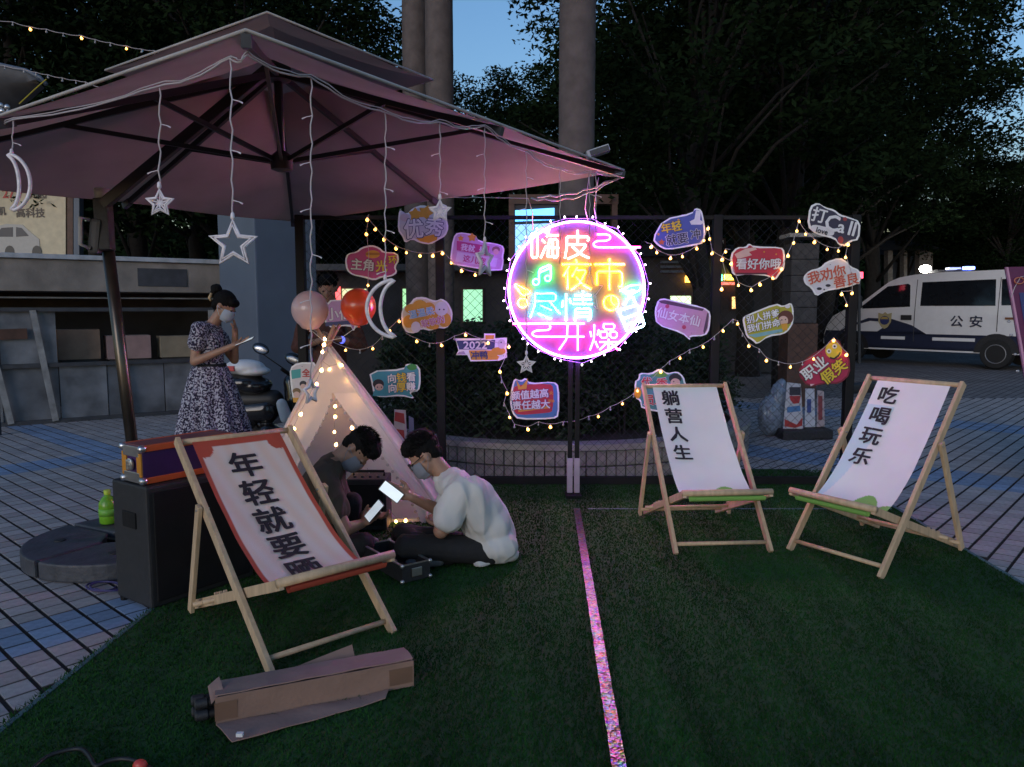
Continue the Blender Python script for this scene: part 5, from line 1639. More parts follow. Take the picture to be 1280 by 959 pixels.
for px, ed, y0, kind, oy, sz, tl in drops:
    p = edge_pt(UN, UL if ed == 'L' else UR, px)
    q = at(px, y0, p.y)
    k = p.y / FPX
    c = at(px + (4 if kind == 'bigstar' else 0), oy, p.y)
    t = thing('hanging_ornament', c, labs[px], 'hanging ornament', 'curtain light drops')
    top = c.z + sz * k * (1.0 if kind not in ('none',) else 0)
    n_ = max(6, int((q.z - top) / 0.03))
    dp = []
    for i in range(n_ + 1):
        z = q.z + (top - q.z) * i / n_
        dp.append(V((q.x + (c.x - q.x) * i / n_ + 0.0035 * math.sin(i * 2.1 + px), q.y + 0.003 * math.cos(i * 1.7), z)))
    MB().tube(dp, 0.0026, 5).build('drop_wire', 'clear_wire', t, True)
    for i in range(4, n_, 5):
        s_ = random.choice((-1, 1))
        MB().tube([dp[i], dp[i] + V((s_ * 0.022, -0.004, -0.006)), dp[i] + V((s_ * 0.034, -0.006, -0.012))], [0.0015, 0.0015, 0.003], 5).build('lamp_stub', 'clear_plastic', t)
    if kind in ('star', 'bigstar', 'starside', 'starthin'):
        r_ = sz * k
        yaw = {'starside': 1.1, 'starthin': 0.75}.get(kind, 0.1)
        pts = star3(c, r_, 0.46 if kind != 'bigstar' else 0.42, yaw, 0)
        tr = {'star': 0.0045, 'bigstar': 0.0065, 'starside': 0.0075, 'starthin': 0.003}[kind]
        MB().tube(pts, tr, 8, closed=True).build('star_frame', 'clear_plastic', t, True)
        if kind != 'starthin':
            inner = star3(c + V((0, -0.004, 0)), r_ * (0.8 if kind == 'star' else 0.78), 0.46, yaw, 0)
            MB().tube(inner, tr * 0.8, 6, closed=True).build('star_frame', 'clear_plastic', t, True)
        if kind == 'star':
            b = MB()
            for i in range(10):
                b.tube([c, pts[i]], 0.003, 5)
            b.build('star_web', 'clear_plastic', t)
        MB().lathe([(0.004, 0.0), (0.0075, 0.006), (0.006, 0.02), (0.003, 0.024)], V((c.x, c.y, c.z + r_)), 10).build('cap', 'clear_plastic', t, True)
    elif kind in ('moon', 'moonbig'):
        r_ = sz * k
        pts = []
        fl = 1 if kind == 'moon' else -1
        a0 = 62
        for i in range(25):
            a = R(-a0 - 18 + (2 * a0 + 36) * i / 24)
            pts.append(c + V((fl * (math.cos(a) * r_ * (0.80 if fl > 0 else 1.05) - r_ * (0.2 if fl > 0 else 0.4)), 0, math.sin(a) * r_)))
        inn = []
        for i in range(25):
            a = R(a0 + 18 - (2 * a0 + 36) * i / 24)
            inn.append(c + V((fl * (math.cos(a) * r_ * (0.42 if fl > 0 else 0.6) - r_ * (0.22 if fl > 0 else 0.42)), 0, math.sin(a) * r_ * 0.95)))
        MB().tube(pts + inn, 0.0075, 8, closed=True).build('moon_frame', 'clear_plastic', t, True)
        MB().lathe([(0.004, 0.0), (0.0075, 0.006), (0.006, 0.02), (0.003, 0.024)], V((c.x, c.y, c.z + r_ * .96)), 10).build('cap', 'clear_plastic', t, True)
    elif kind == 'bar':
        MB().tube(star3(c, sz * k, 0.5, 1.2, 0), 0.006, 8, closed=True).build('star_frame', 'clear_plastic', t, True)

# ================================================================ neon sign on its stand
NY = 5.80
def zz(x, y, o=0.0): return at(620 + x / 4.795, 265 + y / 4.795, NY - o)
nc = zz(482, 470)
neon = thing('neon_sign', (nc.x, NY, zz(482, 880).z), 'round glowing neon sign with coloured letters on a clear disc', 'neon sign')
cloth_material('acrylic', (0.15, 0.15, 0.155), 0.35, var=0.03, rough=0.25, bump=0.0)
rn = 402 / 4.795 * NY / FPX
MB().prism([nc + V((1.0 * rn * math.cos(2 * math.pi * k / 64), 0, 1.0 * rn * math.sin(2 * math.pi * k / 64))) for k in range(64)], (0, 0.006, 0)).build('backing_disc', 'acrylic', neon)
def neon_tube(pts, c, s, o=0.022, r=0.0068, sm=True, nm='neon_tube'):
    p3 = [zz(x, y, o) for x, y in pts]
    if sm and len(p3) > 2:                                   # round the bends
        q = [p3[0]]
        for i in range(1, len(p3) - 1):
            q += [p3[i].lerp(p3[i - 1], min(.3, .012 / max((p3[i] - p3[i - 1]).length, .001))), p3[i].lerp(p3[i + 1], min(.3, .012 / max((p3[i] - p3[i + 1]).length, .001)))]
        q.append(p3[-1])
        p3 = q
    MB().tube(p3, r, 7).build(nm, glow(c, s), neon, True)
RING, ORP, YLW, CYN, WCY, PNK, GRN, BLU = (0.34, 0.07, 1.0), (1.0, 0.16, 0.12), (1.0, 0.38, 0.004), (0.01, 0.66, 1.0), (0.12, 0.8, 1.0), (1.0, 0.03, 0.48), (0.02, 0.9, 0.16), (0.4, 0.66, 1.0)
NS = 13.0
b = MB()
b.tube([nc + V((rn * math.cos(2 * math.pi * k / 72), -0.02, rn * math.sin(2 * math.pi * k / 72))) for k in range(72)], 0.0075, 8, closed=True)
b.build('ring_tube', glow(RING, NS * 1.25), neon, True)
strokes = {
 ORP: [[(215, 130), (215, 275), (247, 275), (250, 130), (215, 130)], [(285, 105), (300, 125)], [(275, 165), (295, 185)], [(268, 275), (300, 205)], [(320, 100), (305, 150)], [(310, 140), (375, 140)], [(320, 165), (370, 165), (370, 272), (345, 275)], [(320, 165), (310, 270)], [(300, 215), (382, 215)], [(310, 268), (365, 268)], [(340, 170), (340, 262)],
       [(425, 150), (425, 210), (413, 278)], [(425, 150), (560, 150), (550, 175)], [(490, 110), (490, 195)], [(435, 195), (545, 195), (500, 250), (430, 282)], [(455, 205), (510, 255), (562, 278)]],
 PNK: [[(600, 135), (672, 135), (690, 152), (672, 172), (600, 175), (580, 195), (600, 212), (865, 212)], [(100, 670), (530, 670)], [(320, 680), (330, 692), (315, 708), (235, 712), (212, 730), (235, 748), (530, 748)], [(430, 675), (425, 760), (378, 828)], [(490, 675), (490, 832)],
       [(590, 675), (588, 760), (563, 830)], [(565, 715), (572, 750)], [(617, 705), (608, 740)], [(595, 775), (612, 815)], [(645, 672), (710, 672), (710, 704), (645, 704), (645, 672)], [(625, 718), (668, 718), (668, 755), (625, 755), (625, 718)], [(685, 718), (725, 718), (725, 755), (685, 755), (685, 718)], [(620, 780), (732, 780)], [(675, 760), (675, 835)], [(665, 785), (620, 828)], [(685, 785), (735, 828)]],
 YLW: [[(395, 315), (570, 315)], [(480, 285), (485, 310)], [(440, 325), (405, 385)], [(430, 352), (430, 462)], [(490, 330), (455, 388)], [(485, 350), (542, 350), (500, 430), (450, 465)], [(480, 388), (520, 435), (570, 462)], [(590, 315), (770, 315)], [(680, 280), (680, 312)], [(605, 440), (605, 357), (752, 357), (755, 440), (735, 447)], [(680, 318), (680, 468)],
       [(115, 435), (212, 482), (160, 502), (115, 435)]],
 CYN: [[(235, 490), (357, 490), (357, 535), (240, 535)], [(235, 490), (235, 560), (205, 632)], [(320, 538), (388, 612)], [(265, 560), (335, 590)], [(250, 605), (332, 640)]],
 WCY: [[(420, 490), (420, 652)], [(402, 530), (396, 572)], [(442, 520), (450, 550)], [(470, 500), (570, 500)], [(466, 525), (572, 525)], [(460, 552), (578, 552)], [(520, 475), (520, 552)], [(475, 652), (475, 580), (567, 580), (567, 640), (550, 650)], [(480, 602), (560, 602)], [(480, 625), (560, 625)]],
 GRN: [[(258, 418), (258, 345), (328, 315), (328, 392)], [(258, 365), (328, 336)], [(760, 470), (800, 442), (872, 436), (862, 470), (795, 500), (760, 470)]],
 BLU: [[(735, 592), (850, 556), (892, 680), (790, 722), (735, 592)], [(765, 640), (865, 605)], [(780, 680), (878, 645)], [(770, 560), (790, 515), (820, 505), (835, 545)], [(745, 470), (790, 480), (830, 470)]]}
for c, ss in strokes.items():
    for i, s_ in enumerate(ss):
        neon_tube(s_, c, NS * {ORP: 0.8, WCY: 0.5, BLU: 0.55}.get(c, 1.0), 0.022 + 0.004 * (i % 3))
for x, y, r_, c in ((160, 545, 26, YLW), (690, 545, 44, ORP if False else YLW), (240, 420, 18, GRN), (310, 398, 17, GRN)):
    MB().tube([zz(x + r_ * math.cos(a * 6.283 / 18), y + r_ * math.sin(a * 6.283 / 18), 0.024) for a in range(18)], 0.0055, 7, closed=True).build('neon_tube', glow(c, NS), neon, True)
neon_tube([(690, 500), (690, 545), (715, 560)], YLW, NS)
# little white bulbs wound round the rim
rb = thing('rim_light_string', (nc.x, NY, nc.z - rn), 'string of tiny white bulbs wound round the neon ring', 'string lights')
pth = []
for k in range(34):
    a = 2 * math.pi * (k + random.uniform(-.35, .35)) / 34 + 0.3
    r_ = rn * (1.05 + 0.06 * noise.noise(V((k * .9, 0, 0))))
    p = nc + V((r_ * math.cos(a), -0.012, r_ * math.sin(a)))
    pth.append(p)
    put('bulb', BWH, None, rb, p + V((0.012 * math.cos(a), -0.006, 0.012 * math.sin(a))) - rb.location)
MB().tube(pth, 0.002, 5, closed=True).build('wire', 'clear_wire', rb)
# hanging cords from the umbrella corner
hc = thing('cord_bundle', UR + V((0, 0, -0.3)), 'pink lit cord bundle tying the neon sign to the umbrella corner', 'cord')
q0 = UR + V((-0.02, 0.0, -0.04))
for k, (x, y) in enumerate(((672, 246), (664, 248))):
    e_ = at(x, y, 5.6)
    pts = [q0.lerp(e_, i / 12) - V((0, 0, (0.035 + 0.03 * k) * math.sin(math.pi * i / 12) + 0.008 * math.sin(i * 2.3 + k))) for i in range(13)]
    MB().tube(pts, 0.006, 6).build('cord', 'clear_wire', hc, True)
e_ = at(660, 248, 5.6)
MB().tube([e_, e_.lerp(V((nc.x - 0.3, NY - .01, nc.z + rn * .93)), .5), V((nc.x - 0.33, NY - .012, nc.z + rn * 0.88))], 0.004, 6).build('cord', 'clear_wire', hc, True)
MB().tube([at(545, 247, 5.9), at(600, 247, 5.75), e_], 0.003, 5).build('cord', 'hem', hc)
for x in (736, 748):
    p = at(x, 228, 5.1)
    MB().tube([p + V((0, 0, .03)), p + V((0.005, 0.3, -0.13)), V((p.x + .07, NY - .012, nc.z + rn * .97))], 0.0028, 5).build('cord', 'clear_wire', hc)
nst = thing('sign_stand', (0.5, NY + 0.03, 0.02), 'black twin pole stand with pale wrapped foot holding the neon sign', 'stand')
for dx in (-0.027, 0.027):
    MB().box((nc.x - 0.01 + dx, NY + 0.035, 1.0), (0.034, 0.03, 1.96)).build('upright', 'black_metal', nst, False, 0.003)
    MB().box((nc.x - 0.01 + dx, NY + 0.034, 0.185), (0.042, 0.042, 0.27)).build('wrapped_foot', mat('lilac_wrap', (0.50, 0.40, 0.52), 0.6), nst, False, 0.004)
MB().box((nc.x - 0.01, NY + 0.03, 0.03), (0.12, 0.16, 0.024)).build('foot_plate', 'black_metal', nst, False, 0.004)
# ================================================================ people
mat('skin', (0.36, 0.20, 0.135), 0.5, var=0.08, scale=20)
mat('hair', (0.0045, 0.004, 0.004), 0.75, spec=0.2, var=0.3, scale=50, bump=0.6, bscale=160)
mat('mask', (0.42, 0.50, 0.60), 0.8, var=0.05)
mat('mask_grey', (0.20, 0.21, 0.25), 0.8, var=0.05)
mat('white_tee', (0.62, 0.61, 0.60), 0.9, var=0.04, bump=0.15, bscale=200)
mat('olive_tee', (0.085, 0.062, 0.045), 0.9, var=0.12, bump=0.15, bscale=200)
mat('brown_shirt', (0.10, 0.04, 0.03), 0.9, var=0.3, scale=25)
mat('black_trouser', (0.013, 0.013, 0.015), 0.85, var=0.2, bump=0.2, bscale=120)
mat('shoe', (0.10, 0.10, 0.11), 0.6)
mat('screen_case', (0.02, 0.02, 0.022), 0.3)
def floral():
    m = mat('floral', (0.5, 0.5, 0.52), 0.9)
    nt = m.node_tree
    b = nt.nodes['Principled BSDF']
    tc = nt.nodes['Texture Coordinate']
    vo = nt.nodes.new('ShaderNodeTexNoise')
    vo.inputs['Scale'].default_value = 70
    vo.inputs['Detail'].default_value = 3
    cr_ = nt.nodes.new('ShaderNodeValToRGB')
    e = cr_.color_ramp.elements
    e[0].position, e[0].color = 0.44, (0.015, 0.015, 0.035, 1)
    e[1].position, e[1].color = 0.56, (0.46, 0.46, 0.54, 1)
    x = cr_.color_ramp.elements.new(0.5)
    x.color = (0.10, 0.07, 0.14, 1)
    nt.links.new(tc.outputs['Object'], vo.inputs['Vector'])
    nt.links.new(vo.outputs[0], cr_.inputs[0])
    nt.links.new(cr_.outputs[0], b.inputs['Base Color'])
floral()
def hand(w_, d_, n_, side=1, curl=0.6, s=1.0):
    d_ = V(d_).normalized()
    n_ = (V(n_) - d_ * V(n_).dot(d_)).normalized()
    l = d_.cross(n_).normalized() * side
    F = Matrix((l, d_, n_)).transposed()
    P = [('e', w_ + d_ * 0.048 * s, (0.039 * s, 0.05 * s, 0.016 * s), F), ('c', w_, 0.026 * s, w_ + d_ * 0.03 * s, 0.027 * s)]
    for i, ln in enumerate((0.066, 0.076, 0.07, 0.054)):
        p = w_ + (d_ * (0.088 - 0.004 * abs(i - 1)) + l * (0.030 - 0.0205 * i)) * s
        a = 0.15 + 0.05 * i
        r = 0.0098 * s
        for seg, f in ((0, 0.45), (1, 0.32), (2, 0.25)):
            dr = d_ * math.cos(a) + n_ * math.sin(a)
            q = p + dr * ln * f * s
            P.append(('c', p, r, q, r * 0.93))
            p, r = q, r * 0.93
            a += curl
    p = w_ + (d_ * 0.028 + l * 0.03) * s
    q = p + (l * 0.6 + d_ * 0.75 + n_ * 0.3).normalized() * 0.042 * s
    P += [('c', p, 0.014 * s, q, 0.011 * s), ('c', q, 0.011 * s, q + (d_ * 0.9 + n_ * 0.45 + l * 0.1).normalized() * 0.032 * s, 0.0095 * s)]
    return P
def head(c, F, s=1.0):
    r, f, u = F.col[0], F.col[1], F.col[2]
    return [('e', c + (u * 0.028 - f * 0.012) * s, (0.074 * s, 0.094 * s, 0.088 * s), F), ('e', c + (f * 0.022 - u * 0.032) * s, (0.061 * s, 0.073 * s, 0.078 * s), F),
            ('e', c + (f * 0.055 - u * 0.088) * s, (0.036 * s, 0.032 * s, 0.026 * s), F), ('e', c + (f * 0.098 - u * 0.022) * s, (0.012 * s, 0.017 * s, 0.022 * s), F),
            ('e', c + (f * 0.083 + u * 0.012) * s, (0.045 * s, 0.012 * s, 0.009 * s), F), ('e', c + (f * 0.086 - u * 0.062) * s, (0.022 * s, 0.010 * s, 0.009 * s), F),
            ('e', c + (r * 0.074 - u * 0.008 - f * 0.008) * s, (0.010 * s, 0.019 * s, 0.030 * s), F), ('e', c + (-r * 0.074 - u * 0.008 - f * 0.008) * s, (0.010 * s, 0.019 * s, 0.030 * s), F)]
def face_parts(t, c, F, glasses=False, mask='mask'):
    r, f, u = F.col[0], F.col[1], F.col[2]
    for s in (-1, 1):
        MB().ell(c + r * 0.031 * s + f * 0.084 + u * 0.0, (0.011, 0.008, 0.006), F, 10, 7).build('eye', paint((0.03, 0.02, 0.02), 0.2), t, True)
    if mask:
        vs, fs = [], []
        for i in range(9):
            v_ = -0.100 + 0.092 * i / 8
            for j in range(13):
                a = R(-82 + 164 * j / 12)
                rad = 0.071 - 0.010 * ((i - 4) / 4) ** 2 - (0.012 if i < 2 else 0)
                vs.append(c + r * (rad * math.sin(a)) + f * (0.03 + (rad + 0.010) * math.cos(a)) + u * (v_ + 0.012 * math.cos(a) * (1 if i > 4 else -0.4)))
        for i in range(8):
            for j in range(12):
                fs.append((i * 13 + j, i * 13 + j + 1, (i + 1) * 13 + j + 1, (i + 1) * 13 + j))
        m_ = MB().add(vs, fs).build('face_mask', mask, t, True)
        for s in (-1, 1):
            for v_ in (-0.075, -0.02):
                MB().tube([c + r * 0.07 * s + f * 0.035 + u * v_, c + r * 0.081 * s + f * 0.005 + u * (v_ * 0.5 - 0.005), c + r * 0.082 * s - f * 0.018 - u * 0.008], 0.0018, 5).build('strap', mask, m_)
    if glasses:
        b = MB()
        for s in (-1, 1):
            b.tube([c + r * (0.033 * s + 0.025 * math.cos(a * 0.524)) + f * 0.103 + u * 0.021 * math.sin(a * 0.524) for a in range(12)], 0.0022, 5, closed=True)
            b.tube([c + r * 0.058 * s + f * 0.10 + u * 0.006, c + r * 0.08 * s - f * 0.005 + u * 0.01], 0.0022, 5)
        b.tube([c - r * 0.009 + f * 0.106, c + r * 0.009 + f * 0.106], 0.0022, 5)
        b.build('glasses', 'black_metal', t)
def short_hair(t, c, F, seed=0.0, s=1.0):
    r, f, u = F.col[0], F.col[1], F.col[2]
    P = [('e', c + (u * 0.048 - f * 0.022) * s, (0.084 * s, 0.098 * s, 0.085 * s), F), ('e', c + (u * 0.095 + f * 0.02) * s, (0.068 * s, 0.075 * s, 0.045 * s), F), ('e', c + (u * 0.078 + f * 0.066) * s, (0.060 * s, 0.030 * s, 0.030 * s), F),
         ('e', c + (-f * 0.055 - u * 0.005) * s, (0.07 * s, 0.05 * s, 0.06 * s), F)]
    h = blob('hair', P, 'hair', t, 0.005, 1, 0.006, 48, seed)
    b = MB()
    for k in range(1500):
        a = rng.normal(0, 1, 3)
        d_ = (r * a[0] + f * (a[1] - 0.1) + u * abs(a[2])).normalized()
        p = c + (u * 0.055 - f * 0.02) * s + r * d_.dot(r) * 0.082 * s + f * d_.dot(f) * 0.098 * s + u * d_.dot(u) * 0.088 * s
        tip = p + (d_ * 0.6 + f * 0.5 + u * 0.15 + r * rng.normal(0, .35)).normalized() * rng.uniform(0.014, 0.032)
        sd_ = d_.cross(f + r * 0.3).normalized() * 0.0028
        b.add([p - sd_, p + sd_, tip], [(0, 1, 2)])
    b.build('hair_strands', 'hair', h, recalc=False)
    return h
def phone(c, ax, nrm, label, glow_s, w_=0.072, l_=0.150):
    ax = V(ax).normalized()
    nrm = (V(nrm) - ax * V(nrm).dot(ax)).normalized()
    F = Matrix((ax.cross(nrm), ax, nrm)).transposed()
    t = thing('phone', c, label, 'phone', 'phones in hand')
    MB().box(c, (w_, l_, 0.008), F).build('case', 'screen_case', t, False, 0.003)
    MB().box(c + nrm * 0.0046, (w_ - .006, l_ - .008, 0.001), F).build('screen', glow((0.62, 0.72, 0.78), glow_s), t)

# ---- woman standing with a phone
wp = lambda x, y, dy=0.0: at(x, y, 6.3 + dy)
wf = wp(262, 457)
wf.z = 0.0
wo = thing('person', wf, 'person in a dark floral dress and mask standing and holding a phone', 'person')
hc_ = wp(281, 383)
HF = frame((0.84, -0.16, -0.52), (0.52, 0, 0.85))
nk = wp(263, 409)
pel = wp(264, 485)
el_r, wr_r = wp(243, 452, -0.17), wp(290, 433, -0.20)
el_l, wr_l = wp(293, 450, 0.12), wp(294, 416, 0.06)
sh_r, sh_l = wp(249, 412, -0.155), wp(266, 411, 0.15)
B_ = head(hc_, HF, 0.98) + [('c', nk, 0.05, hc_ - HF.col[2] * 0.05, 0.046), ('c', nk + V((0, 0, -.05)), 0.09, wp(262, 457), 0.10), ('c', wp(262, 457), 0.10, pel, 0.13), ('c', sh_r, 0.048, nk, 0.05), ('c', sh_l, 0.048, nk, 0.05),
      ('c', sh_r, 0.047, el_r, 0.036), ('c', el_r, 0.036, wr_r, 0.024), ('c', sh_l, 0.047, el_l, 0.036), ('c', el_l, 0.036, wr_l, 0.024)]
B_ += hand(wr_r, (0.93, 0.0, 0.36), (-0.36, -0.25, 0.9), -1, 0.15, 0.95) + hand(wr_l, (0.0, -0.1, 1), (-0.9, -0.3, 0), 1, 0.5, 0.95)
for s in (-1, 1):
    kn, an = V((pel.x + 0.02, pel.y + 0.09 * s, 0.47)), V((pel.x - 0.01 + 0.04 * s, pel.y + 0.1 * s, 0.08))
    B_ += [('c', pel + V((0, 0.08 * s, -0.03)), 0.085, kn, 0.055), ('c', kn, 0.055, an + V((0, 0, .18)), 0.05), ('c', an + V((0, 0, .18)), 0.05, an, 0.036), ('c', an + V((0, 0, -0.03)), 0.034, an + V((0.13, 0, -0.05)), 0.026)]
blob('body', B_, 'skin', wo, 0.0062, 3, clipz=0.012)
for s in (-1, 1):
    an = V((pel.x - 0.01 + 0.04 * s, pel.y + 0.1 * s, 0.0))
    blob('shoe', [('c', an + V((-0.03, 0, 0.04)), 0.042, an + V((0.13, 0, 0.03)), 0.038)], 'shoe', wo, 0.008, 2, clipz=0.003)
face_parts(wo, hc_, HF)
r_, f_, u_ = HF.col[0], HF.col[1], HF.col[2]
hr = blob('hair', [('e', hc_ + u_ * 0.042 - f_ * 0.022, (0.082, 0.100, 0.086), HF), ('e', hc_ + u_ * 0.062 + f_ * 0.055, (0.062, 0.038, 0.038), HF), ('e', hc_ - f_ * 0.06 - u_ * 0.01, (0.066, 0.045, 0.06), HF)], 'hair', wo, 0.005, 3, 0.002, 60)
bun = wp(270.5, 361)
blob('hair_bun', [('e', bun, (0.045, 0.042, 0.040)), ('e', bun + V((-0.02, 0, -0.03)), (0.03, 0.03, 0.03))], 'hair', wo, 0.005, 2, 0.005, 45)
MB().tube([bun + V((-0.03, -0.03, -0.035)), bun + V((-0.045, -0.035, -0.075)), bun + V((-0.035, -0.04, -0.10))], [0.011, 0.014, 0.006], 8).build('hair_clip', paint((0.5, 0.36, 0.2)), wo, True)
top = [('c', wp(262, 417), 0.105, wp(262, 437), 0.118), ('c', wp(262, 437), 0.118, wp(262, 460), 0.108), ('c', sh_r, 0.068, nk + V((0, 0, -.05)), 0.075), ('c', sh_l, 0.068, nk + V((0, 0, -.05)), 0.075)]
top += [('e', wp(262, 432, d_), (0.10, 0.09, 0.13)) for d_ in (-0.07, 0.07)]
top += [('c', sh_r, 0.066, sh_r.lerp(el_r, 0.42), 0.074), ('c', sh_l, 0.066, sh_l.lerp(el_l, 0.42), 0.072)]
blob('dress_bodice', top, 'floral', wo, 0.0075, 3, 0.006, 16)
vs, fs = [], []
wc = wp(262, 457)
for i in range(17):
    q = i / 16
    z = wc.z * (1 - q) + 0.44 * q
    rx, ry = 0.125 + 0.155 * q ** 0.75, 0.145 + 0.13 * q ** 0.75
    for k in range(96):
        a = 2 * math.pi * k / 96
        pl_ = 1 + (0.02 + 0.085 * q) * math.sin(a * 13 + math.sin(a * 3) * 1.2) + 0.03 * q * math.sin(a * 5)
        vs.append((wc.x + 0.012 * q + rx * pl_ * math.cos(a), wc.y + ry * pl_ * math.sin(a), z + 0.01 * q * math.sin(a * 13)))
for i in range(16):
    for k in range(96):
        fs.append((i * 96 + k, i * 96 + (k + 1) % 96, (i + 1) * 96 + (k + 1) % 96, (i + 1) * 96 + k))
MB().add(vs, fs).build('dress_skirt', 'floral', wo, True)
MB().lathe([(0.128, -0.018), (0.134, 0.0), (0.128, 0.018)], wc, 40).build('belt', 'black_trouser', wo, True)
phone(wp(306, 427, -0.215), (0.93, 0.0, 0.36), (-0.36, -0.25, 0.9), 'phone in a pale case held by the person in the dress', 0.10)

# ---- person in the white T-shirt, cross legged
m2 = lambda x, y, dy=0.0: at(x, y, 4.32 + dy)
b2 = m2(612, 690)
b2.z = 0.02
p2 = thing('person', b2, 'person in a loose white T-shirt sitting cross legged over a phone', 'person')
hc_ = m2(531, 570)
HF = frame((-0.76, -0.12, -0.60), (-0.60, 0.05, 0.78))
nk = m2(556, 594)
shn, shf = m2(576, 612, -0.19), m2(566, 606, 0.19)
eln, wrn = m2(551, 664, -0.20), m2(549, 655, 0.06)
elf, wrf = m2(553, 640, 0.14), m2(514, 621, 0.0)
pel = m2(614, 680)
B_ = head(hc_, HF) + [('c', nk, 0.055, hc_ - HF.col[2] * 0.045 - HF.col[1] * 0.02, 0.053), ('c', nk, 0.05, m2(590, 624), 0.085), ('c', m2(590, 624), 0.085, pel, 0.10), ('c', shn, 0.048, nk + V((.02, 0, -.02)), 0.045), ('c', shf, 0.048, nk + V((.02, 0, -.02)), 0.045),
      ('c', shn, 0.046, eln, 0.040), ('c', eln, 0.042, wrn, 0.028), ('c', shf, 0.052, elf, 0.042), ('c', elf, 0.040, wrf, 0.027)]
B_ += hand(wrf, (-0.85, -0.05, 0.35), (-0.35, -0.62, 0.55), 1, 0.12) + hand(wrn, (-0.3, 0.9, -0.1), (0, 0.1, 1), -1, 0.5)
blob('body', B_, 'skin', p2, 0.0062, 3, clipz=0.03)
face_parts(p2, hc_, HF, glasses=True, mask='mask_grey')
short_hair(p2, hc_, HF, 3.0)
tee = [('c', m2(564, 604), 0.088, m2(590, 624), 0.128), ('c', m2(590, 624), 0.128, m2(608, 652), 0.138), ('c', m2(608, 652), 0.138, m2(616, 680), 0.140)]
for d_ in (-0.085, 0.085):
    tee += [('e', m2(592, 624, d_), (0.115, 0.09, 0.115)), ('e', m2(601, 640, d_), (0.12, 0.09, 0.12)), ('e', m2(609, 658, d_), (0.128, 0.09, 0.125)), ('e', m2(617, 682, d_), (0.135, 0.095, 0.09))]
tee += [('c', shn, 0.076, nk + V((0.03, 0, -.03)), 0.074), ('c', shf, 0.076, nk + V((0.03, 0, -.03)), 0.074), ('c', shn, 0.076, shn.lerp(eln, 0.66), 0.082), ('c', shn + V((.05, .03, -.02)), 0.09, m2(600, 650, -0.1), 0.10), ('c', shf, 0.072, shf.lerp(elf, 0.7), 0.07), ('e', m2(556, 598), (0.058, 0.066, 0.034))]
tee += [('c', m2(641, 694, -0.08), 0.026, m2(600, 704, -0.14), 0.026), ('c', m2(641, 694, 0.08), 0.034, m2(641, 694, -0.08), 0.026)]
blob('t_shirt', tee, 'white_tee', p2, 0.007, 18, 0.011, 9, 1.0, clipz=0.035, fold=V((0.55, 0.1, -0.83)).normalized())
lg = [('e', pel + V((-0.01, 0, -0.02)), (0.13, 0.17, 0.10))]
for s, kx, ky, ax_, ay_ in ((-1, 507, 683, 572, 703), (1, 503, 668, 560, 694)):
    hip, kn, an = m2(606, 688, 0.09 * s), m2(kx, ky, 0.16 * s), m2(ax_, ay_, -0.06 * s - 0.05)
    kn.z = max(kn.z, 0.10)
    an.z = 0.075
    lg += [('c', hip, 0.085, kn, 0.068), ('c', kn, 0.066, an, 0.05)]
blob('trousers', lg, 'black_trouser', p2, 0.0075, 3, 0.006, 12, 2.0, clipz=0.034)
for s in (-1, 1):
    an = m2(572 if s < 0 else 548, 702 if s < 0 else 690, -0.06 * s - 0.08)
    an.z = 0.065
    blob('shoe', [('c', an, 0.036, an + V((-0.15, -0.03, -0.008)), 0.034)], 'shoe', p2, 0.007, 2, clipz=0.036)
phone(m2(489, 615, -0.045), (-0.80, 0.02, 0.62), (-0.35, -0.62, 0.55), 'bright phone held out by the person in white', 0.19, 0.066, 0.138)

# ---- person in the dark T-shirt bowed over a phone
m1 = lambda x, y, dy=0.0: at(x, y, 4.45 + dy)
b1_ = m1(398, 690)
b1_.z = 0.02
p1 = thing('person', b1_, 'person in a dark T-shirt sitting bowed over a phone beside the tent', 'person')
hc_ = m1(446, 563)
HF = frame((0.42, -0.30, -0.85), (0.86, 0.05, 0.45))
nk = m1(420, 577)
shn, shf = m1(402, 598, -0.19), m1(410, 592, 0.19)
eln, wrn = m1(431, 662, -0.22), m1(452, 655, -0.12)
elf, wrf = m1(440, 655, 0.2), m1(462, 640, 0.08)
pel = m1(396, 684)
B_ = head(hc_, HF) + [('c', nk, 0.055, hc_ - HF.col[2] * 0.05 - HF.col[1] * 0.02, 0.053), ('c', nk, 0.06, m1(402, 615), 0.12), ('c', m1(402, 615), 0.12, pel, 0.13), ('c', shn, 0.055, nk, 0.055), ('c', shf, 0.055, nk, 0.055),
      ('c', shn, 0.052, eln, 0.042), ('c', eln, 0.041, wrn, 0.028), ('c', shf, 0.052, elf, 0.042), ('c', elf, 0.040, wrf, 0.027)]
B_ += hand(wrn, (0.75, 0.1, 0.55), (-0.45, -0.7, 0.5), -1, 0.12) + hand(wrf, (0.6, -0.3, -0.1), (0, -0.2, 1), 1, 0.5)
blob('body', B_, 'skin', p1, 0.0062, 3, clipz=0.03)
face_parts(p1, hc_, HF, mask='mask_grey')
short_hair(p1, hc_, HF, 8.0)
tee = [('c', m1(414, 584), 0.085, m1(404, 610), 0.135), ('c', m1(404, 610), 0.135, m1(396, 645), 0.14), ('c', m1(396, 645), 0.14, pel, 0.145)]
for d_ in (-0.10, 0.10):
    tee += [('e', m1(402, 612, d_), (0.11, 0.09, 0.12)), ('e', m1(396, 655, d_), (0.125, 0.08, 0.13))]
tee += [('c', shn, 0.08, nk + V((-0.02, 0, -.03)), 0.07), ('c', shf, 0.08, nk + V((-0.02, 0, -.03)), 0.07), ('c', shn, 0.08, shn.lerp(eln, 0.62), 0.072), ('c', shf, 0.08, shf.lerp(elf, 0.62), 0.072)]
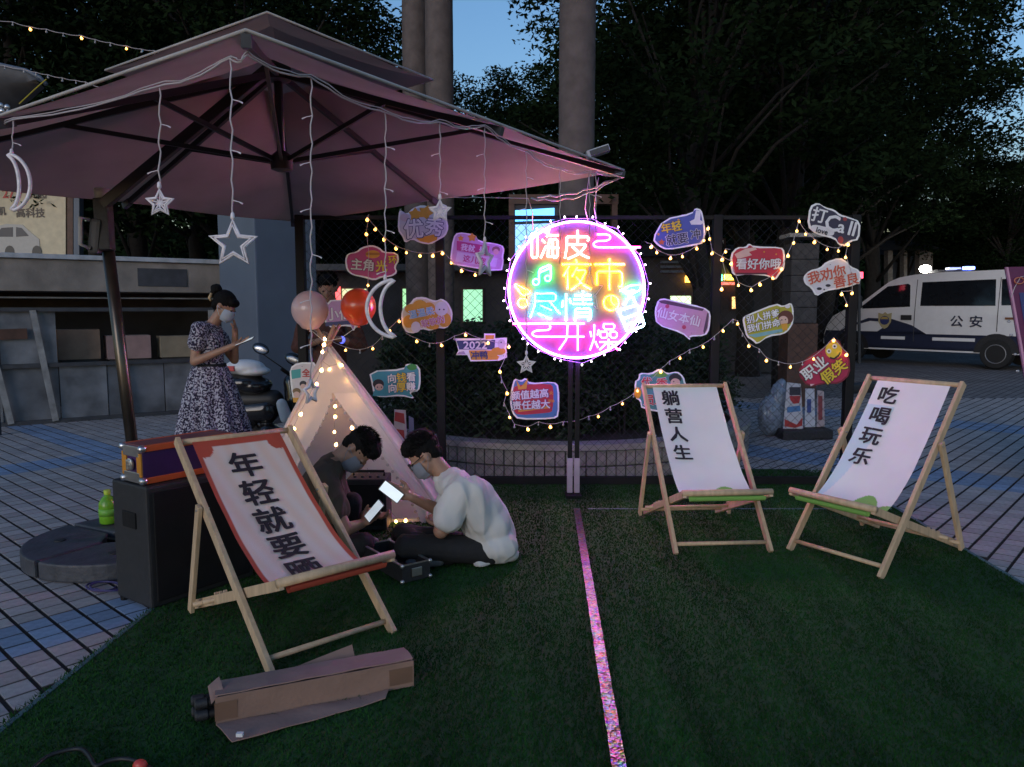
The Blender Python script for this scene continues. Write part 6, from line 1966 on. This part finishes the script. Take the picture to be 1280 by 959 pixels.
blob('t_shirt', tee, 'olive_tee', p1, 0.007, 14, 0.010, 9, 5.0, clipz=0.035, fold=V((-0.3, 0.1, -0.95)).normalized())
lg = [('e', pel + V((0, 0, -0.03)), (0.14, 0.17, 0.11))]
kn, an = m1(440, 628, 0.10), m1(438, 694, 0.10)
an.z = 0.08
lg += [('c', m1(402, 688, 0.09), 0.085, kn, 0.066), ('c', kn, 0.064, an, 0.048)]
kn2, an2 = m1(455, 690, -0.13), m1(405, 700, -0.18)
kn2.z, an2.z = 0.115, 0.08
lg += [('c', m1(402, 690, -0.08), 0.085, kn2, 0.068), ('c', kn2, 0.064, an2, 0.05)]
blob('trousers', lg, 'black_trouser', p1, 0.0075, 3, 0.006, 12, 6.0, clipz=0.034)
for a_, dx in ((an, 0.15), (an2, -0.15)):
    blob('shoe', [('c', V((a_.x, a_.y, 0.068)), 0.036, V((a_.x + dx, a_.y - 0.03, 0.062)), 0.033)], 'shoe', p1, 0.007, 2, clipz=0.036)
phone(m1(468, 639, -0.165), (0.62, 0.1, 0.72), (-0.45, -0.7, 0.5), 'phone with a bluish screen held by the person in dark clothes', 0.12, 0.064, 0.132)

# ---- person half hidden behind the fence and balloons
m3 = lambda x, y, dy=0.0: at(x, y, 6.85 + dy)
b3 = m3(411, 450)
b3.z = 0.0
p3 = thing('person', b3, 'person in a brown shirt half hidden behind the balloons and fence', 'person')
hc_ = m3(410, 361)
HF = frame((0.1, -0.95, -0.28), (0, -0.25, 0.95))
nk = m3(411, 384)
pel = V((b3.x, b3.y + 0.05, 0.88))
shr, shl_ = m3(437, 393, 0), m3(385, 393, 0)
elr, wrr = m3(452, 432, -0.05), m3(424, 424, -0.22)
ell_, wrl = m3(372, 434, -0.05), m3(400, 426, -0.24)
B_ = head(hc_, HF) + [('c', nk, 0.056, hc_ - HF.col[2] * 0.05, 0.054), ('c', m3(411, 405), 0.13, pel, 0.13), ('c', shr, 0.055, nk, 0.055), ('c', shl_, 0.055, nk, 0.055), ('c', shr, 0.05, elr, 0.04), ('c', elr, 0.04, wrr, 0.028), ('c', shl_, 0.05, ell_, 0.04), ('c', ell_, 0.04, wrl, 0.028)]
B_ += hand(wrr, (-0.8, -0.4, 0.2), (0, 0.2, 1), 1, 0.5) + hand(wrl, (0.8, -0.4, 0.2), (0, 0.2, 1), -1, 0.5)
blob('body', B_, 'skin', p3, 0.008, 3)
face_parts(p3, hc_, HF, mask=None)
short_hair(p3, hc_, HF, 12.0)
tee = [('c', m3(411, 392), 0.12, m3(411, 415), 0.15), ('c', m3(411, 415), 0.15, pel + V((0, 0, -.05)), 0.15), ('c', shr, 0.075, nk, 0.07), ('c', shl_, 0.075, nk, 0.07), ('c', shr, 0.072, elr, 0.06), ('c', shl_, 0.072, ell_, 0.06), ('c', elr, 0.058, elr.lerp(wrr, .55), 0.045), ('c', ell_, 0.058, ell_.lerp(wrl, .55), 0.045)]
blob('shirt', tee, 'brown_shirt', p3, 0.009, 3, 0.007, 10)
lg = []
for s in (-1, 1):
    lg += [('c', pel + V((0.09 * s, 0, -.02)), 0.10, V((pel.x + 0.1 * s, pel.y, 0.48)), 0.07), ('c', V((pel.x + 0.1 * s, pel.y, 0.48)), 0.07, V((pel.x + 0.1 * s, pel.y, 0.08)), 0.055)]
blob('trousers', lg, 'black_trouser', p3, 0.01, 3)
for s in (-1, 1):
    blob('shoe', [('c', V((pel.x + 0.1 * s, pel.y + 0.03, 0.045)), 0.043, V((pel.x + 0.11 * s, pel.y - 0.14, 0.035)), 0.038)], 'shoe', p3, 0.009, 2, clipz=0.002)
MB().lathe([(0.03, -0.014), (0.034, 0), (0.03, 0.014)], wrr.lerp(elr, 0.12), 14, frame((0, 0, 1), wrr - elr)).build('wrist_watch', glow((0.05, 0.08, 0.75), 0.5), p3, True)

# ================================================================ open equipment case and amplifier between the men
oc = thing('open_equipment_case', gnd(488, 705, .02), 'open black equipment case with silver corners on the turf between two people', 'case')
n0, n1_, n3_ = gnd(503, 731, .02), gnd(527, 717, .02), gnd(445, 697, .02)
ea, eb = (n1_ - n0), (n3_ - n0)
eb = eb.normalized() * 0.46
ea = (ea - eb.normalized() * ea.dot(eb.normalized())).normalized() * 0.17
orot = Matrix((ea.normalized(), eb.normalized(), ea.normalized().cross(eb.normalized()))).transposed()
def op(a, b, z): return n0 + ea * a + eb * b + V((0, 0, z))
MB().box(op(.5, .5, .008), (0.16, 0.45, 0.01), orot).build('floor', 'black_plastic', oc)
for a, b_, sx_, sy_ in ((0.02, .5, .008, .46), (0.98, .5, .008, .46), (.5, 0.01, .155, .008), (.5, .99, .155, .008)):
    MB().box(op(a, b_, .052), (sx_, sy_, .088), orot).build('wall', 'black_plastic', oc, False, 0.002)
    MB().box(op(a, b_, .099), (sx_ + .005, sy_, .006), orot).build('edge_rail', 'silver', oc)
for a in (0.0, 1.0):
    for b_ in (0.0, 1.0):
        for z in (.014, .098):
            MB().ell(op(a, b_, z), (.012, .012, .012), None, 10, 7).build('corner', 'silver', oc, True)
MB().box(op(.5, -.012, .055), (.06, .008, .045), orot).build('latch', 'silver', oc, False, .002)
MB().tube([op(.35, .35, .03), op(.5, .5, .05), op(.6, .62, .035), op(.45, .75, .04)], 0.01, 8).build('stowed_lead', 'batten', oc, True)
am = thing('amplifier', gnd(462, 655, .02), 'black amplifier box standing in the tent mouth', 'amplifier')
ac = at(462, 632, 4.98)
MB().box((ac.x, ac.y, 0.20), (0.26, 0.22, 0.34)).build('cabinet', 'black_plastic', am, False, 0.01)
MB().box((ac.x, ac.y - 0.113, 0.20), (0.22, 0.006, 0.27)).build('grille', 'black_metal', am)
for k in range(4):
    MB().lathe([(0.011, 0), (0.011, .012), (.008, .014)], (ac.x - 0.08 + 0.05 * k, ac.y - 0.06, 0.37), 10).build('knob', 'dark_grey', am, 'auto')
MB().tube([(ac.x - .1, ac.y, .36), (ac.x - .1, ac.y, .40), (ac.x + .1, ac.y, .40), (ac.x + .1, ac.y, .36)], .009, 8).build('handle', 'black_metal', am, True)

# ================================================================ scooter
sco = at(335, 385, 7.3)
sc0 = V((sco.x, sco.y, 0))
scr = thing('motor_scooter', sc0, 'black scooter with a white topped box parked behind the person in the dress', 'scooter')
sy0 = 7.3
def q3(px, py, dy=0.0): return at(px, py, sy0 + dy)
for px in (296, 388):
    c = q3(px, 545)
    c.z = 0.235
    rt_ = Matrix.Rotation(R(90), 3, 'X')
    wh = MB().lathe([(0.13, -0.045), (0.20, -0.05), (0.232, -0.03), (0.236, 0), (0.232, 0.03), (0.20, 0.05), (0.13, 0.045)], c, 28, rt_).build('wheel', 'rubber', scr, 'auto')
    MB().lathe([(0.02, -0.05), (0.128, -0.03), (0.128, 0.03), (0.02, 0.05)], c, 20, rt_).build('rim', 'silver', wh, 'auto')
mat('scooter_black', (0.012, 0.012, 0.014), 0.25, var=0.1, coat=0.5)
blob('body', [('c', q3(288, 515), 0.10, q3(335, 512), 0.13), ('c', q3(335, 540), 0.10, q3(366, 556), 0.08), ('e', q3(300, 530), (0.17, 0.13, 0.11))], 'scooter_black', scr, 0.012, 3)
blob('seat', [('c', q3(302, 500), 0.09, q3(342, 500), 0.10)], 'rubber', scr, 0.012, 3)
blob('front_shield', [('c', q3(366, 556), 0.08, q3(372, 500), 0.12), ('c', q3(372, 500), 0.12, q3(366, 478), 0.09)], 'scooter_black', scr, 0.012, 3)
pnl = blob('side_panel', [('c', q3(352, 505, -0.16), 0.05, q3(358, 522, -0.16), 0.06)], 'white_paint', scr, 0.009, 3)
MB().tube([q3(366, 480), q3(364, 470, -0.1), q3(352, 462, -0.28)], 0.014, 8).build('handlebar', 'black_metal', scr, True)
MB().tube([q3(366, 480), q3(366, 470, 0.1), q3(370, 464, 0.28)], 0.014, 8).build('handlebar', 'black_metal', scr, True)
for px, py, dy in ((367, 449, -0.25), (326, 436, 0.2)):
    mr = MB().ell(q3(px, py, dy), (0.085, 0.03, 0.055), Matrix.Rotation(R(20), 3, 'Y'), 16, 10).build('mirror', 'scooter_black', scr, True)
    MB().ell(q3(px, py + 1, dy - 0.02), (0.07, 0.014, 0.035), Matrix.Rotation(R(20), 3, 'Y'), 16, 10).build('mirror_glass', 'silver', mr, True)
    MB().tube([q3(px, py + 5, dy), q3(362, 466, dy * .8)], 0.006, 6).build('mirror_stem', 'black_metal', mr)
bxr = blob('top_case', [('e', q3(306, 478), (0.20, 0.17, 0.10)), ('e', q3(318, 482), (0.17, 0.16, 0.09))], 'scooter_black', scr, 0.012, 3)
blob('case_lid', [('e', q3(306, 459), (0.19, 0.165, 0.075)), ('e', q3(316, 464), (0.17, 0.155, 0.05))], 'white_paint', scr, 0.012, 3)
MB().box(q3(287, 461, -0.16), (0.09, 0.02, 0.05)).build('tail_reflector', paint((0.5, 0.05, 0.06)), scr, False, .006)
MB().tube([q3(330, 540, -0.12), (q3(322, 540, -0.2).x, sy0 - 0.2, 0.01)], 0.012, 8).build('kick_stand', 'black_metal', scr)

# ================================================================ police van
vf, vn = V((-0.63, 0.776, 0)).normalized(), V((-0.776, -0.63, 0)).normalized()
V0 = V((11.8, 18.4, 0)) - vf * 1.55 - vn * 0.0
def vp(s, z, o=0.0):
    tum = 0.0 if z < 1.25 else 0.11 * ((z - 1.25) / 1.1) ** 1.3
    nose = 0.0 if s < 5.0 else 0.16 * ((s - 5.0) / 0.85) ** 2
    return V0 + vf * (s * 1.05 + 0.1) + vn * (o - tum - nose) + V((0, 0, z))
van = thing('police_van', V0 + vf * 2.9 - vn * 1.0, 'white police van with dark lower band and flashing roof lamps', 'van')
mat('van_white', (0.80, 0.80, 0.82), 0.35, var=0.03, coat=0.4)
mat('van_navy', (0.022, 0.028, 0.06), 0.4, var=0.1, coat=0.3)
mat('van_glass', (0.012, 0.014, 0.018), 0.08, var=0.1)
prof = [(0.0, 0.42), (0.0, 1.3), (0.03, 1.9), (0.06, 2.2), (0.16, 2.32), (0.4, 2.37), (1.5, 2.385), (2.8, 2.37), (3.5, 2.33), (3.85, 2.27), (4.1, 2.16), (4.5, 1.83), (4.86, 1.53), (5.25, 1.40), (5.55, 1.24), (5.74, 0.98), (5.83, 0.72), (5.84, 0.46), (5.7, 0.36), (0.1, 0.36)]
def cut_poly(pts, z0=0.3, z1=2.45, step=0.1):
    bm = bmesh.new()
    f = bm.faces.new([bm.verts.new((s, z, 0)) for s, z in pts])
    z = z0
    while z < z1:
        bmesh.ops.bisect_plane(bm, geom=list(bm.verts) + list(bm.edges) + list(bm.faces), plane_co=(0, z, 0), plane_no=(0, 1, 0))
        z += step
    bmesh.ops.bisect_plane(bm, geom=list(bm.verts) + list(bm.edges) + list(bm.faces), plane_co=(5.3, 0, 0), plane_no=(1, 0, 0))
    bmesh.ops.triangulate(bm, faces=bm.faces)
    bm.verts.index_update()
    vs = [(v.co.x, v.co.y) for v in bm.verts]
    fs = [tuple(v.index for v in f.verts) for f in bm.faces]
    bm.free()
    return vs, fs
def van_skin(pts, o, nm, m, far=False, par=None):
    vs, fs = cut_poly(pts)
    out = []
    for s, z in vs:
        p = vp(s, z, o)
        out.append(p)
    b = MB().add(out, fs)
    return b.build(nm, m, par or van, True, recalc=False)
vs, fs = cut_poly(prof)
near = [vp(s, z, 0) for s, z in vs]
far = [p - vn * 2 * (vn.dot(p - V0) + 1.0) for p in near]
b = MB().add(near, fs).add(far, fs)
rim = [vp(s, z, 0) for s, z in prof]
rimf = [p - vn * 2 * (vn.dot(p - V0) + 1.0) for p in rim]
n = len(rim)
k = len(b.v)
b.v += [tuple(p) for p in rim + rimf]
b.f += [(k + i, k + (i + 1) % n, k + n + (i + 1) % n, k + n + i) for i in range(n)]
b.build('body', 'van_white', van, 'auto')
van_skin([(0.02, 0.40), (5.80, 0.40), (5.83, 0.66), (5.76, 0.84), (5.3, 0.84), (5.0, 1.02), (4.55, 1.2), (3.95, 1.18), (3.45, 1.02), (3.1, 0.80), (0.02, 0.80)], 0.004, 'lower_band', 'van_navy')
van_skin([(4.30, 0.84), (5.2, 0.84), (4.95, 0.98), (4.5, 1.12), (4.12, 1.10), (4.15, 0.95)], 0.008, 'white_flash', 'van_white')
for s0, s1 in ((2.0, 2.95), (3.6, 4.2)):
    van_skin([(s0, 0.64), (s1, 0.64), (s1, 0.72), (s0, 0.72)], 0.008, 'sill_stripe', 'van_white')
for pts in ([(3.52, 1.50), (4.72, 1.45), (4.74, 1.52), (4.12, 2.04), (3.62, 2.10), (3.56, 2.06)], [(1.62, 1.52), (3.28, 1.52), (3.28, 2.13), (1.66, 2.16)], [(0.2, 1.55), (1.5, 1.53), (1.54, 2.16), (0.24, 2.16)]):
    wn_ = van_skin(pts, 0.006, 'side_window', 'van_glass')
# windscreen on the slope
ws_ = [vp(4.16, 2.12), vp(4.80, 1.57)]
wsf = [p - vn * 2 * (vn.dot(p - V0) + 1.0) for p in ws_]
up_ = V((0, 0, 0.02)) + vf * 0.02
MB().add([ws_[0] - vn * .12 + up_, ws_[1] - vn * .1 + up_, wsf[1] + vn * .1 + up_, wsf[0] + vn * .12 + up_], [(0, 1, 2, 3)]).build('windscreen', 'van_glass', van)
b = MB()
for k in range(5):
    s = 0.45 + 0.14 * k
    b.tube([vp(s, 1.62, 0.012), vp(s, 2.08, 0.012)], 0.008, 5)
b.build('window_bars', 'white_paint', van)
for s, z0_, z1_ in ((3.40, 0.6, 2.2), (1.56, 0.9, 2.2)):
    MB().tube([vp(s, z, 0.002) for z in np.linspace(z0_, z1_, 8)], 0.009, 5).build('door_seam', 'dark_grey', van)
MB().beam(vp(0.35, 1.22, .012), vp(1.4, 1.22, .012), 0.02, 0.05).build('slide_rail', paint((0.2, 0.08, 0.04)), van)
MB().beam(vp(3.46, 1.22, .02), vp(3.72, 1.22, .02), 0.03, 0.13).build('door_handle', 'black_plastic', van, False, .01)
MB().box(vp(4.78, 1.63, 0.16), (0.16, 0.2, 0.34)).build('door_mirror', 'black_plastic', van, False, 0.03)
for s in (1.55, 4.98):
    c = V0 + vf * (s * 1.05 + 0.1) + vn * (-0.10) + V((0, 0, 0.36))
    wr = Matrix((vf, V((0, 0, 1)), vn)).transposed()
    wh = MB().lathe([(0.23, -0.11), (0.34, -0.11), (0.365, -0.06), (0.365, 0.08), (0.34, 0.122), (0.25, 0.122)], c, 32, wr).build('wheel', 'rubber', van, 'auto')
    MB().lathe([(0.05, 0.0), (0.12, 0.06), (0.2, 0.07), (0.235, 0.125), (0.22, 0.128), (0.19, 0.10), (0.06, 0.09)], c, 24, wr).build('rim', mat('steel_rim', (0.3, 0.3, 0.32), 0.4, metal=0.6), wh, 'auto')
    a_ = [vp(s + 0.47 * math.cos(R(x)), 0.38 + 0.47 * math.sin(R(x)), 0.010) for x in range(0, 181, 12)]
    MB().prism(a_, -vn * 0.004).build('wheel_arch', 'black_plastic', van)
    c2 = c - vn * 1.75
    MB().lathe([(0.23, -0.12), (0.34, -0.12), (0.365, -0.06), (0.365, 0.06), (0.34, 0.12), (0.23, 0.12)], c2, 24, wr).build('wheel', 'rubber', van, 'auto')
def vtext(t_, s, z, size):
    lettering('lettering', t_, 'van_navy', van, lambda x, y, o: vp(s - x, z + y, 0.010 + o), size, 0.02, cut=0.08)
vtext('公', 2.42, 1.14, 0.30)
vtext('安', 2.00, 1.14, 0.30)
c = vp(4.12, 1.12, 0.012)
def badge(pts, o, m): MB().prism([vp(4.12 + x, 1.14 + z, o) for x, z in pts], vn * 0.003).build('emblem', m, van)
badge([(-.17, .20), (-.06, .17), (0, .22), (.06, .17), (.17, .20), (.16, -.04), (.08, -.18), (0, -.23), (-.08, -.18), (-.16, -.04)], 0.014, paint((0.45, 0.38, 0.2)))
badge([(.12 * math.cos(a * .524), .12 * math.sin(a * .524)) for a in range(12)], 0.020, paint((0.04, 0.05, 0.16)))
badge([(-.10, .03), (.10, .03), (.06, .09), (-.06, .09)], 0.025, paint((0.5, 0.36, 0.1)))
lbp = [vp(s, 2.36, -0.35) + V((0, 0, 0.05)) for s in (3.25, 2.35)]
MB().beam(lbp[0], lbp[1], 0.3, 0.07).build('light_bar', 'dark_grey', van, False, 0.02)
MB().ell(lbp[0] + V((0, 0, 0.07)) + vn * 0.1 + vf * .1, (0.14, 0.14, 0.10)).build('flashing_lamp', glow((1.0, 0.95, 0.82), 20.0), van, True)
MB().box(lbp[1] + V((0, 0, 0.05)) + vn * 0.12, (0.22, 0.2, 0.08)).build('blue_lamp', glow((0.12, 0.2, 1.0), 1.6), van, False, 0.02)
MB().box(lbp[0].lerp(lbp[1], .62) + V((0, 0, 0.05)) + vn * 0.12, (0.3, 0.2, 0.06)).build('blue_lamp', glow((0.25, 0.3, 0.7), 0.35), van, False, 0.02)
MB().box(vp(5.80, 0.55, -0.9), (0.2, 0.2, 0.2)).build('bumper_fitting', 'black_plastic', van, False, .02)

# ================================================================ purple poster at the right hand end
bn_ = thing('leaning_poster', gnd(1345, 612), 'purple poster board edged with pink trim and tiny bulbs by the van', 'poster')
yb = 6.2
MB().prism([at(x, y, yb) for x, y in ((1258, 334), (1420, 330), (1450, 611), (1307, 611))], (0, 0.03, 0)).build('board', paint((0.13, 0.025, 0.09)), bn_)
MB().prism([at(x, y, yb - .006) for x, y in ((1274, 366), (1400, 362), (1430, 590), (1312, 590))], (0, 0.004, 0)).build('printed_panel', paint((0.04, 0.06, 0.2)), bn_)
MB().prism([at(x, y, yb - .008) for x, y in ((1258, 334), (1260.5, 334), (1310, 611), (1307, 611))], (0, 0.02, 0)).build('edge_trim', paint((0.6, 0.3, 0.45)), bn_)
for k, (x, y) in enumerate(((1264, 402), (1267, 419), (1272, 443), (1275, 464))):
    MB().ell(at(x - 3, y, yb - .03), (0.014, 0.014, 0.01), None, 10, 7).build('bulb', 'bulb_off', bn_, True)
MB().tube([at(1264, 372, yb - .012), at(1268, 360, yb - .012), at(1276, 346, yb - .012), at(1290, 344, yb - .012)], .003, 5).build('wire', 'clear_wire', bn_)
MB().tube([at(1274 + 6 * math.cos(a), 351 + 4 * math.sin(a), yb - .012) for a in np.linspace(0, 6, 14)], .006, 6).build('rosette', paint((0.5, 0.16, 0.1)), bn_, True)

# ================================================================ dark tarpaulin awning over the shed corner
aw = thing('dark_awning', at(10, 140, 8.6), 'dark tarpaulin awning with a pale rim and yellow cord above the billboard', 'awning')
rimp = [at(x, y, yy_) for x, y, yy_ in ((-60, 74, 8.6), (0, 81, 8.6), (32, 88, 8.6), (50, 97, 8.6), (58, 106, 8.6))]
low = [at(x, y, yy_) for x, y, yy_ in ((-60, 150, 8.9), (0, 142, 8.9), (20, 136, 8.9), (38, 126, 8.9), (56, 110, 8.7))]
mid = [a.lerp(b_, .5) + V((0, -0.18, 0.02)) for a, b_ in zip(rimp, low)]
vs = rimp + mid + low
MB().add(vs, [(i + r_ * 5, i + 1 + r_ * 5, i + 6 + r_ * 5, i + 5 + r_ * 5) for r_ in (0, 1) for i in range(4)]).build('sheet', 'dark_grey', aw, True)
MB().tube(rimp, 0.022, 8).build('rim', 'column_blue', aw, True)
MB().tube([at(58, 99, 8.45), at(42, 113, 8.45), at(24, 130, 8.45)], 0.006, 6).build('cord', paint((0.45, 0.38, 0.03)), aw)
MB().beam(at(-30, 140, 8.8), V((at(-30, 140, 8.8).x, 8.8, 0)), 0.06, 0.06).build('post', 'dark_grey', aw)
for x, y in ((1, 132), (9, 134), (3, 139), (11, 141)):
    MB().ell(at(x, y, 8.4), (0.032, 0.03, 0.032), None, 12, 8).build('lamp_lens', 'silver', aw, True)
